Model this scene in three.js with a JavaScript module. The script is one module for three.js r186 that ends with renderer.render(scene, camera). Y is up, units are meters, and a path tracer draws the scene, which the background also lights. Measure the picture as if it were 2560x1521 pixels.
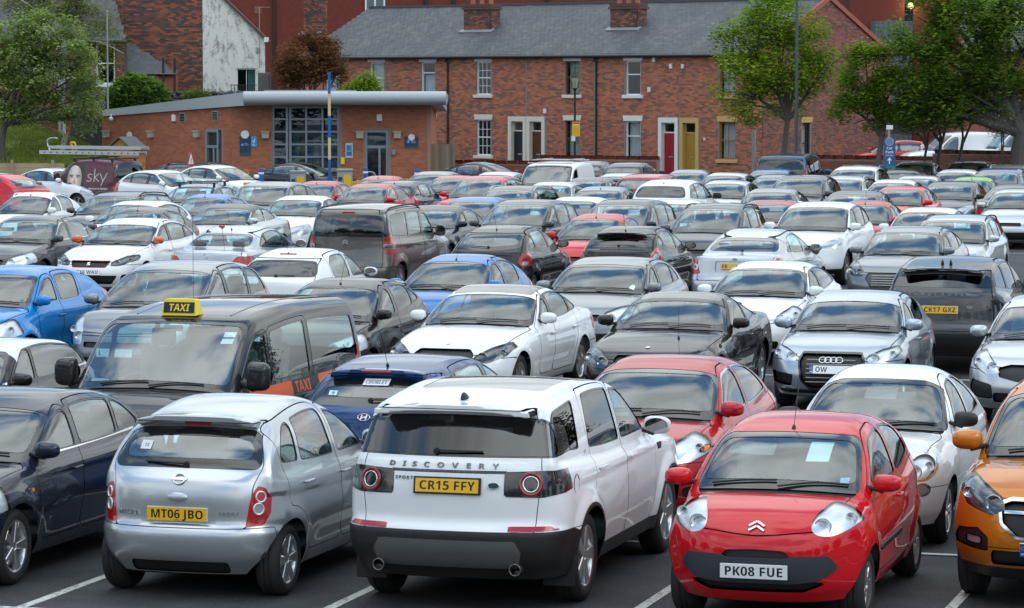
import * as THREE from 'three';
import { RoundedBoxGeometry } from 'three/addons/geometries/RoundedBoxGeometry.js';
import { TextGeometry } from 'three/addons/geometries/TextGeometry.js';
import { FontLoader } from 'three/addons/loaders/FontLoader.js';
import * as BufferGeometryUtils from 'three/addons/utils/BufferGeometryUtils.js';
import { createNoise2D, createNoise3D } from 'simplex-noise';

// ---------- camera, sky, sun, exposure ----------
const scene = new THREE.Scene();
const camera = new THREE.PerspectiveCamera(10.997, 1024 / 608, 0.5, 2000);
camera.position.set(0, 4.13, 0);
camera.rotation.set(-0.06907, 0, 0);
const rng = (s) => () => { s = (s + 0x6d2b79f5) | 0; let t = Math.imul(s ^ (s >>> 15), 1 | s); t = (t + Math.imul(t ^ (t >>> 7), 61 | t)) ^ t; return ((t ^ (t >>> 14)) >>> 0) / 4294967296; };
const n2 = createNoise2D(rng(7)), n3 = createNoise3D(rng(11));
const fbm3 = (x, y, z, o = 5) => { let s = 0, a = 0.5; for (let i = 0; i < o; i++) { s += a * n3(x, y, z); x *= 2.03; y *= 2.03; z *= 2.03; a *= 0.5; } return s; };
const sunDir = new THREE.Vector3(0.72, 0.60, 0.34).normalize();
{ // broken cloud over blue, the same all round
  const W = 1024, H = 512, data = new Float32Array(W * H * 4);
  for (let j = 0; j < H; j++) for (let i = 0; i < W; i++) {
    const el = ((j + 0.5) / H - 0.5) * Math.PI, az = ((i + 0.5) / W - 0.5) * 2 * Math.PI, y = Math.sin(el), x = Math.cos(az) * Math.cos(el), z = Math.sin(az) * Math.cos(el), k = (j * W + i) * 4;
    const yy = Math.max(y, 0), q = 1 / (yy + 0.22), px = x * q * 0.85, pz = z * q * 0.85;
    const base = fbm3(px, pz, 5.9, 6), cover = clamp01((base + 0.20) / 0.26), thick = clamp01((fbm3(px * 0.8 + 4, pz * 0.8, 13.2, 5) + 0.45) / 0.9), wisp = fbm3(px * 3.2, pz * 3.2, 1.2, 4);
    const cosS = Math.max(0, x * sunDir.x + y * sunDir.y + z * sunDir.z), glow = 0.30 * cosS ** 6;
    const cl = (1.95 - 1.25 * thick * (0.8 + 0.7 * wisp) + glow) * (0.42 + 0.58 * Math.sqrt(yy)), blue = [0.19 + 0.4 * (1 - yy) ** 3, 0.40 + 0.36 * (1 - yy) ** 3, 0.74 + 0.2 * (1 - yy) ** 3];
    const c = [cl * 0.925, cl * 1.0, cl * 1.025], a = cover * cover * (3 - 2 * cover);
    for (let m = 0; m < 3; m++) data[k + m] = blue[m] * 1.05 * (1 - a) + c[m] * a;
    data[k + 3] = 1;
  }
  const sky = new THREE.DataTexture(data, W, H, THREE.RGBAFormat, THREE.FloatType); sky.mapping = THREE.EquirectangularReflectionMapping; sky.magFilter = THREE.LinearFilter; sky.minFilter = THREE.LinearFilter; sky.wrapS = THREE.RepeatWrapping; sky.needsUpdate = true;
  scene.background = sky; scene.environment = sky;
}
function clamp01(v) { return Math.min(1, Math.max(0, v)); }
const sun = new THREE.DirectionalLight(lin0(1.0, 0.985, 0.96), 0.55); sun.name = 'sun';
function lin0(r, g, b) { return new THREE.Color().setRGB(r, g, b); }
sun.position.copy(sunDir).multiplyScalar(200); sun.target.position.set(0, 0, -60); sun.position.add(sun.target.position); sun.castShadow = true; sun.shadow.radius = 60;
Object.assign(sun.shadow.camera, { left: -90, right: 90, top: 90, bottom: -90, near: 10, far: 420 }); sun.shadow.mapSize.set(4096, 4096);
scene.add(sun, sun.target);
const renderer = new THREE.WebGLRenderer({ antialias: true });
renderer.setSize(1024, 608); renderer.toneMapping = THREE.LinearToneMapping; renderer.toneMappingExposure = 1.26; renderer.shadowMap.enabled = true;
// ---------- car kit: every body is an implicit solid, meshed and then cut into panels, panes and lamps ----------
const smax = (a, b, k) => { const h = Math.max(k - Math.abs(a - b), 0) / k; return Math.max(a, b) + h * h * k * 0.25; };
const smin = (a, b, k) => -smax(-a, -b, k);
const clamp = (v, a, b) => Math.min(b, Math.max(a, v));
const sstep = (a, b, x) => { const t = clamp((x - a) / (b - a), 0, 1); return t * t * (3 - 2 * t); };
function curve(pts, blur = 6) {            // smooth function through [x, y] points
  const P = [...pts].sort((a, b) => a[0] - b[0]), n = P.length, N = 240, x0 = P[0][0], x1 = P[n - 1][0], st = (x1 - x0) / (N - 1);
  let T = new Float64Array(N);
  const m = P.map((p, i) => { if (i === 0) return (P[1][1] - p[1]) / (P[1][0] - p[0]); if (i === n - 1) return (p[1] - P[n - 2][1]) / (p[0] - P[n - 2][0]);
    const a = (p[1] - P[i - 1][1]) / (p[0] - P[i - 1][0]), b = (P[i + 1][1] - p[1]) / (P[i + 1][0] - p[0]); return a * b <= 0 ? 0 : 2 * a * b / (a + b); });
  let k = 0;
  for (let i = 0; i < N; i++) {
    const x = x0 + st * i; while (k < n - 2 && x > P[k + 1][0]) k++;
    const h = P[k + 1][0] - P[k][0], t = (x - P[k][0]) / h, t2 = t * t, t3 = t2 * t;
    T[i] = (2 * t3 - 3 * t2 + 1) * P[k][1] + (t3 - 2 * t2 + t) * h * m[k] + (3 * t2 - 2 * t3) * P[k + 1][1] + (t3 - t2) * h * m[k + 1];
  }
  for (let p = 0; p < 3; p++) { const U = new Float64Array(N); for (let i = 0; i < N; i++) { let s = 0, w = Math.min(blur, i, N - 1 - i); for (let j = -w; j <= w; j++) s += T[i + j]; U[i] = s / (2 * w + 1); } T = U; }
  return (x) => {
    const u = (x - x0) / st; if (u <= 0) return T[0] + (T[1] - T[0]) * u; if (u >= N - 1) return T[N - 1] + (T[N - 1] - T[N - 2]) * (u - N + 1);
    const i = Math.floor(u), t = u - i, a = T[Math.max(0, i - 1)], b = T[i], c = T[i + 1], d = T[Math.min(N - 1, i + 2)];
    return b + 0.5 * t * (c - a + t * (2 * a - 5 * b + 4 * c - d + t * (3 * (b - c) + d - a)));
  };
}
function polyD(pts, r = 0) {               // signed distance to a polygon, rounded
  const n = pts.length;
  return (u, v) => {
    let d = 1e9, s = 1;
    for (let i = 0, j = n - 1; i < n; j = i++) {
      const [ax, ay] = pts[i], [bx, by] = pts[j], ex = bx - ax, ey = by - ay, wx = u - ax, wy = v - ay, t = clamp((wx * ex + wy * ey) / (ex * ex + ey * ey), 0, 1), dx = wx - ex * t, dy = wy - ey * t;
      d = Math.min(d, dx * dx + dy * dy);
      const c1 = v >= ay, c2 = v < by, c3 = ex * wy > ey * wx; if ((c1 && c2 && c3) || (!c1 && !c2 && !c3)) s = -s;
    }
    return s * Math.sqrt(d) - r;
  };
}
const ellD = (cu, cv, a, b, rot = 0) => (u, v) => { const c = Math.cos(rot), s = Math.sin(rot), x = (u - cu) * c + (v - cv) * s, y = -(u - cu) * s + (v - cv) * c; return (Math.hypot(x / a, y / b) - 1) * Math.min(a, b); };
const boxD = (cu, cv, a, b, r = 0.02) => (u, v) => { const x = Math.abs(u - cu) - a + r, y = Math.abs(v - cv) - b + r; return Math.hypot(Math.max(x, 0), Math.max(y, 0)) + Math.min(Math.max(x, y), 0) - r; };

function meshField(f, lo, hi, hx, h) {      // surface nets, vertices drawn onto f = 0, normals from the gradient
  const nx = Math.ceil((hi[0] - lo[0]) / hx) + 1, ny = Math.ceil((hi[1] - lo[1]) / h) + 1, hz = hi[2] / Math.ceil(hi[2] / h), nh = Math.round(hi[2] / hz), nz = 2 * nh + 1;
  const V = new Float32Array(nx * ny * nz), id = (i, j, k) => (i * ny + j) * nz + k;
  for (let i = 0; i < nx; i++) for (let j = 0; j < ny; j++) for (let k = 0; k <= nh; k++) { const v = f(lo[0] + i * hx, lo[1] + j * h, k * hz); V[id(i, j, nh + k)] = v; V[id(i, j, nh - k)] = v; }
  const cell = new Int32Array(nx * ny * nz).fill(-1), p = [], n = [], t = [];
  const e = 0.004, fs = (x, y, z) => f(x, y, Math.abs(z));
  for (let i = 0; i < nx - 1; i++) for (let j = 0; j < ny - 1; j++) for (let k = 0; k < nz - 1; k++) {
    let neg = 0; const c = [];
    for (let q = 0; q < 8; q++) { const v = V[id(i + (q & 1), j + ((q >> 1) & 1), k + (q >> 2))]; c.push(v); if (v < 0) neg++; }
    if (neg === 0 || neg === 8) continue;
    let sx = 0, sy = 0, sz = 0, m = 0;
    for (let a = 0; a < 8; a++) for (const b of [1, 2, 4]) { if (a & b) continue; const v0 = c[a], v1 = c[a | b]; if ((v0 < 0) === (v1 < 0)) continue; const w = v0 / (v0 - v1); sx += (a & 1) + (b === 1 ? w : 0); sy += ((a >> 1) & 1) + (b === 2 ? w : 0); sz += (a >> 2) + (b === 4 ? w : 0); m++; }
    let x = lo[0] + (i + sx / m) * hx, y = lo[1] + (j + sy / m) * h, z = (k - nh + sz / m) * hz, gx, gy, gz;
    for (let it = 0; it < 2; it++) {
      const v = fs(x, y, z); gx = (fs(x + e, y, z) - fs(x - e, y, z)) / (2 * e); gy = (fs(x, y + e, z) - fs(x, y - e, z)) / (2 * e); gz = (fs(x, y, z + e) - fs(x, y, z - e)) / (2 * e);
      const g2 = gx * gx + gy * gy + gz * gz + 1e-6, s = clamp(v / g2, -h * 0.6, h * 0.6); x -= gx * s; y -= gy * s; z -= gz * s;
    }
    const gl = Math.hypot(gx, gy, gz) || 1;
    cell[id(i, j, k)] = p.length / 3; p.push(x, y, z); n.push(gx / gl, gy / gl, gz / gl);
  }
  const quad = (a, b, c, d, flip) => {
    if (a < 0 || b < 0 || c < 0 || d < 0) return; if (flip) [b, d] = [d, b];
    const D = (q, r) => (p[q * 3] - p[r * 3]) ** 2 + (p[q * 3 + 1] - p[r * 3 + 1]) ** 2 + (p[q * 3 + 2] - p[r * 3 + 2]) ** 2;
    if (D(a, c) < D(b, d)) t.push(a, b, c, a, c, d); else t.push(b, c, d, b, d, a);
  };
  for (let i = 1; i < nx - 1; i++) for (let j = 1; j < ny - 1; j++) for (let k = 1; k < nz - 1; k++) {
    const v = V[id(i, j, k)] < 0;
    if (v !== V[id(i + 1, j, k)] < 0) quad(cell[id(i, j - 1, k - 1)], cell[id(i, j, k - 1)], cell[id(i, j, k)], cell[id(i, j - 1, k)], !v);
    if (v !== V[id(i, j + 1, k)] < 0) quad(cell[id(i - 1, j, k - 1)], cell[id(i - 1, j, k)], cell[id(i, j, k)], cell[id(i, j, k - 1)], !v);
    if (v !== V[id(i, j, k + 1)] < 0) quad(cell[id(i - 1, j - 1, k)], cell[id(i, j - 1, k)], cell[id(i, j, k)], cell[id(i - 1, j, k)], !v);
  }
  return { p, n, t };
}
function carve(S, regions) {                // hand the triangles out to the regions in order, cutting those that straddle an outline
  const out = new Map(); let tris = S.t; const { p, n } = S;
  for (const R of regions) {
    for (const sp of R.split ?? []) {           // cut along an outline, keeping both sides
      const D = new Map(), d = (i) => { let v = D.get(i); if (v === undefined) { v = sp(p[3 * i], p[3 * i + 1], p[3 * i + 2]); D.set(i, v); } return v; }, cut = new Map(), next = [];
      const mid = (a, b) => { const key = a < b ? a * 4194304 + b : b * 4194304 + a; let v = cut.get(key); if (v !== undefined) return v; const da = d(a), w = clamp(da / (da - d(b)), 0.001, 0.999); v = p.length / 3; for (let c = 0; c < 3; c++) { p.push(p[3 * a + c] + (p[3 * b + c] - p[3 * a + c]) * w); n.push(n[3 * a + c] + (n[3 * b + c] - n[3 * a + c]) * w); } cut.set(key, v); return v; };
      for (let q = 0; q < tris.length; q += 3) {
        const a = tris[q], b = tris[q + 1], c = tris[q + 2]; if (R.near && !R.near(p[3 * a], p[3 * a + 1], p[3 * a + 2])) { next.push(a, b, c); continue; }
        const A = d(a) < 0, B = d(b) < 0, C = d(c) < 0; if (A === B && B === C) { next.push(a, b, c); continue; }
        let r = [a, b, c]; if (B !== A && B !== C) r = [b, c, a]; else if (C !== A && C !== B) r = [c, a, b];
        const ab = mid(r[0], r[1]), ac = mid(r[0], r[2]); next.push(r[0], ab, ac, ab, r[1], r[2], ab, r[2], ac);
      }
      tris = next;
    }
    if (R.split) {
      const keep = [], got = []; for (let q = 0; q < tris.length; q += 3) { const [a, b, c] = [tris[q], tris[q + 1], tris[q + 2]], m = [0, 1, 2].map((k) => (p[3 * a + k] + p[3 * b + k] + p[3 * c + k]) / 3); (R.d(...m) < 0 ? got : keep).push(a, b, c); }
      tris = keep; if (got.length) { if (!out.has(R.n)) out.set(R.n, { R, t: [] }); const o = out.get(R.n); for (const v of got) o.t.push(v); } continue;
    }
    const keep = [], got = [], D = new Float64Array(p.length / 3).fill(NaN), cut = new Map();
    const d = (i) => { if (D[i] !== D[i]) D[i] = R.d(p[3 * i], p[3 * i + 1], p[3 * i + 2], n[3 * i], n[3 * i + 1], n[3 * i + 2]); return D[i]; };
    const mid = (a, b) => {
      const key = a < b ? a * 4194304 + b : b * 4194304 + a; let v = cut.get(key); if (v !== undefined) return v;
      const da = d(a), db = d2[b] ?? d(b), w = clamp(da / (da - db), 0.001, 0.999); v = p.length / 3;
      for (let c = 0; c < 3; c++) { p.push(p[3 * a + c] + (p[3 * b + c] - p[3 * a + c]) * w); n.push(n[3 * a + c] + (n[3 * b + c] - n[3 * a + c]) * w); }
      cut.set(key, v); return v;
    }, d2 = {};
    for (let q = 0; q < tris.length; q += 3) {
      const a = tris[q], b = tris[q + 1], c = tris[q + 2], A = d(a) < 0, B = d(b) < 0, C = d(c) < 0;
      if (A && B && C) { got.push(a, b, c); continue; } if (!A && !B && !C) { keep.push(a, b, c); continue; }
      let r = [a, b, c]; if (B !== A && B !== C) r = [b, c, a]; else if (C !== A && C !== B) r = [c, a, b];
      const one = d(r[0]) < 0, ab = mid(r[0], r[1]), ac = mid(r[0], r[2]);
      (one ? got : keep).push(r[0], ab, ac); (one ? keep : got).push(ab, r[1], r[2], ab, r[2], ac);
    }
    tris = keep; if (R.n && got.length) { if (!out.has(R.n)) out.set(R.n, { R, t: [] }); const o = out.get(R.n); for (const v of got) o.t.push(v); }
  }
  out.set('body', { R: { n: 'body' }, t: tris });
  return out;
}
function pieceGeo(S, t, inset = 0, wall = true) {   // triangles to a geometry; inset sinks it and walls the edge
  const ix = new Map(), P = [], N = [], I = [];
  const at = (v) => { let i = ix.get(v); if (i === undefined) { i = P.length / 3; ix.set(v, i); const l = Math.hypot(S.n[3 * v], S.n[3 * v + 1], S.n[3 * v + 2]) || 1; for (let c = 0; c < 3; c++) { P.push(S.p[3 * v + c] - S.n[3 * v + c] / l * inset); N.push(S.n[3 * v + c] / l); } } return i; };
  for (const v of t) I.push(at(v));
  if (inset && wall) {
    const E = new Map(); for (let q = 0; q < t.length; q += 3) for (let j = 0; j < 3; j++) { const a = t[q + j], b = t[q + (j + 1) % 3], k = a < b ? a * 4194304 + b : b * 4194304 + a; E.set(k, E.has(k) ? null : [a, b]); }
    for (const ed of E.values()) if (ed) {
      const [a, b] = ed, base = P.length / 3, q = [a, b, b, a], ins = [inset, inset, 0, 0];
      const A = [0, 1, 2].map((c) => S.p[3 * a + c]), B = [0, 1, 2].map((c) => S.p[3 * b + c]), nn = [S.n[3 * a], S.n[3 * a + 1], S.n[3 * a + 2]], ex = B.map((v, c) => v - A[c]);
      const wn = [ex[1] * nn[2] - ex[2] * nn[1], ex[2] * nn[0] - ex[0] * nn[2], ex[0] * nn[1] - ex[1] * nn[0]], wl = -(Math.hypot(...wn) || 1);
      for (let j = 0; j < 4; j++) for (let c = 0; c < 3; c++) { P.push(S.p[3 * q[j] + c] - S.n[3 * q[j] + c] * ins[j]); N.push(wn[c] / wl); }
      I.push(base, base + 1, base + 2, base, base + 2, base + 3);
    }
  }
  const g = new THREE.BufferGeometry(); g.setAttribute('position', new THREE.Float32BufferAttribute(P, 3)); g.setAttribute('normal', new THREE.Float32BufferAttribute(N, 3)); g.setIndex(I); return g;
}

// ---------- shape of a car from a short list of measures; s runs back from the nose, x forward from the middle ----------
function carShape(o) {
  const D = { W: 1.70, gc: 0.20, wr: 0.31, fo: 0.82, yn: 0.74, rfs: 0.26, rft: 0.16, rts: 0.09, rrs: 0.22, rrt: 0.09, cf: 0.26, cr: 0.16, cw: 0.24, crw: 0.15, tum: 0.20, gin: 0.075, rrw: 0.14, rroof: 0.15, crown: 0.045, rrr: 0.12, nb: 0.10, tb: 0.06, flare: 0.018, aw: 0.05, dt: 0.085, db: 0.035, ap: 0.09, cp: 0.20, hb: 0.02, kb: 0.035, rp: 0, bump: 0.03, ft: 0.1, rt: 0.06, ...o };
  const { L, W, H } = D, X = (s) => L / 2 - s; D.X = X;
  D.xf = X(D.fo); D.xr = D.xf - D.wb; const w = W / 2;
  D.T = curve([[X(-0.4), D.yn - 0.45], [X(0.02), D.yn - 0.1], [X(0.2), D.yn], [X(D.cs * 0.55), D.yn * 0.42 + D.cy * 0.58 + D.hb], [X(D.cs), D.cy], [X((D.cs + D.bs) / 2), D.bm ?? (D.cy + D.by) / 2 - 0.01], [X(D.bs), D.by], [X(L - 0.03), D.dy ?? D.by - 0.04], [X(L + 0.4), (D.dy ?? D.by) - 0.2]], 4);
  D.F = curve(D.front ? D.front.map(([y, s]) => [y, X(s)]) : [[0.0, X(0.3)], [D.gc, X(0.14)], [0.33, X(0.03)], [0.47, X(0)], [0.58, X(0.03)], [D.yn, X(D.nb)], [D.yn + 0.35, X(D.nb + 0.35)], [H, X(D.nb + 0.8)]], 4);
  D.R = curve(D.rear ? D.rear.map(([y, s]) => [y, X(s)]) : [[0.0, X(L - 0.3)], [D.gc + 0.04, X(L - 0.1)], [0.4, X(L - 0.01)], [0.52, X(L)], [0.62, X(L - 0.02)], [0.68, X(L - D.tb)], [D.by, X(L - D.tb - 0.07)], [H, X(L - D.tb - 0.22)]], 3);
  D.S = curve(D.side ?? [[0, w - 0.16], [D.gc, w - 0.09], [0.3, w - 0.045], [0.5, w - 0.01], [0.63, w], [D.cy - 0.12, w - 0.025], [D.cy + 0.05, w - 0.07], [H, w - 0.25]], 4);
  D.roof = curve(D.roofPts ? D.roofPts.map(([s, y]) => [X(s), y]) : [[X(D.wt - 0.5), D.wy - 0.13], [X(D.wt), D.wy], [X((D.wt * 1.3 + D.re) / 2.3 + D.rp), H], [X(D.re), D.ry], [X(D.re + 0.5), D.ry - 0.1]], 8);
  const line = (s0, y0, s1, y1, bow) => (y) => { const t = (y - y0) / (y1 - y0); return X(s0 + (s1 - s0) * t) + bow * 4 * t * (1 - t); };
  const W0 = line(D.cs, D.cy, D.wt, D.wy, 0.035), R0 = line(D.bs, D.by, D.re, D.ry, D.rbow ?? -0.03); D.WS = (y) => W0(Math.max(y, D.cy - 0.04)); D.RW = (y) => R0(Math.max(y, D.by - 0.04));
  D.Sg = (y) => { const t = Math.max((y - D.cy) / (H - D.cy), -0.1); return w - D.gin - D.tum * (0.75 * t + 0.25 * t * Math.abs(t)); };
  const xm = X(L * 0.52);
  D.dz = (x) => x > xm ? D.ft * Math.pow((x - xm) / (L * 0.52), 3) : D.rt * Math.pow((xm - x) / (L * 0.48), 3);
  D.dzg = (x) => x > xm ? 0.05 * Math.pow((x - xm) / (L * 0.3), 2) : (D.grt ?? 0.07) * Math.pow((xm - x) / (L * 0.45), 2);
  const dv = (g, v) => (g(v + 0.01) - g(v - 0.01)) / 0.02, arch = [[D.xf, D.wr], [D.xr, D.wr]];
  D.f = (x, y, z) => {
    z = Math.abs(z); const u = z / w, u2 = u * u;
    let side = D.S(y) - D.dz(x);
    for (const [ax, ay] of arch) { const q = Math.hypot(x - ax, y - ay); side += D.flare * sstep(D.wr + 0.22, D.wr + 0.05, q); }
    side += (D.scoop ?? -0.012) * Math.exp(-(((y - (D.scy ?? 0.45)) / 0.10) ** 2)) * sstep(D.xf - D.wr - 0.05, D.xf - D.wr - 0.4, x) * sstep(D.xr + D.wr + 0.05, D.xr + D.wr + 0.4, x);
    side -= (D.crD ?? 0.010) * sstep(0.03, -0.03, y - (D.crY ?? D.cy - 0.13) - 0.04 * x / L) * sstep(D.xf + 0.25, D.xf - 0.35, x) * sstep(D.xr - 0.55, D.xr - 0.1, x);
    const dS = dv(D.S, y), fs = (z - side) / Math.sqrt(1 + dS * dS);
    const dT = dv(D.T, x), ft = (y - D.T(x) + D.crown * 1.1 * u2) / Math.sqrt(1 + dT * dT);
    const dF = dv(D.F, y), ff = (x - D.F(y) + D.cf * Math.pow(u, 2.4)) / Math.sqrt(1 + dF * dF + (2 * D.cf * u) ** 2);
    const dR = dv(D.R, y), fr = (D.R(y) - x + D.cr * Math.pow(u, 2.6)) / Math.sqrt(1 + dR * dR + (2 * D.cr * u) ** 2);
    const end = x > 0 ? D.rfs : D.rrs, mixr = sstep(L * 0.25, L * 0.42, Math.abs(x));
    let lo = smax(ft, fs, D.rts + (x > 0 ? 0.1 * sstep(0.2, 1.2, x) : 0)); lo = smax(lo, smax(ff, fr, 0.02), D.rft * (x > 0 ? 1 : 0) + D.rrt * (x > 0 ? 0 : 1));
    lo = smax(lo, smax(fs, x > 0 ? ff : fr, 0.05 + (end - 0.05) * mixr), 0.03); lo = Math.max(lo, D.gc - y);
    const dr = dv(D.roof, x), gr = (y - D.roof(x) + D.crown * u2 * 1.3) / Math.sqrt(1 + dr * dr);
    const dw = dv(D.WS, y), gw = (x - D.WS(y) + D.cw * u2) / Math.sqrt(1 + dw * dw + (2 * D.cw * u / w * 0.8) ** 2 * 0.4);
    const db = dv(D.RW, y), gb = (D.RW(y) - x + D.crw * u2) / Math.sqrt(1 + db * db);
    const gs = (z - D.Sg(y) + D.dzg(x)) / 1.03;
    let g = smax(gr, gs, D.rroof); g = smax(g, gw, D.rrw); g = smax(g, gb, D.rrr); g = smax(g, gs, 0.02);
    g = Math.max(g, D.T(x) - 0.16 - y);
    let r = smin(lo, g, D.kb);
    if (D.adds) for (const a of D.adds) r = smin(r, a(x, y, z, D), 0.045);
    if (D.cuts) for (const a of D.cuts) r = smax(r, -a(x, y, z, D), 0.02);
    return r;
  };
  D.hitX = (y, z, sg) => { let a = 0, b = sg * (L / 2 + 0.2); for (let i = 0; i < 40; i++) { const m = (a + b) / 2; if (D.f(m, y, z) < 0) a = m; else b = m; } return a; };
  D.hitZ = (x, y) => { let a = 0, b = w + 0.3; for (let i = 0; i < 40; i++) { const m = (a + b) / 2; if (D.f(x, y, m) < 0) a = m; else b = m; } return a; };
  D.hitY = (x, z) => { let a = 0.4, b = H + 0.3; for (let i = 0; i < 40; i++) { const m = (a + b) / 2; if (D.f(x, m, z) < 0) a = m; else b = m; } return a; };
  D.nrm = (x, y, z) => { const e = 0.005, v = new THREE.Vector3(D.f(x + e, y, z) - D.f(x - e, y, z), D.f(x, y + e, z) - D.f(x, y - e, z), (z < 0 ? -1 : 1) * (D.f(x, y, Math.abs(z) + e) - D.f(x, y, Math.abs(z) - e))); return v.normalize(); };
  // outlines
  D.belt = (x) => D.T(x) + (D.beltUp ?? 0) * sstep(0, -L / 2, x);
  D.dlo = (x, y) => smax(smax(D.belt(x) + D.db - y, y - (D.roof(x) - D.dt), 0.05), smax(x - (D.WS(y) - D.cw * 0.72 - D.ap), (D.RW(y) + D.crw * 0.6 + D.cp) - x, 0.05), 0.07);
  D.ws = (y, z, m) => { const u = z / w; return smax(smax(Math.abs(z) - (D.Sg(y) - D.dzg(X(D.cs + (D.wt - D.cs) * clamp((y - D.cy) / (D.wy - D.cy), 0, 1))) - D.aw - m), y - (D.wy - 0.015 - m - D.crown * 1.2 * u * u), 0.09), D.cy + 0.02 - (D.wsd ?? 0.05) * u * u + m * 1.9 - y, 0.05); };
  D.rw = (y, z, m) => { const u = z / w; return smax(smax(Math.abs(z) - (D.Sg(y) - (D.grt ?? 0.07) - (D.rww ?? 0.055) - m), y - (D.ry - (D.rwt ?? 0.05) - m - D.crown * 1.2 * u * u), 0.09), D.by + (D.rwb ?? 0.04) + m * 1.3 - (D.rwc ?? 0.0) * u * u - y, D.rwr ?? 0.09); };
  return D;
}
// ---------- materials ----------
const lin = (r, g, b) => new THREE.Color().setRGB(r, g, b);
const std = (c, rough = 0.6, metal = 0, extra = {}) => new THREE.MeshPhysicalMaterial({ color: Array.isArray(c) ? lin(...c) : lin(c, c, c), roughness: rough, metalness: metal, ...extra });
const CM = {
  glass: std([0.70, 0.90, 0.90], 0, 0, { transmission: 1, thickness: 0, ior: 2.4 }),
  tint: std([0.10, 0.115, 0.12], 0, 0, { transmission: 1, thickness: 0, ior: 1.9 }),
  lens: std([0.95, 0.97, 0.98], 0, 0, { transmission: 1, thickness: 0, ior: 1.5 }),
  frit: std(0.012, 0.12, 0, { clearcoat: 1, clearcoatRoughness: 0.02 }), trim: std(0.014, 0.3, 0, { clearcoat: 0.5, clearcoatRoughness: 0.15 }),
  plastic: std(0.014, 0.5), plasticGrey: std(0.09, 0.5), rubber: std(0.016, 0.8), seam: std(0.012, 0.7), under: std(0.012, 0.9),
  chrome: std(0.75, 0.1, 1), alu: std(0.62, 0.28, 0.9), aluDark: std(0.2, 0.3, 0.85), reflector: std([0.78, 0.79, 0.8], 0.3, 0.6), amber: std([0.75, 0.22, 0.02], 0.2),
  lampW: std([0.42, 0.45, 0.47], 0.2, 0.5, { clearcoat: 1, clearcoatRoughness: 0.02 }), lampR: std([0.42, 0.006, 0.012], 0.22, 0, { clearcoat: 1, clearcoatRoughness: 0.02 }),
  lampDark: std([0.022, 0.022, 0.025], 0.15, 0.1, { clearcoat: 1, clearcoatRoughness: 0.02 }), bulbRing: std([0.8, 0.75, 0.75], 0.15, 0.4, { clearcoat: 1 }), redRing: std([0.22, 0.006, 0.008], 0.15, 0, { clearcoat: 1 }),
  seat: std([0.15, 0.16, 0.17], 0.9), seatLight: std([0.22, 0.21, 0.2], 0.85), dash: std([0.085, 0.09, 0.095], 0.75), tub: std([0.06, 0.06, 0.062], 0.9), headlining: std([0.33, 0.33, 0.32], 0.95), blackVinyl: std(0.012, 0.85),
  paper: std([0.8, 0.8, 0.78], 0.8), mirror: std(0.3, 0.03, 1),
};
const PAINT = {};
const paintDef = { white: [0.84, 0.845, 0.84, 0], silver: [0.52, 0.54, 0.56, 0.75], silverblue: [0.42, 0.47, 0.53, 0.7], grey: [0.20, 0.21, 0.225, 0.6], taupe: [0.16, 0.145, 0.125, 0.55], dgrey: [0.065, 0.068, 0.074, 0.5], black: [0.011, 0.011, 0.012, 0.1], navy: [0.012, 0.017, 0.035, 0.3], dblue: [0.006, 0.05, 0.17, 0.35], mblue: [0.03, 0.075, 0.14, 0.4], blue: [0.0, 0.22, 0.60, 0.3], midblue: [0.015, 0.16, 0.46, 0.35], bluegrey: [0.13, 0.17, 0.27, 0.55], violet: [0.09, 0.11, 0.28, 0.5], red: [0.62, 0.004, 0.011, 0], dred: [0.45, 0.006, 0.015, 0.15], maroon: [0.10, 0.012, 0.024, 0.15], plum: [0.055, 0.045, 0.06, 0.4], orange: [0.58, 0.175, 0.006, 0.4], green: [0.12, 0.45, 0.03, 0.2], teal: [0.10, 0.15, 0.16, 0.55], matblack: [0.02, 0.02, 0.021, 0] };
const paint = (k) => PAINT[k] ??= (() => { const [r, g, b, m] = paintDef[k]; return std([r, g, b], m > 0.5 ? 0.32 : 0.45, m, { clearcoat: 1, clearcoatRoughness: 0.02, specularIntensity: m > 0.5 ? 1 : 0.12, name: 'paint_' + k }); })();
const mergeG = (list) => { const a = list.map((g) => { const h = g.index ? g.toNonIndexed() : g; for (const k of Object.keys(h.attributes)) if (k !== 'position' && k !== 'normal') h.deleteAttribute(k); return h; }); return BufferGeometryUtils.mergeVertices(BufferGeometryUtils.mergeGeometries(a), 1e-5); };
const boxG = (sx, sy, sz, x = 0, y = 0, z = 0, rx = 0, ry = 0, rz = 0) => new THREE.BoxGeometry(sx, sy, sz).applyMatrix4(new THREE.Matrix4().compose(new THREE.Vector3(x, y, z), new THREE.Quaternion().setFromEuler(new THREE.Euler(rx, ry, rz)), new THREE.Vector3(1, 1, 1)));
const rboxG = (sx, sy, sz, r, x = 0, y = 0, z = 0, rx = 0, ry = 0, rz = 0, seg = 2) => new RoundedBoxGeometry(sx, sy, sz, seg, r).applyMatrix4(new THREE.Matrix4().compose(new THREE.Vector3(x, y, z), new THREE.Quaternion().setFromEuler(new THREE.Euler(rx, ry, rz)), new THREE.Vector3(1, 1, 1)));
const cylG = (r0, r1, h, n, x = 0, y = 0, z = 0, rx = 0, ry = 0, rz = 0) => new THREE.CylinderGeometry(r0, r1, h, n).applyMatrix4(new THREE.Matrix4().compose(new THREE.Vector3(x, y, z), new THREE.Quaternion().setFromEuler(new THREE.Euler(rx, ry, rz)), new THREE.Vector3(1, 1, 1)));
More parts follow.
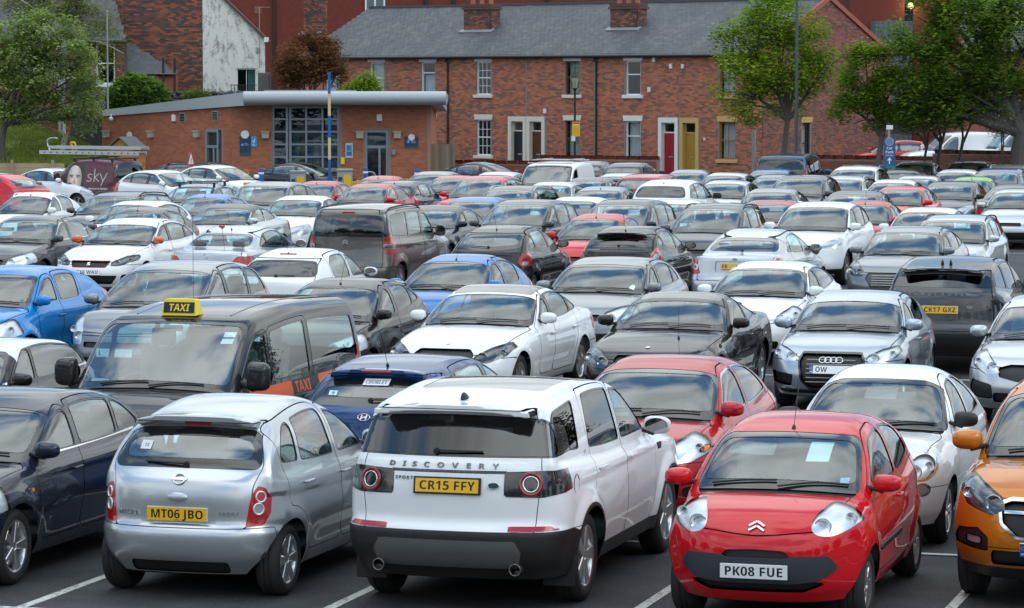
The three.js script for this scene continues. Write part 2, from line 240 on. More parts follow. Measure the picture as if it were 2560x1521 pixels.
const tubeG = (pts, r, n = 24, k = 6) => new THREE.TubeGeometry(new THREE.CatmullRomCurve3(pts.map((p) => new THREE.Vector3(...p))), n, r, k);

// ---------- shared small parts ----------
const SEAT = (() => mergeG([rboxG(0.50, 0.14, 0.48, 0.05, 0, 0.30, 0, 0, 0, 0.12), rboxG(0.13, 0.58, 0.46, 0.06, -0.27, 0.58, 0, 0, 0, 0.22), rboxG(0.09, 0.17, 0.26, 0.04, -0.36, 0.95, 0, 0, 0, 0.15), cylG(0.012, 0.012, 0.14, 6, -0.345, 0.86, 0.06, 0, 0, 0.2), cylG(0.012, 0.012, 0.14, 6, -0.345, 0.86, -0.06, 0, 0, 0.2)]))();
const BENCH = (() => mergeG([rboxG(0.48, 0.14, 1.22, 0.05, 0, 0.32, 0, 0, 0, 0.1), rboxG(0.13, 0.56, 1.24, 0.06, -0.27, 0.6, 0, 0, 0, 0.3), rboxG(0.09, 0.15, 0.24, 0.04, -0.37, 0.93, 0.4, 0, 0, 0.2), rboxG(0.09, 0.15, 0.24, 0.04, -0.37, 0.93, -0.4, 0, 0, 0.2)]))();
const STEER = (() => mergeG([new THREE.TorusGeometry(0.185, 0.016, 8, 28).rotateY(Math.PI / 2), rboxG(0.05, 0.1, 0.13, 0.02), boxG(0.02, 0.03, 0.36)]).rotateZ(0.4))();
const rimCache = {};
function wheelGeo(r, n, lod, kind = 0) {
  const key = [r, n, lod, kind].join(); if (rimCache[key]) return rimCache[key];
  const seg = lod ? 24 : 44, wd = 0.2, ri = r * (kind === 3 ? 0.62 : 0.665), pr = (a) => a.map(([x, y]) => new THREE.Vector2(x, y));
  const tyre = new THREE.LatheGeometry(pr([[ri - 0.01, -wd / 2 + 0.02], [ri + 0.01, -wd / 2 + 0.005], [r * 0.82, -wd / 2 - 0.008], [r - 0.03, -wd / 2 + 0.002], [r - 0.006, -wd / 2 + 0.03], [r, -wd / 2 + 0.06], [r, -0.03], [r - 0.008, -0.026], [r - 0.008, -0.018], [r, -0.014], [r, 0.014], [r - 0.008, 0.018], [r - 0.008, 0.026], [r, 0.03], [r, wd / 2 - 0.06], [r - 0.006, wd / 2 - 0.03], [r - 0.03, wd / 2 - 0.002], [r * 0.82, wd / 2 + 0.008], [ri + 0.01, wd / 2 - 0.005], [ri - 0.01, wd / 2 - 0.02]]), seg).rotateX(Math.PI / 2);
  const barrel = new THREE.LatheGeometry(pr([[ri - 0.045, -wd / 2], [ri - 0.03, 0], [ri - 0.02, wd / 2 - 0.02], [ri + 0.004, wd / 2 - 0.004], [ri + 0.012, wd / 2 - 0.014], [ri + 0.008, wd / 2 - 0.03]]), seg).rotateX(Math.PI / 2);
  const list = [barrel, new THREE.LatheGeometry(pr([[0, wd / 2 - 0.02], [0.035, wd / 2 - 0.022], [0.06, wd / 2 - 0.035], [0.065, wd / 2 - 0.07]]), 16).rotateX(Math.PI / 2)];
  const spokes = kind === 1 ? n * 2 : n;
  for (let i = 0; i < spokes; i++) {
    const off = kind === 1 ? (i % 2 ? 0.11 : -0.11) : 0, a = (Math.floor(kind === 1 ? i / 2 : i) / n) * Math.PI * 2 + off, w0 = kind === 1 ? 0.014 : kind === 2 ? 0.03 : 0.022, w1 = kind === 2 ? 0.05 : kind === 1 ? 0.018 : 0.026;
    const sh = new THREE.Shape([new THREE.Vector2(0.03, -w0), new THREE.Vector2(ri - 0.012, -w1), new THREE.Vector2(ri - 0.012, w1), new THREE.Vector2(0.03, w0)]);
    const g = new THREE.ExtrudeGeometry(sh, { depth: 0.03, bevelEnabled: !lod, bevelSize: 0.006, bevelThickness: 0.006, bevelSegments: 1 }), p = g.attributes.position;
    for (let q = 0; q < p.count; q++) { const rr = p.getX(q) / ri; p.setZ(q, p.getZ(q) + wd / 2 - 0.058 + 0.02 * Math.sin(rr * 2.6)); }
    g.computeVertexNormals(); list.push(g.rotateZ(a));
  }
  if (kind === 3) list.push(new THREE.LatheGeometry(pr([[0.03, wd / 2 - 0.018], [0.09, wd / 2 - 0.012], [ri * 0.7, wd / 2 - 0.016], [ri * 0.97, wd / 2 - 0.004]]), seg).rotateX(Math.PI / 2));
  const disc = mergeG([cylG(ri * 0.72, ri * 0.72, 0.02, 24, 0, 0, 0.02, Math.PI / 2), cylG(ri - 0.03, ri - 0.03, 0.01, 24, 0, 0, -0.06, Math.PI / 2)]);
  return rimCache[key] = { tyre: mergeG([tyre]), rim: mergeG(list), disc };
}
const mirrorSet = (ey, ez, hy, hz) => {
  const sq = (v, e) => Math.sign(v) * Math.pow(Math.abs(v), e), g = new THREE.SphereGeometry(1, 20, 14), p = g.attributes.position;
  for (let i = 0; i < p.count; i++) { const x = p.getX(i), y = p.getY(i), z = p.getZ(i); p.setXYZ(i, x > 0 ? x * 0.085 : x * 0.03, sq(y, ey) * hy * (1 - 0.12 * z), sq(z, ez) * hz); }
  g.computeVertexNormals(); return { shell: mergeG([g]), glass: new THREE.CircleGeometry(1, 20).scale(0.095, 0.06, 1).rotateY(-Math.PI / 2).translate(-0.0315, 0, 0), arm: rboxG(0.07, 0.03, 0.14, 0.012, 0.01, -0.05, -0.09, 0.3, 0, 0) };
};
const MIRROR = mirrorSet(0.72, 0.7, 0.072, 0.112), MIRRORB = mirrorSet(0.45, 0.5, 0.078, 0.088);
const HANDLE = mergeG([rboxG(0.17, 0.026, 0.018, 0.009, 0, 0, 0.028), rboxG(0.03, 0.022, 0.03, 0.008, 0.07, 0, 0.014), rboxG(0.03, 0.022, 0.03, 0.008, -0.07, 0, 0.014)]);
const ANT = mergeG([cylG(0.0035, 0.0025, 0.42, 5, 0, 0.21, 0), cylG(0.012, 0.02, 0.035, 8, 0, 0.012, 0)]);
const FIN = (() => { const g = new THREE.SphereGeometry(1, 14, 8, 0, Math.PI * 2, 0, Math.PI / 2), p = g.attributes.position; for (let i = 0; i < p.count; i++) { const x = p.getX(i), y = p.getY(i), z = p.getZ(i); p.setXYZ(i, x * 0.085 - y * 0.05, y * 0.06, z * 0.03 * (1 - 0.5 * y)); } g.computeVertexNormals(); return g; })();
function plateTex(text, yellow, band, sub) {
  const c = document.createElement('canvas'); c.width = 512; c.height = 112; const k = c.getContext('2d');
  k.fillStyle = yellow ? '#f2b90c' : '#e9ebea'; k.fillRect(0, 0, 512, 112);
  let x0 = 18, x1 = 494;
  if (band) { k.fillStyle = '#1d4fa0'; k.fillRect(0, 0, 46, 112); k.fillStyle = '#fff'; k.font = 'bold 20px sans-serif'; k.textAlign = 'center'; k.fillText('GB', 23, 96); k.fillStyle = '#f5c832'; for (let i = 0; i < 12; i++) k.fillRect(21 + 13 * Math.cos(i * 0.5236), 38 + 13 * Math.sin(i * 0.5236), 4, 4); x0 = 60; }
  k.fillStyle = '#141414'; k.font = 'bold 96px sans-serif'; k.textAlign = 'left'; k.textBaseline = 'middle';
  const tw = k.measureText(text).width; k.save(); k.translate(x0 + 10, 57); k.scale(Math.min((x1 - x0 - 20) / tw, text.length > 6 ? 1.3 : 0.95), 1.04); k.fillText(text, 0, 0); k.restore();
  if (sub) { k.font = 'bold 12px sans-serif'; k.textAlign = 'center'; k.fillText(sub, 256, 105); }
  const t = new THREE.CanvasTexture(c); t.colorSpace = THREE.SRGBColorSpace; t.anisotropy = 8; return t;
}
const PLATE = (() => { const b = rboxG(0.52, 0.111, 0.012, 0.004, 0, 0, -0.0065), f = new THREE.PlaneGeometry(0.516, 0.107); return { b, f }; })();

// ---------- a kind of car: outlines cut from its solid; built once per kind and level of detail ----------
const protoCache = {};
function carProto(kind, lod) {
  const key = kind + lod; if (protoCache[key]) return protoCache[key];
  const o = KINDS[kind], D = carShape(o), { L, W, H, X, wr } = D, w = W / 2, h = [0.0275, 0.046, 0.066][lod];
  const S = meshField(D.f, [-L / 2 - 0.12, D.gc - 0.08, 0], [L / 2 + 0.12, H + 0.12, w + 0.1], h * 1.35, h);
  const R = [], side = (z, sg) => sg * z, NEAR = lod < 2;
  const add = (n, m, d, x = {}) => R.push({ n, m, d, ...x });
  add('', '', (x, y, z) => Math.max(Math.min(Math.hypot(x - D.xf, y - wr), Math.hypot(x - D.xr, y - wr)) - (wr + (D.gap ?? 0.042)), 0.46 - Math.abs(z)));
  add('underbody', 'under', (x, y) => y - D.gc - 0.012);
  // glass
  add('windscreen', o.wsm ?? 'glass', (x, y, z) => Math.max(D.ws(y, z, 0.035), 0.15 - x), { inset: 0.004 });
  add('windscreen_border', 'frit', (x, y, z) => Math.max(D.ws(y, z, 0), 0.15 - x), { inset: 0.003, sub: 'windscreen' });
  add('cowl', 'plastic', (x, y, z) => Math.max(D.ws(y + 0.055, z, 0.015), 0.15 - x, x - (X(D.cs) + 0.07 - D.cw * 0.9 * (z / w) ** 2)), { inset: 0.012 });
  if (!o.noRearWin) {
    add('rear_window', o.rwm ?? 'glass', (x, y, z) => Math.max(D.rw(y, z, o.rwf ?? 0.04), x + L * 0.2), { inset: 0.004 });
    add('rear_window_border', 'frit', (x, y, z) => Math.max(D.rw(y, z, 0), x + L * 0.2), { inset: 0.003, sub: 'rear_window' });
  }
  const pl = (o.pillars ?? [[2.1, 2.15, 0.045], [3.0, 3.1, 0.03]]).map(([sb, st, t]) => ({ t, at: (y) => X(sb + (st - sb) * (y - D.by) / (H - D.by)) }));
  const bounds = [{ t: 0, at: () => 9 }, ...pl, { t: 0, at: () => -9 }], names = o.panes ?? ['front', 'rear', 'quarter'];
  const mrg = o.pm ?? 0.014;
  for (let i = 0; i < bounds.length - 1; i++) {
    if (names[i] === 'none') continue;
    const A = bounds[i], B = bounds[i + 1], nm = names[i] === 'quarter' ? 'quarter_window' : 'door_window', own = names[i] === 'front' ? 'front_door' : names[i] === 'rear' ? 'rear_door' : '';
    const pd = (x, y, m) => smax(D.dlo(x, y) + m, smax(x - (A.at(y) - A.t - (A.t ? m : 0)), (B.at(y) + B.t + (B.t ? m : 0)) - x, 0.03), 0.04);
    for (const sg of [1, -1]) {
      const q = (m) => (x, y, z) => Math.max(pd(x, y, m), 0.25 - sg * z, (D.cy - 0.15) - y);
      add(`${nm}|${i}|${sg}`, (o.tintRear && i > 0) ? 'tint' : 'glass', q(mrg), { inset: 0.006, own: own && own + '|' + sg });
      add(`window_seal|${i}|${sg}`, o.chromeSeal ? 'alu' : 'trim', q(mrg - (o.seal ?? 0.013)), { inset: 0.003, own: own && own + '|' + sg });
    }
  }
  if (o.blackPillars) for (const sg of [1, -1]) add(`window_pillar|${sg}`, 'trim', (x, y, z) => Math.max(D.dlo(x, y), 0.25 - sg * z, (D.cy - 0.15) - y, o.bpLim ? X(o.bpLim) - x : -1), { inset: 0.001 });
  if (o.roofPanel) add('roof_panel', 'roofp', (x, y, z, nx, ny) => Math.max(smax(smax(x - X(D.wt + 0.05), X(o.roofPanel[0]) - x, 0.05), Math.abs(z) - o.roofPanel[1], 0.1), (H - 0.25) - y), { inset: 0.002 });
  // lamps, grilles and trim in front and rear view
  const views = { f: (x) => L / 2 - (o.lampX ?? 0.72) - x, r: (x) => x + L / 2 - (o.lampXr ?? 0.5) };
  for (const v of ['f', 'r']) for (const q of (v === 'f' ? o.fr : o.rr) ?? []) {
    const [n, m, d0, x = {}] = q; if (x.lod !== undefined && lod > x.lod) continue;
    const d = x.band ? (u, w) => Math.abs(d0(u, w)) - x.band : d0;
    if (x.band || x.ys) { const near = (px, py, pz) => Math.max(d0(x.mid ? pz : Math.abs(pz), py), views[v](px)) < 0.2; for (const sg of x.mid ? [0] : [1, -1]) { const uu = (pz) => sg ? sg * pz : pz; add(`${n}|${v}|${sg}`, m, (px, py, pz) => Math.max(d(uu(pz), py), views[v](px), sg ? 0.02 - sg * pz : -1), { inset: 0.002, ...x, near, split: x.band ? [(px, py, pz) => d0(uu(pz), py) - x.band, (px, py, pz) => d0(uu(pz), py) + x.band] : [(px, py) => py - x.ys[0], (px, py) => py - x.ys[1]] }); } continue; }
    if (x.mid) add(n, m, (px, py, pz) => Math.max(d(pz, py), views[v](px)), { inset: 0.002, ...x });
    else for (const sg of [1, -1]) add(`${n}|${v}|${sg}`, m, (px, py, pz) => Math.max(d(sg * pz, py), views[v](px), 0.02 - sg * pz), { inset: 0.002, ...x });
  }
  for (const q of o.sd ?? []) { const [n, m, d, x = {}] = q; for (const sg of x.only ? [x.only] : [1, -1]) add(`${n}|s|${sg}`, m, (px, py, pz) => Math.max(d(L / 2 - px, py), 0.4 - sg * pz), { inset: 0.002, ...x, ...(x.lines ? { near: (px, py, pz) => d(L / 2 - px, py) < 0.15, split: x.lines.map(([a, b, c]) => (px, py) => py - (a + b * (L / 2 - px - c))) } : {}) }); }
  if (o.clad) {
    const [cs, cf, cr, ca] = o.clad;
    add('lower_cladding', 'plastic', (x, y, z) => Math.min(Math.max(Math.min(Math.hypot(x - D.xf, y - wr), Math.hypot(x - D.xr, y - wr)) - (wr + ca), 0.5 - Math.abs(z)), y - (cs + (cf - cs) * sstep(D.xf - 0.1, D.xf + wr + 0.15, x) + (cr - cs) * sstep(D.xr + 0.1, D.xr - wr - 0.15, x))), { inset: -0.006 });
  }
  // panels with open joints
  const jt = lod === 0 ? 0.0032 : 0.005;
  const panel = (n, d, own) => { add(n, 'paint', (...a) => d(...a) + jt, { panel: 1 }); add('panel_joint|' + n, 'seam', (...a) => d(...a) - jt, { inset: 0.014, sub: n }); };
  if (NEAR) {
    const ds = o.doors ?? [D.cs + 0.12, (o.pillars ?? [[2.1]])[0][0], (o.pillars ?? [0, [3.0]])[1]?.[0] + 0.16], yb = D.gc + 0.12;
    const top = (x, y) => y - (D.roof(x) - D.dt + 0.04);
    for (const sg of [1, -1]) {
      const B = pl[0].at;
      panel(`front_door|${sg}`, (x, y, z) => smax(smax(smax(x - Math.min(X(ds[0]) - 0.06 * sstep(0.6, 0.3, y), D.WS(y) - D.cw * 0.72 - D.ap + 0.045), B(y) - x, 0.05), Math.max(yb - y, top(x, y)), 0.1), 0.3 - sg * z, 0.001));
      if (ds.length > 2) panel(`rear_door|${sg}`, (x, y, z) => smax(smax(smax(x - B(y) + 0.004, X(ds[2]) + (o.dtilt ?? 0.12) * sstep(0.55, 1.2, y) - x, 0.05), Math.max(yb - y, top(x, y)), 0.1), Math.max(0.3 - sg * z, (wr + 0.14) - Math.hypot(x - D.xr, y - wr)), 0.03));
    }
    if (!o.noBonnet) panel('bonnet', (x, y, z, nx, ny) => smax(smax(x - (o.bnd ? o.bnd(z, y, D) : X(D.nb + 0.05) + 0.02 - D.cf * 0.75 * (z / w) ** 2), X(D.cs + 0.02) - x - 0.15 * (z / w) ** 2, 0.08), Math.max(Math.abs(z) - (w - D.dz(x) - (o.bnw ?? 0.13)), 0.5 - y), 0.1));
    panel('front_bumper', (x, y, z) => Math.max(y - (o.fby ?? D.yn - 0.1), (D.xf + wr * 0.75) - x));
    panel('rear_bumper', (x, y, z) => Math.max(y - (o.rby ?? 0.6), x - (D.xr - wr * 0.85)));
    if (!o.noTail) panel(o.tailName ?? 'tailgate', (x, y, z) => Math.max(smax(Math.abs(z) - (o.tgw ? o.tgw(y) : w - 0.2 - 0.1 * sstep(0.9, H, y)), Math.max((o.rby ?? 0.6) - y, y - (D.ry - 0.03)), 0.03), x + L * 0.25, o.saloon ? x - X(D.bs + 0.05) : -1));
  }
  const pieces = carve(S, R), parts = [];
  const by = new Map(R.map((r) => [r.n, r]));
  for (const [n, { R: r, t }] of pieces) {
    if (t.length < 3) continue;
    const name = n.split('|')[0]; let m = n === 'body' ? 'paint' : r.m, inset = r.inset ?? 0, own = r.own ?? r.sub ?? '';
    if (own && !pieces.has(own)) own = '';
    if (name === 'panel_joint') own = r.sub;
    const lamp = r.lamp && lod < 2;
    if (lamp) {           // clear lens over a sunk reflector
      parts.push({ key: n, name, geo: pieceGeo(S, t, r.deep ?? 0.05), m: r.back ?? 'reflector', own });
      parts.push({ key: n + 'l', name: 'lens', geo: pieceGeo(S, t, 0), m: 'lens', own: n });
      continue;
    }
    parts.push({ key: n, name, geo: pieceGeo(S, t, inset), m, own });
  }
  return protoCache[key] = { D, o, parts, lod };
}
const countName = {};
const numbered = (n) => { const c = countName[n] = (countName[n] ?? -1) + 1; return c ? `${n}_${String(c).padStart(3, '0')}` : n; };
function part(name, geo, m, parent, pos, rot) { const me = new THREE.Mesh(geo, m); me.name = name; me.castShadow = me.receiveShadow = true; if (pos) me.position.set(...pos); if (rot) me.rotation.set(...rot); parent.add(me); return me; }
function grp(name, parent, pos) { const g = new THREE.Group(); g.name = name; if (pos) g.position.set(...pos); parent.add(g); return g; }
const plateCache = {};
function addPlate(car, D, end, y, text, band, sub, holder) {
  const sg = end === 'f' ? 1 : -1, x = D.hitX(y, 0, sg) + sg * 0.004, xu = D.hitX(y + 0.05, 0, sg), xd = D.hitX(y - 0.05, 0, sg), tilt = Math.atan2((xd - xu) * sg, 0.1);
  const g = grp('number_plate', car, [Math.max(sg * x, sg * xd, sg * xu) * sg + sg * (D.plo ?? 0.012), y, 0]); g.rotation.order = 'YXZ'; g.rotation.set(-tilt, sg * Math.PI / 2, 0);
  part('plate_backing', PLATE.b, holder ? CM.plastic : (end === 'f' ? CM.paper : CM.paper), g);
  if (holder) g.children[0].scale.set(1.06, 1.22, 1.5);
  const k = text + end; const mt = plateCache[k] ??= std(1, 0.35, 0, { map: plateTex(text, end !== 'f', band, sub), clearcoat: 0.4 });
  part('plate_face', PLATE.f, mt, g, [0, 0, holder ? 0.004 : 0.003]);
  return g;
}
function carInstance(name, kind, lod, opt) {
  const P = carProto(kind, lod), { D, o } = P, car = new THREE.Group(); car.name = numbered(name); scene.add(car);
  const pm = paint(opt.paint), mats = { paint: pm, roofp: opt.roof ? paint(opt.roof) : CM.frit, ...(opt.mats ?? {}) }, M = (k) => mats[k] ?? CM[k] ?? pm;
  const made = {};
  for (const p of P.parts) { const parent = p.own && made[p.own] ? made[p.own] : car; made[p.key] = part(p.name, p.geo, M(p.m), parent); }
  const w = D.W / 2, { L, X } = D;
  // wheels
  const wg = wheelGeo(D.wr, opt.spokes ?? o.spokes ?? 5, lod ? 1 : 0, opt.rimKind ?? o.rimKind ?? 0);
  for (const [x, sg] of [[D.xf, 1], [D.xf, -1], [D.xr, 1], [D.xr, -1]]) { const g = grp('wheel', car, [x, D.wr, sg * (w - 0.16 + (o.track ?? 0))]); if (sg < 0) g.rotation.y = Math.PI; part('tyre', wg.tyre, CM.rubber, g); part('rim', wg.rim, opt.rimMat ? CM[opt.rimMat] : CM.alu, g); if (lod < 2) part('brake_disc', wg.disc, CM.aluDark, g); }
  for (const x of [D.xf, D.xr]) part('wheel_arch_liner', archG(D.wr + 0.06, D.W - 0.30), CM.under, car, [x, D.wr, 0]);
  // cabin
  const sx = X(D.wt) - 0.32, fl = D.gc + 0.05 + (o.seatUp ?? 0), sm = M(opt.seat ?? 'seat');
  part('cabin_floor', boxC(D.bs - D.cs - 0.35, 0.04, D.W - 0.36), CM.tub, car, [X((D.cs + D.bs) / 2), fl + 0.05, 0]);
  part('dashboard', dashC(D.W - 0.34), CM.dash, car, [X(D.cs) - 0.30, D.cy - 0.10, 0]);
  for (const z of [0.36, -0.36]) part('seat', SEAT, sm, car, [sx, fl, z * D.W / 1.72]).scale.y = Math.min(1.12, (D.H - fl - 0.14) / 1.06);
  part('rear_seat', BENCH, sm, car, [Math.max(sx - 0.95, X(D.bs) + 0.42), fl, 0]).scale.y = Math.min(1.1, (D.H - fl - 0.2) / 1.04);
  part('steering_wheel', STEER, CM.dash, car, [sx + 0.42, D.cy - 0.08, 0.36 * D.W / 1.72]);
  if (lod < 2) part('rear_view_mirror', boxC(0.03, 0.06, 0.2), CM.dash, car, [X(D.wt) + 0.02, D.wy - 0.10, 0]);
  if (!o.saloon && lod < 2 && !o.van) part('parcel_shelf', boxC(0.45, 0.02, D.W - 0.55), CM.dash, car, [X(D.bs) + 0.42, D.by - 0.02, 0]);
  if (lod < 2) part('headlining', boxC(D.re - D.wt - 0.55, 0.015, D.W - 0.85), CM.headlining, car, [X((D.wt + D.re) / 2), D.H - 0.125, 0]);
  // mirrors
  const mx = X(D.cs) - (o.mirS ?? 0.30), my = D.cy + (o.mirY ?? 0.085), ms = o.mirK ?? 1;
  for (const sg of [1, -1]) {
    const z = D.hitZ(mx, my - 0.04) + 0.125 * ms, g = grp('wing_mirror', car, [mx, my, sg * z]); g.scale.set(ms, ms * (o.mirT ?? 1), sg * ms);
    const MR = o.mirT > 1.2 ? MIRRORB : MIRROR; part('mirror_shell', MR.shell, opt.mirror ? (CM[opt.mirror] ?? paint(opt.mirror)) : pm, g); part('mirror_arm', MR.arm, CM.plastic, g); if (lod < 2) part('mirror_glass', MR.glass, CM.mirror, g);
  }
  if (lod < 2) {
    const dp = o.handles ?? [D.X && (o.pillars ?? [[2.1]])[0][0] - 0.17, ...((o.doors?.length === 2) ? [] : [(o.pillars ?? [0, [3.0]])[1]?.[0] - 0.06])], hy = D.cy - (o.hdy ?? 0.13);
    dp.forEach((s, i) => { if (!(s > 0)) return; for (const sg of [1, -1]) { const z = D.hitZ(X(s), hy), nn = D.nrm(X(s), hy, z), hd = part('door_handle', HANDLE, opt.handle ? CM[opt.handle] : pm, made[`${i ? 'rear' : 'front'}_door|${sg}`] ?? car, [X(s), hy + 0.01 * i, sg * z], [-sg * Math.asin(clamp(nn.y, -1, 1)), 0, 0]); if (sg < 0) { hd.rotation.y = Math.PI; hd.rotation.x *= -1; } } });
  }
  // wipers
  const wipe = (pts, sg, name, own) => part(name, mergeG([tubeG(pts.map(([y, z, up]) => [D.hitX(y, z, sg) + sg * (0.012 + (up ?? 0)), y + 0.008, z]), lod ? 0.006 : 0.0085, 12, 5)]), CM.plastic, own ?? car);
  if (lod < 2) { const y0 = D.cy + 0.055; wipe([[y0 - 0.02, 0.52], [y0 + 0.012, 0.25], [y0 + 0.022, 0.0]], 1, 'wiper', made.windscreen); wipe([[y0 - 0.02, -0.02], [y0 + 0.008, -0.3], [y0 - 0.005, -0.56]], 1, 'wiper', made.windscreen); }
  if (o.rwiper && lod < 2) { const [y, z0, z1, dy] = o.rwiper; wipe([[y, z0, 0.012], [y + (dy ?? 0.01), (z0 + z1) / 2, 0.006], [y + 2 * (dy ?? 0.01), z1, 0]], -1, 'rear_wiper', made.rear_window); part('wiper_pivot', cylG(0.022, 0.026, 0.035, 10), CM.plastic, made.rear_window ?? car, [D.hitX(y, z0, -1) - 0.008, y, z0], [0, 0, Math.PI / 2]); }
  if (opt.ant !== 0) { const a = opt.ant ?? o.ant; if (a === 'fin') part('roof_aerial', FIN, opt.antMat ? CM[opt.antMat] : pm, car, [X(D.re) + 0.18, D.hitY(X(D.re) + 0.18, 0) - 0.006, 0]); else if (a === 'r' || a === 'f') { const s = a === 'r' ? D.re - 0.2 : D.wt + 0.12; part('roof_aerial', ANT, CM.plastic, car, [X(s), D.hitY(X(s), 0) - 0.004, 0], [0, 0, 0.55]); } }
  if (o.rails || opt.rails) for (const sg of [1, -1]) { const z = w - D.gin - D.tum - 0.02, pts = []; for (let i = 0; i <= 8; i++) { const s = D.wt + 0.25 + (D.re - D.wt - 0.35) * i / 8; pts.push([X(s), D.hitY(X(s), z) + (i === 0 || i === 8 ? -0.01 : 0.045), sg * z]); } part('roof_rail', tubeG(pts, 0.017, 20, 6), opt.railMat ? CM[opt.railMat] : CM.plastic, car); }
  if (opt.plate && opt.plateY !== 0) addPlate(car, D, opt.end ?? 'f', opt.plateY ?? (opt.end === 'r' ? o.rpy : o.fpy) ?? 0.45, opt.plate, opt.band, opt.sub, opt.holder ?? o.holder);
  opt.more?.(car, D, made, M);
  car.userData = { label: opt.label, category: opt.category ?? 'car' }; if (opt.group) car.userData.group = opt.group;
  car.position.set(opt.x, 0, opt.z); car.rotation.y = opt.yaw;   // nose along +x turned by yaw
  return car;
}
const _bc = {}, boxC = (a, b, c) => _bc[[a, b, c]] ??= rboxG(a, b, c, Math.min(a, b, c) * 0.3, 0, 0, 0, 0, 0, 0, 1), _dc = {}, dashC = (wd) => _dc[wd] ??= mergeG([rboxG(0.5, 0.2, wd, 0.08, 0, 0, 0, 0, 0, -0.06), rboxG(0.16, 0.3, wd * 0.9, 0.05, -0.15, -0.2, 0), rboxG(0.18, 0.08, 0.36, 0.03, -0.16, 0.09, 0.36)]);
const _ac = {}, archG = (r, wd) => _ac[[r, wd]] ??= (() => { const l = []; for (const sg of [1, -1]) { l.push(new THREE.CylinderGeometry(r, r, 0.42, 20, 1, true, -Math.PI * 0.45, Math.PI * 0.9).rotateX(-Math.PI / 2).translate(0, 0, sg * (wd / 2 - 0.2)), new THREE.CircleGeometry(r, 20, -0.1, Math.PI + 0.2).translate(0, 0, sg * (wd / 2 - 0.42))); } return mergeG(l); })();
// ---------- kinds of car ----------
const lampF = (d, back, deep) => ['headlight', 'lampW', d, { lamp: 1, back: back ?? 'reflector', deep: deep ?? 0.026 }];
const lampT = (d, m = 'lampR') => ['tail_light', m, d, { inset: -0.004 }];
const gr = (n, d, m = 'plastic', inset = 0.03) => [n, m, d, { mid: 1, inset }];
const std5 = { rp: 0, blackPillars: 1 };
const stdFront = (yn = 0.74, hz = 0.40, w = 0.82) => [lampF(polyD([[hz, yn - 0.16], [hz + 0.05, yn - 0.03], [w - 0.12, yn + 0.07], [w - 0.02, yn + 0.05], [w + 0.02, yn - 0.1], [w - 0.12, yn - 0.18]], 0.02)), gr('upper_grille', boxD(0, yn - 0.11, hz - 0.06, 0.045, 0.03)), gr('lower_grille', boxD(0, 0.34, 0.5, 0.09, 0.05)), ['fog_lamp', 'lampDark', boxD(0.64, 0.36, 0.07, 0.045, 0.03), { inset: 0.02, lod: 1 }]];
const stdRear = (ly = 0.8, w = 0.8, tall = 0.2) => [lampT(polyD([[w - 0.26, ly - tall * 0.5], [w - 0.24, ly + tall * 0.35], [w - 0.1, ly + tall * 0.6], [w + 0.05, ly + tall * 0.5], [w + 0.05, ly - tall * 0.4]], 0.02)), ['rear_reflector', 'lampR', boxD(w - 0.22, 0.4, 0.08, 0.018, 0.01), { lod: 1 }]];
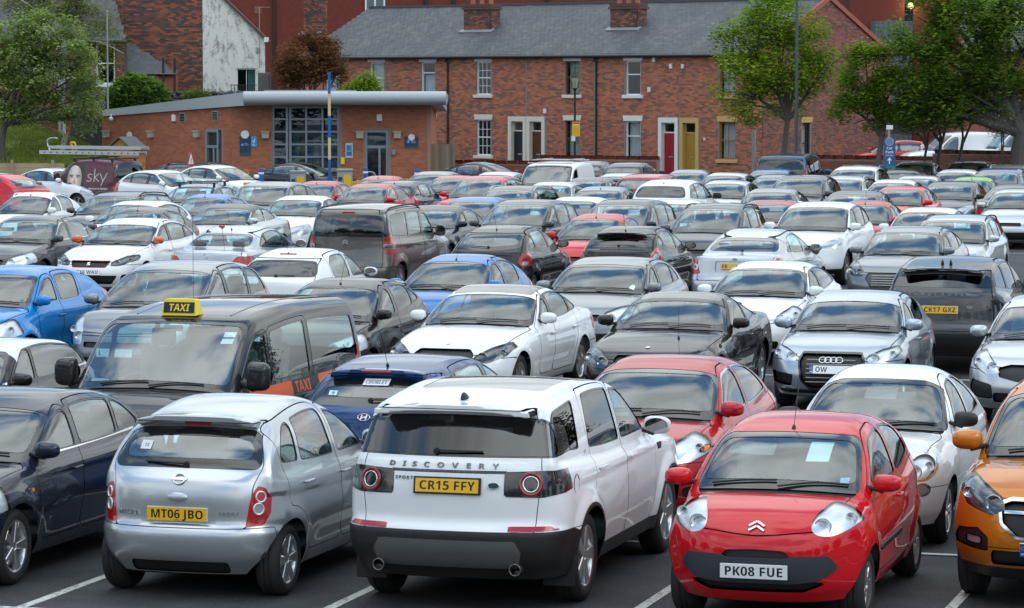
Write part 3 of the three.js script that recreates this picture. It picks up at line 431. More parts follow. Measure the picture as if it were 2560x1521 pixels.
const KINDS = {
  micra: { L: 3.72, W: 1.66, H: 1.54, wb: 2.43, fo: 0.72, wr: 0.295, cs: 0.92, cy: 1.0, wt: 1.6, wy: 1.45, re: 3.12, ry: 1.435, bs: 3.52, by: 1.04, bm: 1.0, dy: 1.0, rbow: -0.06, crw: 0.17, cr: 0.22, rrs: 0.34, rrt: 0.12, rrr: 0.10, rroof: 0.22, tum: 0.19, gin: 0.055, kb: 0.06, rts: 0.14, grt: 0.06,
    rear: [[0, 3.4], [0.24, 3.60], [0.38, 3.70], [0.5, 3.72], [0.57, 3.715], [0.60, 3.685], [0.63, 3.665], [0.8, 3.66], [0.97, 3.625], [1.1, 3.56], [1.5, 3.36]], rww: 0.05, rwt: 0.075, rwb: 0.015, rwf: 0.06, rwr: 0.1, rwc: 0.02,
    pillars: [[2.0, 2.05, 0.05], [2.82, 2.72, 0.02]], panes: ['front', 'rear', 'rear'], doors: [1.05, 2.02, 3.14], dtilt: -0.05, cp: 0.19, dt: 0.10, handles: [1.9, 2.78], hdy: 0.12, seal: 0.012, pm: 0.02,
    adds: [(x, y, z, D) => Math.max(Math.abs(x - D.X(3.19)) - 0.085, Math.abs(y - 1.432 + 0.06 * z * z + 0.45 * z ** 4) - 0.015, z - 0.5) - 0.012],
    cuts: [(x, y, z) => Math.max(Math.abs(z) - 0.31, Math.abs(y - 0.71) - 0.085, x + 1.795) - 0.005],
    rr: [lampT(polyD([[0.565, 0.615], [0.665, 0.62], [0.70, 0.7], [0.70, 0.83], [0.67, 0.9], [0.63, 0.915], [0.60, 0.85], [0.58, 0.72]], 0.01)), ['lower_valance', 'plastic', boxD(0, 0.27, 0.42, 0.05, 0.03), { mid: 1, inset: 0.012 }]],
    rby: 0.592, tgw: (y) => 0.565 + 0.03 * sstep(0.6, 0.9, y) + 0.05 * sstep(0.9, 1.1, y) - 0.12 * sstep(1.05, 1.45, y), rwiper: [1.085, 0.02, -0.34, 0.004], rpy: 0.70, spokes: 6, rimKind: 1 },
  discovery: { L: 4.6, W: 1.9, H: 1.72, wb: 2.74, fo: 0.88, wr: 0.365, gc: 0.27, cs: 1.2, cy: 1.13, wt: 2.0, wy: 1.64, re: 4.22, ry: 1.63, bs: 4.44, by: 1.21, bm: 1.14, dy: 1.17, yn: 0.98, rrt: 0.07, cr: 0.20, crw: 0.17, rrs: 0.24, rroof: 0.09, rrr: 0.07, tum: 0.16, gin: 0.075, grt: 0.05, rts: 0.06, kb: 0.03, flare: 0.03, crown: 0.04, side: [[0, 0.8], [0.27, 0.86], [0.5, 0.925], [0.75, 0.945], [1.0, 0.935], [1.12, 0.90], [1.2, 0.87], [1.72, 0.7]],
    rear: [[0, 4.3], [0.3, 4.46], [0.42, 4.56], [0.55, 4.60], [0.66, 4.60], [0.70, 4.56], [0.74, 4.53], [0.9, 4.53], [1.12, 4.50], [1.25, 4.46], [1.7, 4.25]], rbow: 0, rww: -0.02, rwt: 0.085, rwb: 0.015, rwf: 0.012, rwr: 0.02, rwm: 'tint', tintRear: 1,
    adds: [(x, y, z, D) => Math.max(Math.abs(x - D.X(4.3)) - 0.12, Math.abs(y - 1.607 + 0.06 * z * z + 0.12 * z ** 4) - 0.015, z - 0.63) - 0.012],
    pillars: [[2.45, 2.5, 0.035], [3.42, 3.28, 0.035], [3.62, 3.48, 0.035]], panes: ['front', 'rear', 'none', 'quarter'], doors: [1.42, 2.45, 3.5], cp: 0.03, dt: 0.08, db: 0.05, handles: [2.32, 3.24], hdy: 0.10, ant: 'fin', pm: 0.012,
    rr: [lampT(polyD([[0.46, 0.94], [0.46, 1.115], [0.75, 1.125], [0.98, 1.12], [0.98, 1.06], [0.88, 0.96], [0.75, 0.935]], 0.008), 'lampDark'), ['lamp_bar', 'frit', boxD(0, 1.118, 0.47, 0.012, 0.003), { mid: 1, inset: 0.006, ys: [1.106, 1.13] }],
      ['rear_reflector', 'lampR', polyD([[0.50, 0.665], [0.50, 0.70], [0.80, 0.70], [0.86, 0.672]], 0.003), { inset: -0.004 }], ['skid_plate', 'plasticGrey', polyD([[-0.55, 0.40], [-0.58, 0.50], [-0.54, 0.57], [0.54, 0.57], [0.58, 0.50], [0.55, 0.40]], 0.02), { mid: 1, inset: -0.016 }]],
    clad: [0.40, 0.55, 0.66, 0.07], rby: 0.655, tgw: (y) => 0.70 + 0.03 * sstep(0.7, 1.1, y) - 0.09 * sstep(1.1, 1.6, y), rwiper: [1.265, -0.12, 0.26, -0.002], rpy: 1.01, holder: 1, spokes: 5, rimKind: 2, mirK: 1.08, mirS: 0.42, fby: 0.8, roofPanel: [3.6, 0.52] },
  c1: { plo: 0.03, lampX: 0.62, L: 3.43, W: 1.63, H: 1.465, wb: 2.34, fo: 0.70, wr: 0.28, gc: 0.20, cs: 0.74, cy: 0.97, wt: 1.38, wy: 1.385, re: 3.0, ry: 1.36, bs: 3.26, by: 1.06, bm: 0.97, yn: 0.90, hb: 0.0, cf: 0.30, rfs: 0.36, rft: 0.2, rts: 0.16, tum: 0.20, gin: 0.06, rroof: 0.2, rrw: 0.12, cw: 0.22, rrs: 0.3, kb: 0.05, flare: 0.022,
    front: [[0, 0.3], [0.2, 0.12], [0.29, 0.04], [0.38, 0.005], [0.48, 0.0], [0.62, 0.008], [0.74, 0.035], [0.84, 0.09], [0.92, 0.18], [1.0, 0.32], [1.4, 0.8]],
    fr: [['indicator', 'amber', ellD(0.715, 0.895, 0.03, 0.035), { lod: 0, inset: 0.004 }], lampF(ellD(0.60, 0.855, 0.205, 0.12, 0.42), 'reflector', 0.02), gr('grille', polyD([[-0.26, 0.565], [-0.22, 0.605], [0, 0.615], [0.22, 0.605], [0.26, 0.565]], 0.006), 'plastic', 0.03), gr('bumper_insert', polyD([[-0.55, 0.485], [-0.52, 0.53], [0.52, 0.53], [0.55, 0.485], [0.46, 0.43], [0.3, 0.41], [-0.3, 0.41], [-0.46, 0.43]], 0.045), 'plasticDk', -0.012), gr('lower_grille', polyD([[-0.5, 0.360], [-0.36, 0.305], [0.36, 0.305], [0.5, 0.360], [0.3, 0.380], [-0.3, 0.380]], 0.012), 'plastic', 0.03)],
    rr: stdRear(0.85, 0.75, 0.3), bnd: (z, y, D) => D.X(0.055) - 0.42 * z * z, bnw: 0.20, fby: 0.0, pillars: [[2.02, 2.02, 0.035]], panes: ['front', 'quarter'], doors: [0.95, 2.04], handles: [1.9], cp: 0.24, dt: 0.09, ant: 'f', rimKind: 3, spokes: 7, fpy: 0.455, sd: [['side_moulding', 'plastic', polyD([[1.1, 0.50], [2.0, 0.52], [2.0, 0.555], [1.1, 0.535]], 0.004), { inset: -0.014, lines: [[0.496, 0.0222, 1.1], [0.539, 0.0222, 1.1]] }]], mirY: 0.06, mirT: 0.95, rby: 0.55 },
  fiat: { L: 3.55, W: 1.63, H: 1.49, wb: 2.3, fo: 0.72, wr: 0.29, cs: 0.95, cy: 0.98, wt: 1.52, wy: 1.41, re: 2.82, ry: 1.37, bs: 3.36, by: 1.02, bm: 0.99, yn: 0.82, hb: 0.055, cf: 0.22, rfs: 0.28, rft: 0.16, rts: 0.2, tum: 0.24, gin: 0.05, rroof: 0.26, rrw: 0.14, cw: 0.25, kb: 0.06,
    front: [[0, 0.3], [0.2, 0.12], [0.34, 0.02], [0.46, 0], [0.6, 0.01], [0.74, 0.05], [0.84, 0.1], [0.95, 0.24], [1.4, 0.8]],
    fr: [['headlight_ring', 'chrome', ellD(0.585, 0.735, 0.115, 0.11), { band: 0.008, lod: 1, inset: -0.006 }], lampF(ellD(0.585, 0.735, 0.108, 0.103)), ['fog_ring', 'chrome', ellD(0.60, 0.545, 0.06, 0.055), { band: 0.005, lod: 1, inset: -0.005 }], ['fog_lamp', 'lampW', ellD(0.60, 0.545, 0.055, 0.05), { inset: 0.008 }], gr('lower_grille', boxD(0, 0.33, 0.42, 0.06, 0.03)), gr('moustache_trim', boxD(0, 0.72, 0.2, 0.02, 0.008), 'chrome', -0.004)], rr: stdRear(0.8, 0.72, 0.24),
    pillars: [[2.02, 2.04, 0.035]], panes: ['front', 'quarter'], doors: [1.05, 2.06], handles: [1.9], cp: 0.36, dt: 0.10, rimKind: 1, spokes: 5, mirY: 0.09, fby: 0.56, bnw: 0.16, fpy: 0.44 },
  corsa: { L: 4.0, W: 1.72, H: 1.49, wb: 2.51, fo: 0.82, cs: 1.02, cy: 1.0, wt: 1.78, wy: 1.42, re: 3.25, ry: 1.39, bs: 3.80, by: 1.06, bm: 1.0, yn: 0.78, hb: 0.02, rfs: 0.36, cf: 0.32, tum: 0.22, rroof: 0.2, rts: 0.12, fr: [['indicator', 'amber', ellD(0.76, 0.80, 0.03, 0.03), { lod: 0, inset: 0.01 }], lampF(polyD([[0.41, 0.71], [0.45, 0.79], [0.60, 0.91], [0.74, 0.95], [0.80, 0.90], [0.79, 0.78], [0.68, 0.71], [0.5, 0.69]], 0.02)), gr('grille', boxD(0, 0.66, 0.34, 0.05, 0.04)), gr('lower_grille', boxD(0, 0.4, 0.48, 0.09, 0.06)), ['fog_lamp', 'lampDark', ellD(0.66, 0.42, 0.05, 0.05), { inset: 0.015, lod: 1 }]], rr: stdRear(0.86, 0.8, 0.3), pillars: [[2.3, 2.32, 0.04]], panes: ['front', 'quarter'], doors: [1.15, 2.32], handles: [2.15], cp: 0.26, seal: 0.016, chromeSeal: 1, fpy: 0.46, rpy: 0.7, bnw: 0.16 },
  corsafive: { L: 4.0, W: 1.72, H: 1.48, wb: 2.51, fo: 0.82, cs: 1.02, cy: 1.0, wt: 1.78, wy: 1.42, re: 3.28, ry: 1.39, bs: 3.80, by: 1.06, bm: 1.01, yn: 0.78, rfs: 0.36, tum: 0.22, rroof: 0.2, rts: 0.13, crw: 0.2, cr: 0.22, rrs: 0.3, fr: stdFront(0.78), rr: [['reversing_lamp', 'lampW', polyD([[0.66, 0.80], [0.70, 0.86], [0.78, 0.87], [0.74, 0.80]], 0.008), { inset: -0.008 }], lampT(ellD(0.735, 0.885, 0.13, 0.12, 0.5))], pillars: [[2.1, 2.15, 0.04], [2.95, 3.0, 0.02]], panes: ['front', 'rear', 'rear'], blackPillars: 1, doors: [1.15, 2.1, 3.2], cp: 0.24, ant: 'r', rwiper: [1.12, 0.02, -0.34, 0.004], rwb: 0.0, rww: 0.03, rpy: 0.62, rwf: 0.05, rwc: -0.1 },
  astra: { L: 4.25, W: 1.75, H: 1.46, wb: 2.61, fo: 0.9, wr: 0.32, cs: 1.15, cy: 0.98, wt: 1.95, wy: 1.39, re: 3.55, ry: 1.37, bs: 4.06, by: 1.03, bm: 0.99, yn: 0.76, fr: stdFront(0.76), rr: stdRear(0.85, 0.82, 0.3), pillars: [[2.22, 2.27, 0.045], [3.12, 3.2, 0.022]], blackPillars: 1, doors: [1.3, 2.22, 3.3], cp: 0.22, chromeBelt: 1, spokes: 5, rimKind: 1, handles: [2.05, 3.0], sd: [['belt_moulding', 'chrome', polyD([[1.5, 1.0], [3.5, 1.032], [3.5, 1.05], [1.5, 1.018]], 0.001), { inset: -0.006, lines: [[1.0, 0.016, 1.5], [1.018, 0.016, 1.5]] }], ['side_indicator', 'amber', boxD(1.18, 0.76, 0.025, 0.016, 0.006), { inset: -0.004 }]] },
  taxi: { L: 5.15, W: 1.9, H: 1.93, wb: 3.3, fo: 0.92, wr: 0.335, gc: 0.22, cs: 0.98, cy: 1.18, wt: 1.72, wy: 1.83, re: 4.92, ry: 1.87, bs: 5.05, by: 1.2, bm: 1.15, dy: 1.16, yn: 0.92, hb: 0.03, tum: 0.13, gin: 0.05, rroof: 0.14, rrw: 0.1, cw: 0.26, crown: 0.04, rts: 0.12, rfs: 0.3, grt: 0.03, kb: 0.03, wsd: 0.07, side: [[0, 0.82], [0.3, 0.9], [0.6, 0.945], [0.9, 0.95], [1.1, 0.93], [1.2, 0.91], [1.93, 0.76]], fr: stdFront(0.92, 0.45, 0.88), rr: stdRear(1.0, 0.9, 0.6), pillars: [[2.1, 2.16, 0.06], [3.25, 3.25, 0.05]], panes: ['front', 'rear', 'quarter'], blackPillars: 0, doors: [1.25, 2.12, 3.4], cp: 0.2, dt: 0.2, db: 0.03, ap: 0.13, mirK: 1.35, mirT: 1.35, mirS: 0.42, mirY: 0.12, seatUp: 0.25, van: 1, handles: [2.0, 2.38], hdy: 0.2, rimKind: 3, spokes: 6, bnw: 0.15, aw: 0.03 },
  i20: { L: 3.99, W: 1.71, H: 1.47, wb: 2.52, fo: 0.8, cs: 1.05, cy: 0.99, wt: 1.8, wy: 1.41, re: 3.35, ry: 1.39, bs: 3.80, by: 1.06, bm: 1.0, fr: stdFront(), rr: stdRear(0.85, 0.82, 0.3), pillars: [[2.12, 2.16, 0.045], [2.98, 3.02, 0.025]], blackPillars: 1, doors: [1.2, 2.12, 3.15], cp: 0.22, ant: 'r', rwiper: [1.13, 0.02, 0.36, 0.002], rwf: 0.055, rwt: 0.08, rpy: 0.6, rwb: 0.02, rwr: 0.12, tum: 0.2, crw: 0.2, adds: [(x, y, z, D) => Math.max(Math.abs(x - D.X(3.4)) - 0.08, Math.abs(y - 1.378 + 0.06 * z * z + 0.4 * z ** 4) - 0.015, z - 0.46) - 0.012] },
  csaloon: { L: 4.69, W: 1.81, H: 1.44, wb: 2.84, fo: 0.82, wr: 0.33, cs: 1.45, cy: 0.97, wt: 2.2, wy: 1.375, re: 3.45, ry: 1.355, bs: 4.05, by: 1.05, dy: 1.04, bm: 0.98, yn: 0.74, hb: 0.03, saloon: 1, tailName: 'boot_lid', tum: 0.22, rroof: 0.18, cw: 0.26, rts: 0.11, cf: 0.3, rrr: 0.2, fr: [lampF(polyD([[0.42, 0.60], [0.43, 0.66], [0.6, 0.76], [0.78, 0.82], [0.84, 0.78], [0.78, 0.67], [0.6, 0.59]], 0.012), 'lampDark'), gr('grille', polyD([[-0.36, 0.55], [-0.40, 0.68], [-0.33, 0.74], [0.33, 0.74], [0.40, 0.68], [0.36, 0.55], [0.28, 0.50], [-0.28, 0.50]], 0.012)), gr('lower_grille', boxD(0, 0.3, 0.55, 0.06, 0.03))], rr: stdRear(0.84, 0.85, 0.16), pillars: [[2.35, 2.42, 0.04], [3.3, 3.25, 0.018]], panes: ['front', 'rear', 'rear'], blackPillars: 1, doors: [1.6, 2.35, 3.4], cp: 0.22, dtilt: -0.05, spokes: 5, rimKind: 2, roofPanel: [3.35, 0.56], mirS: 0.4, chromeSeal: 0, fpy: 0.4 },
  coupe: { L: 4.69, W: 1.81, H: 1.40, wb: 2.84, fo: 0.82, wr: 0.335, cs: 1.48, cy: 0.95, wt: 2.25, wy: 1.34, re: 3.2, ry: 1.335, bs: 4.2, by: 1.04, dy: 1.0, bm: 0.96, yn: 0.72, hb: 0.03, saloon: 1, tailName: 'boot_lid', tum: 0.25, rroof: 0.2, cw: 0.27, cf: 0.3, rts: 0.12, rrr: 0.25, rbow: 0.05, fr: [lampF(polyD([[0.46, 0.58], [0.47, 0.66], [0.62, 0.76], [0.79, 0.80], [0.85, 0.74], [0.78, 0.63], [0.62, 0.57]], 0.015), 'lampDark'), gr('grille', boxD(0, 0.62, 0.38, 0.1, 0.05)), gr('lower_grille', boxD(0, 0.3, 0.55, 0.07, 0.03))], rr: stdRear(0.82, 0.85, 0.14), pillars: [[2.85, 2.85, 0.02]], panes: ['front', 'quarter'], blackPillars: 1, doors: [1.65, 2.9], handles: [2.72], cp: 0.30, dt: 0.075, spokes: 5, rimKind: 2, roofPanel: [3.1, 0.55], mirS: 0.42, fpy: 0.4 },
  audi: { L: 3.97, W: 1.74, H: 1.42, wb: 2.47, fo: 0.86, wr: 0.31, cs: 1.12, cy: 0.96, wt: 1.86, wy: 1.355, re: 3.2, ry: 1.335, bs: 3.72, by: 1.02, bm: 0.97, yn: 0.76, hb: 0.03, tum: 0.21, rroof: 0.17, cf: 0.3, rfs: 0.3, fr: [lampF(polyD([[0.44, 0.665], [0.46, 0.725], [0.62, 0.80], [0.80, 0.835], [0.83, 0.78], [0.76, 0.70], [0.6, 0.655]], 0.01)), ['grille_frame', 'frit', polyD([[-0.36, 0.42], [-0.40, 0.66], [-0.36, 0.74], [0.36, 0.74], [0.40, 0.66], [0.36, 0.42], [0.26, 0.33], [-0.26, 0.33]], 0.015), { band: 0.012, mid: 1, inset: -0.008 }], gr('grille', polyD([[-0.36, 0.42], [-0.40, 0.66], [-0.36, 0.74], [0.36, 0.74], [0.40, 0.66], [0.36, 0.42], [0.26, 0.33], [-0.26, 0.33]], 0.015)), ['air_intake', 'plastic', polyD([[0.52, 0.35], [0.50, 0.47], [0.80, 0.50], [0.82, 0.38]], 0.015), { inset: 0.04 }], gr('lower_lip', boxD(0, 0.27, 0.7, 0.025, 0.01), 'plastic', 0.01)], rr: stdRear(0.82, 0.82, 0.2), pillars: [[2.1, 2.15, 0.045], [2.95, 3.0, 0.022]], blackPillars: 0, panes: ['front', 'rear', 'none'], doors: [1.25, 2.1, 3.05], cp: 0.3, fpy: 0.56, mirK: 1.05 },
  kia: { L: 4.31, W: 1.78, H: 1.46, wb: 2.65, fo: 0.9, cs: 1.12, cy: 0.98, wt: 2.0, wy: 1.39, re: 3.55, ry: 1.37, bs: 4.0, by: 1.06, bm: 1.0, yn: 0.78, cf: 0.32, rfs: 0.34, fr: [lampF(polyD([[0.44, 0.66], [0.50, 0.76], [0.66, 0.90], [0.78, 0.93], [0.82, 0.86], [0.76, 0.72], [0.6, 0.64]], 0.012)), gr('grille', polyD([[-0.42, 0.62], [-0.44, 0.70], [-0.3, 0.74], [0.3, 0.74], [0.44, 0.70], [0.42, 0.62], [0.2, 0.57], [-0.2, 0.57]], 0.015)), ['fog_housing', 'plastic', polyD([[0.52, 0.36], [0.54, 0.5], [0.78, 0.54], [0.82, 0.44], [0.74, 0.36]], 0.02), { inset: 0.015 }], gr('lower_grille', boxD(0, 0.36, 0.5, 0.06, 0.03))], rr: stdRear(0.85, 0.84, 0.25), pillars: [[2.3, 2.35, 0.045], [3.2, 3.25, 0.02]], blackPillars: 1, doors: [1.3, 2.3, 3.35], cp: 0.2, fpy: 0.47 },
  evoque: { L: 4.36, W: 1.9, H: 1.64, wb: 2.66, fo: 0.86, wr: 0.37, gc: 0.27, cs: 1.3, cy: 1.1, wt: 2.12, wy: 1.57, re: 3.95, ry: 1.52, bs: 4.2, by: 1.22, bm: 1.12, dy: 1.17, yn: 0.94, tum: 0.19, gin: 0.09, rroof: 0.13, rrr: 0.07, crw: 0.17, cr: 0.2, rrs: 0.3, flare: 0.035, rts: 0.1, side: [[0, 0.8], [0.27, 0.86], [0.5, 0.925], [0.75, 0.945], [1.0, 0.93], [1.12, 0.89], [1.2, 0.86], [1.64, 0.7]], rear: [[0, 4.1], [0.3, 4.24], [0.45, 4.33], [0.58, 4.36], [0.68, 4.35], [0.74, 4.31], [0.95, 4.29], [1.14, 4.26], [1.3, 4.2], [1.64, 4.0]], rbow: 0, rww: 0.01, rwt: 0.085, rwb: 0.02, rwf: 0.01, rwm: 'tint', tintRear: 1, rwr: 0.03, adds: [(x, y, z, D) => Math.max(Math.abs(x - D.X(4.02)) - 0.12, Math.abs(y - 1.498 + 0.06 * z * z + 0.2 * z ** 4) - 0.015, z - 0.56) - 0.012], fr: stdFront(0.94, 0.45, 0.9), rr: [lampT(polyD([[0.60, 0.93], [0.58, 1.08], [0.95, 1.09], [0.95, 0.96]], 0.012), 'lampDark'), ['rear_reflector', 'lampR', boxD(0.68, 0.66, 0.11, 0.025, 0.006), {}]], pillars: [[2.4, 2.45, 0.04], [3.25, 3.25, 0.03]], blackPillars: 1, doors: [1.5, 2.4, 3.4], cp: 0.06, dt: 0.07, clad: [0.4, 0.5, 0.6, 0.06], rby: 0.64, rpy: 0.94, spokes: 5, rimKind: 2, mirK: 1.2 },
  scenic: { L: 4.35, W: 1.84, H: 1.62, wb: 2.7, fo: 0.88, wr: 0.32, cs: 0.95, cy: 1.05, wt: 1.95, wy: 1.54, re: 3.8, ry: 1.53, bs: 4.15, by: 1.12, bm: 1.06, yn: 0.82, hb: 0.02, cf: 0.3, rfs: 0.34, tum: 0.2, cw: 0.3, rroof: 0.18, fr: [lampF(polyD([[0.56, 0.62], [0.57, 0.78], [0.66, 0.92], [0.78, 0.97], [0.84, 0.88], [0.84, 0.7], [0.74, 0.6]], 0.02)), gr('grille', boxD(0, 0.60, 0.5, 0.04, 0.02)), gr('lower_grille', boxD(0, 0.35, 0.6, 0.08, 0.04))], rr: stdRear(0.95, 0.86, 0.4), pillars: [[2.2, 2.28, 0.045], [3.12, 3.2, 0.035]], blackPillars: 1, doors: [1.3, 2.2, 3.3], cp: 0.16, fpy: 0.5, mirS: 0.42 },
  juke: { L: 4.13, W: 1.76, H: 1.57, wb: 2.53, fo: 0.86, wr: 0.34, gc: 0.24, cs: 1.1, cy: 1.06, wt: 1.72, wy: 1.49, re: 3.5, ry: 1.45, bs: 3.9, by: 1.18, bm: 1.07, dy: 1.1, yn: 0.88, tum: 0.2, gin: 0.1, rroof: 0.18, flare: 0.06, rts: 0.14, kb: 0.09, scoop: -0.03, scy: 0.6, fr: stdFront(0.85, 0.5, 0.86), rr: stdRear(0.95, 0.84, 0.3), pillars: [[2.12, 2.16, 0.05], [2.88, 2.92, 0.03]], panes: ['front', 'rear', 'none'], doors: [1.3, 2.12, 3.05], cp: 0.42, dt: 0.1, rimKind: 2, handles: [2.0], hdy: 0.15 },
  leon: { L: 4.27, W: 1.8, H: 1.46, wb: 2.63, fo: 0.87, wr: 0.325, cs: 1.2, cy: 0.98, wt: 1.98, wy: 1.385, re: 3.45, ry: 1.37, bs: 4.0, by: 1.05, bm: 0.99, yn: 0.74, fr: [lampF(polyD([[0.45, 0.62], [0.44, 0.69], [0.66, 0.80], [0.82, 0.82], [0.84, 0.72], [0.62, 0.63]], 0.008), 'lampDark'), ['grille_frame', 'redTrim', polyD([[-0.34, 0.60], [-0.40, 0.70], [0.40, 0.70], [0.34, 0.60]], 0.012), { band: 0.0045, mid: 1, inset: -0.004 }], gr('grille', polyD([[-0.34, 0.60], [-0.40, 0.70], [0.40, 0.70], [0.34, 0.60]], 0.012)), gr('lower_grille', polyD([[-0.45, 0.28], [-0.56, 0.42], [0.56, 0.42], [0.45, 0.28]], 0.015)), ['air_intake', 'plastic', polyD([[0.62, 0.3], [0.66, 0.44], [0.82, 0.46], [0.82, 0.36]], 0.01), { inset: 0.03 }]], rr: stdRear(0.85, 0.84, 0.2), pillars: [[2.28, 2.33, 0.045], [3.15, 3.25, 0.022]], blackPillars: 1, doors: [1.35, 2.28, 3.3], cp: 0.18, fpy: 0.50 },
  insignia: { L: 4.83, W: 1.86, H: 1.49, wb: 2.74, fo: 0.96, wr: 0.335, cs: 1.35, cy: 0.99, wt: 2.15, wy: 1.42, re: 3.55, ry: 1.40, bs: 4.35, by: 1.06, dy: 1.05, bm: 1.0, yn: 0.78, saloon: 1, tailName: 'boot_lid', tum: 0.23, rroof: 0.2, rrr: 0.25, fr: stdFront(0.78, 0.45, 0.88), rr: stdRear(0.86, 0.88, 0.2), pillars: [[2.45, 2.5, 0.045], [3.42, 3.4, 0.02]], blackPillars: 1, doors: [1.5, 2.45, 3.5], dtilt: -0.05, cp: 0.22, chromeSeal: 1, seal: 0.018 },
  csilver: { L: 4.58, W: 1.77, H: 1.44, wb: 2.76, fo: 0.8, wr: 0.32, cs: 1.4, cy: 0.98, wt: 2.15, wy: 1.38, re: 3.35, ry: 1.36, bs: 3.95, by: 1.05, dy: 1.03, bm: 0.99, saloon: 1, tailName: 'boot_lid', tum: 0.22, rroof: 0.18, rrr: 0.16, rwf: 0.03, fr: stdFront(0.76), rr: [lampT(polyD([[0.56, 0.76], [0.54, 0.84], [0.62, 0.92], [0.86, 0.92], [0.86, 0.74], [0.7, 0.72]], 0.015)), gr('number_plate_trim', boxD(0, 0.80, 0.33, 0.012, 0.004), 'frit', 0.006)], pillars: [[2.3, 2.36, 0.04], [3.2, 3.15, 0.02]], panes: ['front', 'rear', 'rear'], blackPillars: 1, doors: [1.55, 2.3, 3.3], dtilt: -0.05, cp: 0.2, ant: 'r', rpy: 0.68 },
  suzuki: { L: 3.75, W: 1.69, H: 1.51, wb: 2.4, fo: 0.76, cs: 1.0, cy: 1.0, wt: 1.6, wy: 1.44, re: 3.1, ry: 1.41, bs: 3.55, by: 1.06, bm: 1.01, tum: 0.2, rroof: 0.2, crw: 0.22, cr: 0.22, rrs: 0.3, kb: 0.05, fr: stdFront(), rr: [lampT(polyD([[0.62, 0.72], [0.60, 0.85], [0.70, 0.95], [0.82, 0.95], [0.82, 0.76]], 0.02)), ], pillars: [[2.0, 2.04, 0.045], [2.8, 2.85, 0.025]], panes: ['front', 'rear', 'none'], blackPillars: 0, doors: [1.15, 2.0, 2.95], cp: 0.36, ant: 'r', rwm: 'tint', rwiper: [1.12, 0.0, 0.3, 0.004], rwf: 0.02, rww: 0.02, rpy: 0.6 },
  berlingo: { L: 4.38, W: 1.81, H: 1.80, wb: 2.73, fo: 0.88, wr: 0.325, gc: 0.22, cs: 1.05, cy: 1.12, wt: 1.75, wy: 1.70, re: 4.2, ry: 1.74, bs: 4.3, by: 1.16, bm: 1.12, dy: 1.12, tb: 0.04, tum: 0.12, gin: 0.06, rroof: 0.14, rrr: 0.12, crw: 0.12, cr: 0.12, rrs: 0.16, grt: 0.02, fr: stdFront(0.9, 0.45, 0.86), rr: [['reversing_lamp', 'lampW', boxD(0.80, 1.0, 0.09, 0.05, 0.01), { inset: -0.008 }], lampT(polyD([[0.74, 0.86], [0.73, 1.1], [0.79, 1.36], [0.86, 1.38], [0.95, 1.3], [0.95, 0.86]], 0.015))], pillars: [[2.2, 2.25, 0.05], [3.05, 3.05, 0.02]], panes: ['front', 'rear', 'rear'], blackPillars: 0, doors: [1.35, 2.2, 3.6], dtilt: 0, cp: 0.22, dt: 0.15, rails: 1, rww: 0.0, rwf: 0.06, rwt: 0.12, rwb: 0.02, rwm: 'tint', tintRear: 0, rpy: 0.68, rwiper: [1.24, -0.0, -0.35, 0.01], mirK: 1.15, mirT: 1.3, seatUp: 0.15, handles: [2.05, 2.4], hdy: 0.16, van: 1 },
  fiesta: { L: 3.95, W: 1.72, H: 1.48, wb: 2.49, fo: 0.8, cs: 1.0, cy: 0.98, wt: 1.82, wy: 1.42, re: 3.3, ry: 1.38, bs: 3.72, by: 1.09, bm: 1.0, yn: 0.76, tum: 0.22, rroof: 0.2, crw: 0.22, cr: 0.24, rrs: 0.3, cf: 0.32, fr: stdFront(0.78), rr: [['reversing_lamp', 'lampW', polyD([[0.66, 0.92], [0.69, 1.0], [0.76, 1.0], [0.73, 0.92]], 0.01), { inset: -0.008 }], lampT(polyD([[0.60, 0.90], [0.66, 1.05], [0.70, 1.16], [0.76, 1.16], [0.82, 1.0], [0.82, 0.90]], 0.012))], pillars: [[2.1, 2.16, 0.045], [2.95, 3.0, 0.025]], blackPillars: 1, doors: [1.15, 2.1, 3.1], cp: 0.2, beltUp: 0.05, ant: 'r', rwiper: [1.15, 0.0, 0.32, 0.004], rwm: 'tint', rwf: 0.02, rwt: 0.08, rww: 0.03, rpy: 0.6, adds: [(x, y, z, D) => Math.max(Math.abs(x - D.X(3.36)) - 0.1, Math.abs(y - 1.366 + 0.06 * z * z + 0.4 * z ** 4) - 0.015, z - 0.46) - 0.012] },
  golf: { L: 4.25, W: 1.79, H: 1.48, wb: 2.58, fo: 0.88, wr: 0.315, cs: 1.15, cy: 1.0, wt: 1.9, wy: 1.41, re: 3.5, ry: 1.39, bs: 3.98, by: 1.06, bm: 1.01, yn: 0.78, fr: [lampF(polyD([[0.45, 0.66], [0.44, 0.76], [0.62, 0.84], [0.82, 0.86], [0.85, 0.72], [0.66, 0.64]], 0.025)), gr('grille', boxD(0, 0.70, 0.38, 0.045, 0.02)), gr('lower_grille', boxD(0, 0.38, 0.55, 0.09, 0.04))], rr: stdRear(0.88, 0.84, 0.25), pillars: [[2.15, 2.2, 0.045], [3.1, 3.15, 0.02]], blackPillars: 1, doors: [1.3, 2.15, 3.25], cp: 0.28, fpy: 0.52 },
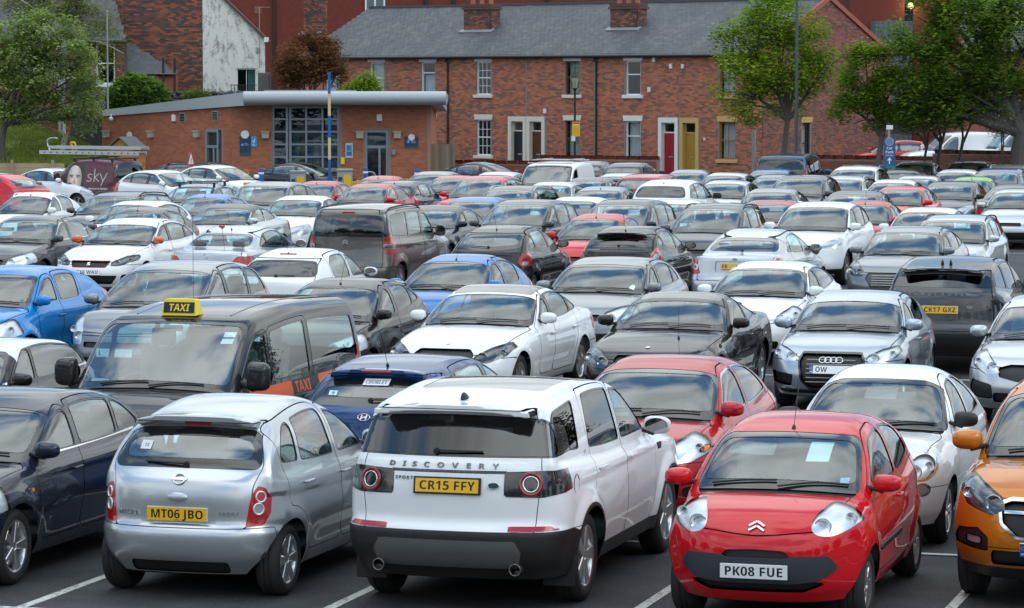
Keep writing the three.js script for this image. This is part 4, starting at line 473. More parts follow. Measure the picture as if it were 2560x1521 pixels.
  mondeo: { L: 4.73, W: 1.81, H: 1.47, wb: 2.75, fo: 0.9, wr: 0.32, cs: 1.25, cy: 0.99, wt: 2.05, wy: 1.40, re: 3.4, ry: 1.38, bs: 4.1, by: 1.06, dy: 1.05, bm: 1.0, saloon: 1, tailName: 'boot_lid', tum: 0.23, rroof: 0.2, rrr: 0.15, rts: 0.1, fr: stdFront(0.78, 0.42, 0.86), rr: [['lamp_ring', 'bulbRing', ellD(0.75, 0.84, 0.045, 0.045), { band: 0.012, lod: 1, inset: -0.006 }], lampT(polyD([[0.66, 0.72], [0.71, 0.86], [0.74, 1.0], [0.80, 1.02], [0.88, 0.9], [0.88, 0.72]], 0.015)), gr('number_plate_recess', boxD(0, 0.85, 0.36, 0.1, 0.03), 'paint', 0.02)], pillars: [[2.32, 2.38, 0.045], [3.3, 3.2, 0.02]], panes: ['front', 'rear', 'rear'], doors: [1.45, 2.32, 3.4], dtilt: -0.05, cp: 0.26, rpy: 0.86, rwiper: [1.12, 0.0, -0.3, 0.012], rwf: 0.045, ant: 0 },
  suv: { L: 4.5, W: 1.84, H: 1.66, wb: 2.66, fo: 0.88, wr: 0.355, gc: 0.25, cs: 1.2, cy: 1.1, wt: 2.0, wy: 1.58, re: 3.9, ry: 1.56, bs: 4.3, by: 1.17, bm: 1.1, yn: 0.9, tum: 0.19, rroof: 0.17, cf: 0.3, fr: [lampF(polyD([[0.46, 0.78], [0.47, 0.85], [0.64, 0.95], [0.84, 1.0], [0.87, 0.9], [0.7, 0.79]], 0.012), 'lampDark'), gr('grille', polyD([[-0.4, 0.7], [-0.44, 0.82], [0.44, 0.82], [0.4, 0.7], [0.3, 0.62], [-0.3, 0.62]], 0.02)), gr('lower_grille', boxD(0, 0.42, 0.55, 0.09, 0.04))], rr: [['reversing_lamp', 'lampW', boxD(0.66, 0.97, 0.04, 0.05, 0.01), { inset: -0.006 }], lampT(polyD([[0.52, 0.92], [0.56, 1.02], [0.74, 1.1], [0.9, 1.1], [0.9, 0.92]], 0.02))], pillars: [[2.3, 2.35, 0.045], [3.25, 3.3, 0.03]], blackPillars: 1, doors: [1.4, 2.3, 3.4], cp: 0.2, clad: [0.38, 0.36, 0.42, 0.06], ant: 'fin', mirK: 1.1, fpy: 0.55, rpy: 0.88, rwm: 'tint', tintRear: 0 },
  aclass: { L: 4.29, W: 1.78, H: 1.43, wb: 2.7, fo: 0.86, wr: 0.32, cs: 1.15, cy: 0.96, wt: 1.95, wy: 1.37, re: 3.4, ry: 1.345, bs: 3.95, by: 1.05, bm: 0.98, yn: 0.74, cf: 0.34, rfs: 0.36, tum: 0.23, rroof: 0.2, fr: [lampF(polyD([[0.48, 0.64], [0.52, 0.74], [0.66, 0.86], [0.80, 0.90], [0.84, 0.8], [0.70, 0.66]], 0.015)), gr('grille', boxD(0, 0.60, 0.40, 0.07, 0.05)), gr('lower_grille', boxD(0, 0.32, 0.55, 0.06, 0.03))], rr: stdRear(0.84, 0.84, 0.2), pillars: [[2.3, 2.32, 0.04]], panes: ['front', 'quarter'], blackPillars: 1, doors: [1.3, 2.32], handles: [2.15], cp: 0.24, fpy: 0.44 },
  focus: { L: 4.4, W: 1.82, H: 1.48, wb: 2.65, fo: 0.9, wr: 0.32, cs: 1.12, cy: 0.99, wt: 2.0, wy: 1.41, re: 3.6, ry: 1.38, bs: 4.1, by: 1.08, bm: 1.0, yn: 0.78, cf: 0.32, tum: 0.22, rroof: 0.2, fr: [lampF(polyD([[0.5, 0.66], [0.5, 0.75], [0.66, 0.88], [0.82, 0.92], [0.85, 0.8], [0.7, 0.67]], 0.015), 'lampDark'), gr('grille', polyD([[-0.42, 0.62], [-0.38, 0.71], [0.38, 0.71], [0.42, 0.62], [0.32, 0.46], [-0.32, 0.46]], 0.015), 'plasticGrey', 0.02), gr('lower_grille', boxD(0, 0.3, 0.55, 0.05, 0.03))], rr: stdRear(0.88, 0.86, 0.25), pillars: [[2.25, 2.3, 0.045], [3.2, 3.25, 0.02]], blackPillars: 1, doors: [1.35, 2.25, 3.35], cp: 0.22, fpy: 0.5 },
  hatch: { L: 4.05, W: 1.73, H: 1.47, wb: 2.53, fo: 0.82, cs: 1.05, cy: 0.99, wt: 1.82, wy: 1.41, re: 3.4, ry: 1.38, bs: 3.84, by: 1.06, bm: 1.0, tum: 0.21, rroof: 0.19, fr: stdFront(), rr: stdRear(0.88, 0.82, 0.3), pillars: [[2.15, 2.2, 0.045], [3.0, 3.05, 0.025]], blackPillars: 1, doors: [1.2, 2.15, 3.15], cp: 0.24, fpy: 0.46, rpy: 0.68 },
  hatchround: { L: 3.8, W: 1.68, H: 1.49, wb: 2.42, fo: 0.76, wr: 0.29, cs: 0.95, cy: 0.99, wt: 1.68, wy: 1.42, re: 3.05, ry: 1.39, bs: 3.58, by: 1.06, bm: 1.0, yn: 0.76, tum: 0.23, gin: 0.06, rroof: 0.25, rrw: 0.16, cw: 0.27, rts: 0.14, rfs: 0.36, cf: 0.32, rbow: -0.06, rrr: 0.16, fr: stdFront(0.76, 0.38, 0.78), rr: stdRear(0.86, 0.78, 0.3), pillars: [[2.0, 2.05, 0.045], [2.8, 2.85, 0.025]], panes: ['front', 'rear', 'none'], blackPillars: 0, doors: [1.1, 2.0, 2.95], cp: 0.3, fpy: 0.46, rpy: 0.66, ant: 'f' },
  estate: { L: 4.7, W: 1.8, H: 1.50, wb: 2.7, fo: 0.9, wr: 0.32, cs: 1.25, cy: 0.99, wt: 2.05, wy: 1.42, re: 4.3, ry: 1.42, bs: 4.58, by: 1.05, bm: 1.0, tum: 0.2, rroof: 0.16, fr: stdFront(0.78, 0.42, 0.86), rr: stdRear(0.88, 0.85, 0.3), pillars: [[2.35, 2.4, 0.045], [3.28, 3.35, 0.035]], blackPillars: 1, doors: [1.45, 2.35, 3.4], cp: 0.16, rails: 1, fpy: 0.48, rpy: 0.7 },
  saloon: { L: 4.6, W: 1.79, H: 1.44, wb: 2.75, fo: 0.84, wr: 0.32, cs: 1.35, cy: 0.98, wt: 2.12, wy: 1.38, re: 3.4, ry: 1.36, bs: 4.0, by: 1.04, dy: 1.02, bm: 0.99, saloon: 1, tailName: 'boot_lid', tum: 0.22, rroof: 0.19, rrr: 0.2, fr: stdFront(0.75, 0.42, 0.86), rr: stdRear(0.84, 0.85, 0.2), pillars: [[2.3, 2.36, 0.045], [3.25, 3.2, 0.02]], panes: ['front', 'rear', 'rear'], blackPillars: 1, doors: [1.5, 2.3, 3.35], dtilt: -0.05, cp: 0.22, fpy: 0.46, rpy: 0.8 },
  mpv: { L: 4.4, W: 1.81, H: 1.62, wb: 2.69, fo: 0.88, wr: 0.32, cs: 1.0, cy: 1.05, wt: 1.95, wy: 1.55, re: 3.95, ry: 1.54, bs: 4.25, by: 1.12, bm: 1.06, yn: 0.82, tum: 0.19, rroof: 0.17, cw: 0.29, fr: stdFront(0.82, 0.45, 0.86), rr: stdRear(1.0, 0.86, 0.4), pillars: [[2.22, 2.28, 0.045], [3.15, 3.2, 0.035]], blackPillars: 1, doors: [1.35, 2.22, 3.3], cp: 0.18, fpy: 0.5, rpy: 0.75 },
  van: { L: 4.4, W: 1.83, H: 1.83, wb: 2.7, fo: 0.9, wr: 0.32, gc: 0.22, cs: 1.1, cy: 1.12, wt: 1.78, wy: 1.74, re: 4.22, ry: 1.78, bs: 4.3, by: 1.1, bm: 1.1, dy: 1.06, yn: 0.88, tum: 0.12, gin: 0.05, rroof: 0.13, crw: 0.08, cr: 0.08, rrs: 0.1, grt: 0.02, tb: 0.03, fr: stdFront(0.86, 0.45, 0.86), rr: stdRear(1.0, 0.9, 0.5), pillars: [[2.15, 2.2, 0.05]], panes: ['front', 'none'], doors: [1.35, 2.16], handles: [2.0], cp: 0.2, dt: 0.15, mirK: 1.2, mirT: 1.3, seatUp: 0.15, van: 1, fpy: 0.5, rpy: 0.6, rww: 0.06, rwt: 0.12 },
  people: { L: 4.9, W: 1.9, H: 1.90, wb: 3.2, fo: 0.9, wr: 0.33, gc: 0.22, cs: 1.0, cy: 1.15, wt: 1.7, wy: 1.81, re: 4.6, ry: 1.83, bs: 4.78, by: 1.2, bm: 1.15, dy: 1.15, yn: 0.92, tum: 0.14, gin: 0.05, rroof: 0.15, crw: 0.1, grt: 0.03, fr: stdFront(0.92, 0.45, 0.88), rr: stdRear(1.05, 0.92, 0.6), pillars: [[2.1, 2.15, 0.06], [3.25, 3.25, 0.05]], blackPillars: 1, doors: [1.3, 2.12, 3.4], cp: 0.18, dt: 0.16, tintRear: 1, rwm: 'tint', mirK: 1.25, seatUp: 0.2, van: 1, rww: 0.03, rwt: 0.1, rpy: 0.7 },
  cabrio: { L: 4.5, W: 1.77, H: 1.41, wb: 2.72, fo: 0.85, wr: 0.32, cs: 1.3, cy: 0.97, wt: 2.0, wy: 1.33, re: 3.3, ry: 1.34, bs: 3.85, by: 1.03, dy: 1.02, bm: 0.98, saloon: 1, tailName: 'boot_lid', tum: 0.22, rroof: 0.2, rrr: 0.2, fr: stdFront(0.75, 0.42, 0.84), rr: stdRear(0.84, 0.84, 0.2), pillars: [[2.6, 2.6, 0.02]], panes: ['front', 'quarter'], doors: [1.5, 2.62], handles: [2.4], cp: 0.35, dt: 0.11, roofPanel: [4.2, 0.9] },
  mokka: { L: 4.28, W: 1.78, H: 1.66, wb: 2.56, fo: 0.9, wr: 0.345, gc: 0.24, cs: 1.12, cy: 1.1, wt: 1.9, wy: 1.58, re: 3.75, ry: 1.55, bs: 4.1, by: 1.16, bm: 1.1, yn: 0.96, hb: 0.03, cf: 0.34, rfs: 0.36, rft: 0.18, tum: 0.2, rroof: 0.18, front: [[0, 0.3], [0.24, 0.14], [0.4, 0.03], [0.55, 0.0], [0.7, 0.02], [0.85, 0.06], [0.95, 0.14], [1.05, 0.3], [1.5, 0.8]], fr: [lampF(polyD([[0.40, 0.80], [0.43, 0.88], [0.66, 1.0], [0.80, 1.05], [0.84, 0.96], [0.72, 0.82], [0.5, 0.76]], 0.012), 'lampDark'), ['grille_frame', 'chrome', polyD([[-0.40, 0.70], [-0.42, 0.83], [-0.34, 0.86], [0.34, 0.86], [0.42, 0.83], [0.40, 0.70], [0.28, 0.60], [-0.28, 0.60]], 0.015), { band: 0.013, mid: 1, inset: -0.01 }], ['grille_bar', 'chrome', boxD(0, 0.785, 0.4, 0.012, 0.004), { mid: 1, inset: 0, ys: [0.773, 0.797] }], gr('grille', polyD([[-0.40, 0.70], [-0.42, 0.83], [-0.34, 0.86], [0.34, 0.86], [0.42, 0.83], [0.40, 0.70], [0.28, 0.60], [-0.28, 0.60]], 0.015)), ['fog_lamp', 'lampW', boxD(0.66, 0.545, 0.07, 0.03, 0.02), { inset: 0.012 }], ['fog_housing', 'plastic', polyD([[0.54, 0.48], [0.54, 0.57], [0.62, 0.63], [0.8, 0.6], [0.84, 0.5]], 0.015), { inset: 0.02 }], gr('lower_grille', boxD(0, 0.42, 0.5, 0.06, 0.03))], rr: stdRear(1.0, 0.85, 0.3), pillars: [[2.2, 2.25, 0.045], [3.08, 3.12, 0.03]], blackPillars: 1, doors: [1.35, 2.2, 3.2], cp: 0.2, clad: [0.4, 0.34, 0.45, 0.06], mirK: 1.15, mirY: 0.1, fpy: 0.50, rpy: 0.8, fby: 0.5 },
  mini: { L: 3.82, W: 1.68, H: 1.41, wb: 2.5, fo: 0.72, wr: 0.31, cs: 1.12, cy: 0.97, wt: 1.6, wy: 1.35, re: 3.25, ry: 1.33, bs: 3.6, by: 1.04, bm: 0.98, yn: 0.8, tum: 0.14, gin: 0.09, rroof: 0.12, rrw: 0.08, rrr: 0.1, kb: 0.02, crown: 0.03, rts: 0.1, fr: stdFront(0.82, 0.4, 0.8), rr: stdRear(0.84, 0.78, 0.3), pillars: [[2.0, 2.02, 0.02]], panes: ['front', 'quarter'], blackPillars: 1, doors: [1.25, 2.04], handles: [1.85], cp: 0.08, dt: 0.05, chromeSeal: 0, roofPanel: [3.5, 0.9], sd: [['belt_moulding', 'chrome', polyD([[1.3, 1.0], [3.5, 1.055], [3.5, 1.075], [1.3, 1.02]], 0.001), { inset: -0.006, lines: [[1.0, 0.025, 1.3], [1.02, 0.025, 1.3]] }]] },
  courier: { L: 3.7, W: 1.66, H: 1.76, wb: 2.4, fo: 0.75, wr: 0.29, gc: 0.2, cs: 0.9, cy: 1.1, wt: 1.5, wy: 1.68, re: 3.55, ry: 1.70, bs: 3.63, by: 1.1, bm: 1.1, dy: 1.05, yn: 0.86, tum: 0.12, gin: 0.05, rroof: 0.14, crw: 0.08, cr: 0.08, rrs: 0.12, grt: 0.02, tb: 0.03, fr: stdFront(0.86, 0.42, 0.8), rr: stdRear(0.8, 0.84, 0.22), pillars: [[1.85, 1.9, 0.05]], panes: ['front', 'none'], doors: [1.1, 1.86], handles: [1.7], cp: 0.2, dt: 0.15, mirK: 1.15, mirT: 1.3, seatUp: 0.15, van: 1, rwm: 'tint', rpy: 0.62, rww: 0.02, rwt: 0.08 },
  vanlong: { L: 4.8, W: 1.9, H: 1.95, wb: 3.0, fo: 0.9, wr: 0.33, gc: 0.22, cs: 1.05, cy: 1.2, wt: 1.75, wy: 1.86, re: 4.66, ry: 1.90, bs: 4.74, by: 1.2, bm: 1.2, dy: 1.15, yn: 0.92, tum: 0.12, gin: 0.04, rroof: 0.12, crw: 0.06, cr: 0.06, rrs: 0.1, grt: 0.02, tb: 0.03, fr: stdFront(0.92, 0.45, 0.88), rr: stdRear(0.95, 0.95, 0.24), pillars: [[2.05, 2.1, 0.05]], panes: ['front', 'none'], doors: [1.3, 2.06], handles: [1.95], cp: 0.2, dt: 0.16, mirK: 1.2, mirT: 1.3, seatUp: 0.2, van: 1, noRearWin: 0, rpy: 0.6 },
};
CM.plasticDk = std([0.03, 0.035, 0.045], 0.45); CM.redTrim = std([0.5, 0.02, 0.01], 0.35);
// ---------- the parked cars ----------
const font = await new FontLoader().loadAsync('fonts/droid/droid_sans_bold.typeface.json');
const A = 16.4 * Math.PI / 180, yawF = -Math.PI / 2 - A, yawR = Math.PI / 2 - A;
CM.mirrorOrange = std([0.62, 0.10, 0.02], 0.3, 0, { clearcoat: 1 }); CM.paperRail = paint('white'); CM.signYellow = std([0.85, 0.66, 0.02], 0.4); CM.ink = std(0.015, 0.5); CM.bluePlastic = std([0.01, 0.10, 0.38], 0.5); CM.tapeOrange = std([0.75, 0.13, 0.03], 0.5); CM.badgeDark = std(0.16, 0.3, 0.6); CM.pink = std([0.6, 0.08, 0.12], 0.6);
const turn = (sg) => [0, sg * Math.PI / 2, 0];
function letters(car, name, D, text, sg, y, zc, size, m, gap = 0.15, wide = 1) {        // raised letters, each set on the surface
  const list = []; let w = 0; const gl = [...text].map((c) => { if (c === ' ') { w += size * 0.6; return null; } const g = new TextGeometry(c, { font, size, depth: 0.006, curveSegments: 3 }); g.computeBoundingBox(); g.scale(wide, 1, 1); const b = g.boundingBox, x = w; w += b.max.x * wide + size * gap; return [g, x, b.min.x * wide, b.max.x * wide]; });
  for (const q of gl) if (q) { const [g, x] = q, off = x - w / 2 + (q[2] + q[3]) / 2, z = zc - sg * off, X = D.hitX(y, z, sg) + sg * 0.002, nn = D.nrm(X, y, z); g.translate(-(q[2] + q[3]) / 2, -size / 2, 0).rotateX(-Math.asin(clamp(nn.y, -1, 1))).rotateY(Math.atan2(nn.x, nn.z)).translate(X, y, z); list.push(g); }
  return part(name, mergeG(list), m, car);
}
function onEnd(car, name, D, sg, y, z, geo, m, off = 0.006) { const X = D.hitX(y, z, sg), nn = D.nrm(X, y, z), me = part(name, geo, m, car, [X + nn.x * off, y + nn.y * off, z + nn.z * off]); me.rotation.order = 'YXZ'; me.rotation.set(-Math.asin(clamp(nn.y, -1, 1)), Math.atan2(nn.x, nn.z), 0); return me; }
function endPatch(D, sg, z0, z1, y0, y1, off) { const g = new THREE.PlaneGeometry(1, 1, 8, 4), p = g.attributes.position; for (let i = 0; i < p.count; i++) { const z = z0 + (z1 - z0) * (sg > 0 ? 0.5 - p.getX(i) : p.getX(i) + 0.5), y = y0 + (y1 - y0) * (p.getY(i) + 0.5), X = D.hitX(y, z, sg), n = D.nrm(X, y, z); p.setXYZ(i, X + n.x * off, y + n.y * off, z + n.z * off); } g.computeVertexNormals(); return g; }
function sidePatch(D, sg, s0, s1, y0, y1, off, nx = 16, ny = 8) { const g = new THREE.PlaneGeometry(1, 1, nx, ny), p = g.attributes.position; for (let i = 0; i < p.count; i++) { const u = p.getX(i) + 0.5, x = D.X(sg > 0 ? s1 + (s0 - s1) * u : s0 + (s1 - s0) * u), y = y0 + (y1 - y0) * (p.getY(i) + 0.5), z = D.hitZ(x, y); const n = D.nrm(x, y, z); p.setXYZ(i, x + n.x * off, y + n.y * off, sg * (z + n.z * off)); } g.computeVertexNormals(); return g; }
function canvasMat(w, h, draw, extra = {}) { const c = document.createElement('canvas'); c.width = w; c.height = h; draw(c.getContext('2d'), w, h); const t = new THREE.CanvasTexture(c); t.colorSpace = THREE.SRGBColorSpace; return std(1, 0.5, 0, { map: t, ...extra }); }
const chevrons = () => { const l = []; for (const y of [0, 0.042]) for (const s of [1, -1]) l.push(boxG(0.072, 0.017, 0.008, s * 0.031, y, 0, 0, 0, -s * 0.62)); return mergeG(l); };
const ring = (r, t = 0.006) => new THREE.TorusGeometry(r, t, 6, 28);
const bowls = (car, D, made) => { for (const sg of [1, -1]) { const h = made[`headlight|f|${sg}`]; if (!h) continue; h.geometry.computeBoundingBox(); const b = h.geometry.boundingBox, c = b.getCenter(new THREE.Vector3()); const sy = b.max.y - b.min.y, r = Math.min(0.062, sy * 0.3); for (const [dz, k] of [[-0.25, 1], [0.28, 0.7]]) { const z = c.z + sg * dz * (b.max.z - b.min.z), y = c.y - sy * 0.08 + dz * sy * 0.35, X = D.hitX(y, z, 1) - 0.03; part('lamp_bowl', LAMPB, CM.chrome, h, [X, y, z]).scale.setScalar(r * k); part('bulb', BULB, CM.lens, h, [X + 0.004, y, z]).scale.setScalar(r * k); } } };
const LAMPB = new THREE.LatheGeometry([[0.1, -0.55], [0.45, -0.48], [0.75, -0.25], [0.95, 0.05], [1.06, 0.1], [1.08, 0]].map((q) => new THREE.Vector2(...q)), 20).rotateZ(-Math.PI / 2), BULB = mergeG([new THREE.SphereGeometry(0.42, 12, 8)]);
const sticker = (car, D, sg, z, y, w, h, mt = CM.paper, off = -0.012) => part('windscreen_sticker', endPatch(D, sg, z - w / 2, z + w / 2, y - h / 2, y + h / 2, off), mt, car);
const MORE = {
  104(car, D) {
    onEnd(car, 'badge', D, -1, 0.975, 0, mergeG([ring(0.048, 0.008), boxG(0.13, 0.022, 0.012)]), CM.chrome); onEnd(car, 'tailgate_handle', D, -1, 0.835, 0, new THREE.SphereGeometry(1, 20, 10).scale(0.088, 0.042, 0.022), paint('silver'), 0.0);
    letters(car, 'model_lettering', D, 'MICRA', -1, 0.70, -0.43, 0.036, CM.chrome, 0.12, 1.1); letters(car, 'model_lettering', D, 'SPORT', -1, 0.71, 0.43, 0.03, CM.chrome, 0.12, 1.1);
    part('window_sticker', endPatch(D, -1, -0.43, -0.33, 1.185, 1.25, 0.001), canvasMat(64, 48, (k) => { k.fillStyle = '#d9dcdb'; k.fillRect(0, 0, 64, 48); k.fillStyle = '#777'; k.font = 'bold 26px sans-serif'; k.fillText('18', 18, 34); }), car);
    part('high_brake_light', boxC(0.02, 0.03, 0.22), CM.lampR, car, [D.X(3.2), 1.385, 0]);
    for (const sg of [1, -1]) { for (const [z, y, r] of [[0.648, 0.84, 0.042], [0.638, 0.745, 0.044]]) { onEnd(car, 'lamp_ring', D, -1, y, sg * z, ring(r, 0.008), CM.bulbRing, 0.008); onEnd(car, 'lamp_lens', D, -1, y, sg * z, new THREE.CircleGeometry(r, 20), y < 0.8 ? CM.lampW : CM.lampR, 0.007); } }
  },
  103(car, D) {
    letters(car, 'model_lettering', D, 'DISCOVERY', -1, 1.165, -0.02, 0.042, CM.badgeDark, 0.9, 1.45); letters(car, 'model_lettering', D, 'SPORT', -1, 1.06, -0.36, 0.026, CM.badgeDark, 0.15, 1.15);
    onEnd(car, 'badge', D, -1, 1.015, 0.37, mergeG([new THREE.CylinderGeometry(0.045, 0.045, 0.008, 24).rotateX(Math.PI / 2).scale(1, 0.55, 1)]), std([0.01, 0.05, 0.03], 0.3)); onEnd(car, 'badge_rim', D, -1, 1.015, 0.37, ring(0.045, 0.004).scale(1, 0.55, 1), CM.chrome, 0.01);
    for (const sg of [1, -1]) { onEnd(car, 'lamp_ring', D, -1, 1.03, sg * 0.655, new THREE.TorusGeometry(0.083, 0.016, 8, 32).scale(1, 1, 0.4), CM.redRing, 0.008); onEnd(car, 'lamp_ring', D, -1, 1.03, sg * 0.655, new THREE.TorusGeometry(0.06, 0.007, 6, 32).scale(1, 1, 0.5), CM.chrome, 0.01); }
    for (const z of [-0.56, 0.56]) part('exhaust_pipe', mergeG([new THREE.CylinderGeometry(0.045, 0.045, 0.16, 18, 1, true).rotateZ(Math.PI / 2), new THREE.TorusGeometry(0.045, 0.006, 6, 18).rotateY(Math.PI / 2).translate(-0.08, 0, 0), new THREE.CircleGeometry(0.042, 16).rotateY(-Math.PI / 2).translate(0.02, 0, 0)]), CM.aluDark, car, [D.hitX(0.37, z, -1) - 0.01, 0.37, z]);
    part('fuel_flap', ring(0.075, 0.003), CM.seam, car, [D.X(3.98), 0.99, D.hitZ(D.X(3.98), 0.99)]); for (const sg of [1, -1]) part('wing_vent', boxC(0.12, 0.06, 0.02), CM.plastic, car, [D.X(1.25), 1.0, sg * D.hitZ(D.X(1.25), 1.0)]);
    for (const sg of [1, -1]) part('mud_flap', rboxG(0.02, 0.30, 0.26, 0.008), CM.plastic, car, [D.xr - 0.44, 0.33, sg * 0.78]);
    part('pillar_badge', cylG(0.02, 0.02, 0.006, 12, 0, 0, 0, Math.PI / 2), CM.alu, car, [D.X(3.52), 1.2, D.hitZ(D.X(3.52), 1.2) + 0.002]);
  },
  102(car, D, made) { bowls(car, D, made); onEnd(car, 'badge', D, 1, 0.765, 0, chevrons(), CM.alu, 0.012); part('paper', endPatch(D, 1, -0.36, -0.18, 1.2, 1.33, -0.03), CM.paper, car); sticker(car, D, 1, -0.52, 1.045, 0.07, 0.07, std([0.5, 0.6, 0.7], 0.6)); part('sun_visor', endPatch(D, 1, 0.1, 0.5, 1.25, 1.33, -0.05), CM.seatLight, car); },
  105(car, D, made) { bowls(car, D, made); },
  100(car, D, made) { bowls(car, D, made); part('sun_visor', endPatch(D, 1, -0.16, 0.14, 1.27, 1.36, -0.05), CM.seatLight, car); }, 101(car, D, made) { bowls(car, D, made); },
  66(car, D) { for (let i = 0; i < 5; i++) part('grille_bar', boxC(0.02, 0.014, 0.62), CM.chrome, car, [D.hitX(0.5 + i * 0.042, 0.15, 1) + 0.004, 0.5 + i * 0.042, 0]); },
  71(car, D) { for (let i = 0; i < 6; i++) part('grille_bar', boxC(0.015, 0.01, 0.62), CM.alu, car, [D.hitX(0.4 + i * 0.055, 0.25, 1) + 0.012, 0.4 + i * 0.055, 0]); for (let i = 0; i < 4; i++) onEnd(car, 'badge_ring', D, 1, 0.665, -0.105 + i * 0.07, ring(0.044, 0.007), CM.chrome, 0.014); },
  58(car, D) { onEnd(car, 'badge', D, 1, 0.80, 0, new THREE.CylinderGeometry(0.03, 0.03, 0.006, 18).rotateX(Math.PI / 2), CM.alu); }, 60(car, D) { onEnd(car, 'badge', D, 1, 0.80, 0, new THREE.CylinderGeometry(0.03, 0.03, 0.006, 18).rotateX(Math.PI / 2), CM.alu); part('bonnet_aerial', ANT, CM.plastic, car, [D.X(0.9), D.hitY(D.X(0.9), -0.3), -0.3]); },
  59(car, D) {
    onEnd(car, 'badge', D, -1, 0.98, 0, mergeG([ring(0.06, 0.007).scale(1, 0.55, 1), boxG(0.012, 0.05, 0.008, -0.025, 0, 0, 0, 0, -0.35), boxG(0.012, 0.05, 0.008, 0.025, 0, 0, 0, 0, -0.35), boxG(0.05, 0.01, 0.008, 0, 0, 0, 0, 0, 0.3)]), CM.chrome);
    part('window_sticker', endPatch(D, -1, -0.12, 0.14, 1.255, 1.31, 0.006), canvasMat(256, 56, (k) => { k.fillStyle = '#e6e6ee'; k.fillRect(0, 0, 256, 56); k.fillStyle = '#2c2350'; k.font = 'bold 44px serif'; k.textAlign = 'center'; k.fillText('CHORLEY', 128, 44); }), car);
    part('window_sticker', endPatch(D, -1, -0.44, -0.35, 1.16, 1.20, 0.004), canvasMat(64, 32, (k) => { k.fillStyle = '#cfe0e0'; k.fillRect(0, 0, 64, 32); k.fillStyle = '#4aa3bd'; k.beginPath(); k.arc(34, 16, 12, 0, 7); k.fill(); }), car);
    part('high_brake_light', boxC(0.02, 0.02, 0.3), CM.lampR, car, [D.hitX(1.385, 0, -1) - 0.004, 1.385, 0]);
  },
  3(car, D) {
    const sx = D.X(D.wt + 0.2), sy = D.hitY(sx, 0) - 0.004, sg = grp('taxi_sign', car, [sx, sy, 0]); sg.scale.setScalar(0.82);
    const pr = new THREE.Shape([[-0.09, 0], [0.09, 0], [0.05, 0.17], [-0.05, 0.17]].map((q) => new THREE.Vector2(...q))), g = new THREE.ExtrudeGeometry(pr, { depth: 0.42, bevelEnabled: true, bevelSize: 0.015, bevelThickness: 0.03, bevelSegments: 3 }).translate(0, 0.01, -0.21), p = g.attributes.position; for (let i = 0; i < p.count; i++) p.setZ(i, p.getZ(i) * (1 - 0.9 * (p.getY(i) - 0.02))); g.computeVertexNormals();
    part('sign_box', g, CM.signYellow, sg); part('sign_panel', new THREE.PlaneGeometry(0.4, 0.13), canvasMat(256, 84, (k) => { k.fillStyle = '#16181a'; k.fillRect(0, 0, 256, 84); k.fillStyle = '#f2d21c'; k.font = 'bold 78px sans-serif'; k.textAlign = 'center'; k.save(); k.transform(1, 0, -0.12, 1, 6, 0); k.fillText('TAXI', 128, 70); k.restore(); }), sg, [0.0905, 0.095, 0], [0, Math.PI / 2, 0]).rotation.set(0, Math.PI / 2, 0);
    sg.children[1].rotation.order = 'YXZ'; sg.children[1].rotation.x = -0.23; sg.children[1].position.x = 0.093;
    part('whip_aerial', mergeG([cylG(0.003, 0.0018, 0.95, 5, 0, 0.47, 0), cylG(0.012, 0.016, 0.06, 8, 0, 0.03, 0)]), CM.plastic, car, [D.X(D.wt + 0.5), D.hitY(D.X(D.wt + 0.5), 0) - 0.004, 0]);
    part('side_stripe', sidePatch(D, -1, 1.5, 4.2, 1.0, 1.15, 0.004, 24, 3), canvasMat(1024, 72, (k) => { k.fillStyle = '#e2571f'; k.fillRect(0, 0, 1024, 72); k.fillStyle = '#141414'; k.fillRect(420, 0, 300, 72); k.fillStyle = '#e2571f'; k.font = 'bold 78px sans-serif'; k.fillText('TAXI', 450, 65); }), car);
    part('windscreen_card', endPatch(D, 1, 0.46, 0.68, 1.21, 1.28, -0.03), canvasMat(128, 44, (k) => { k.fillStyle = '#9fadac'; k.fillRect(0, 0, 128, 44); k.fillStyle = '#c9d2d0'; k.font = 'bold 40px sans-serif'; k.fillText('ACV', 22, 37); }), car);
    for (const y of [1.63, 1.69]) sticker(car, D, 1, -0.62, y, 0.11, 0.045);
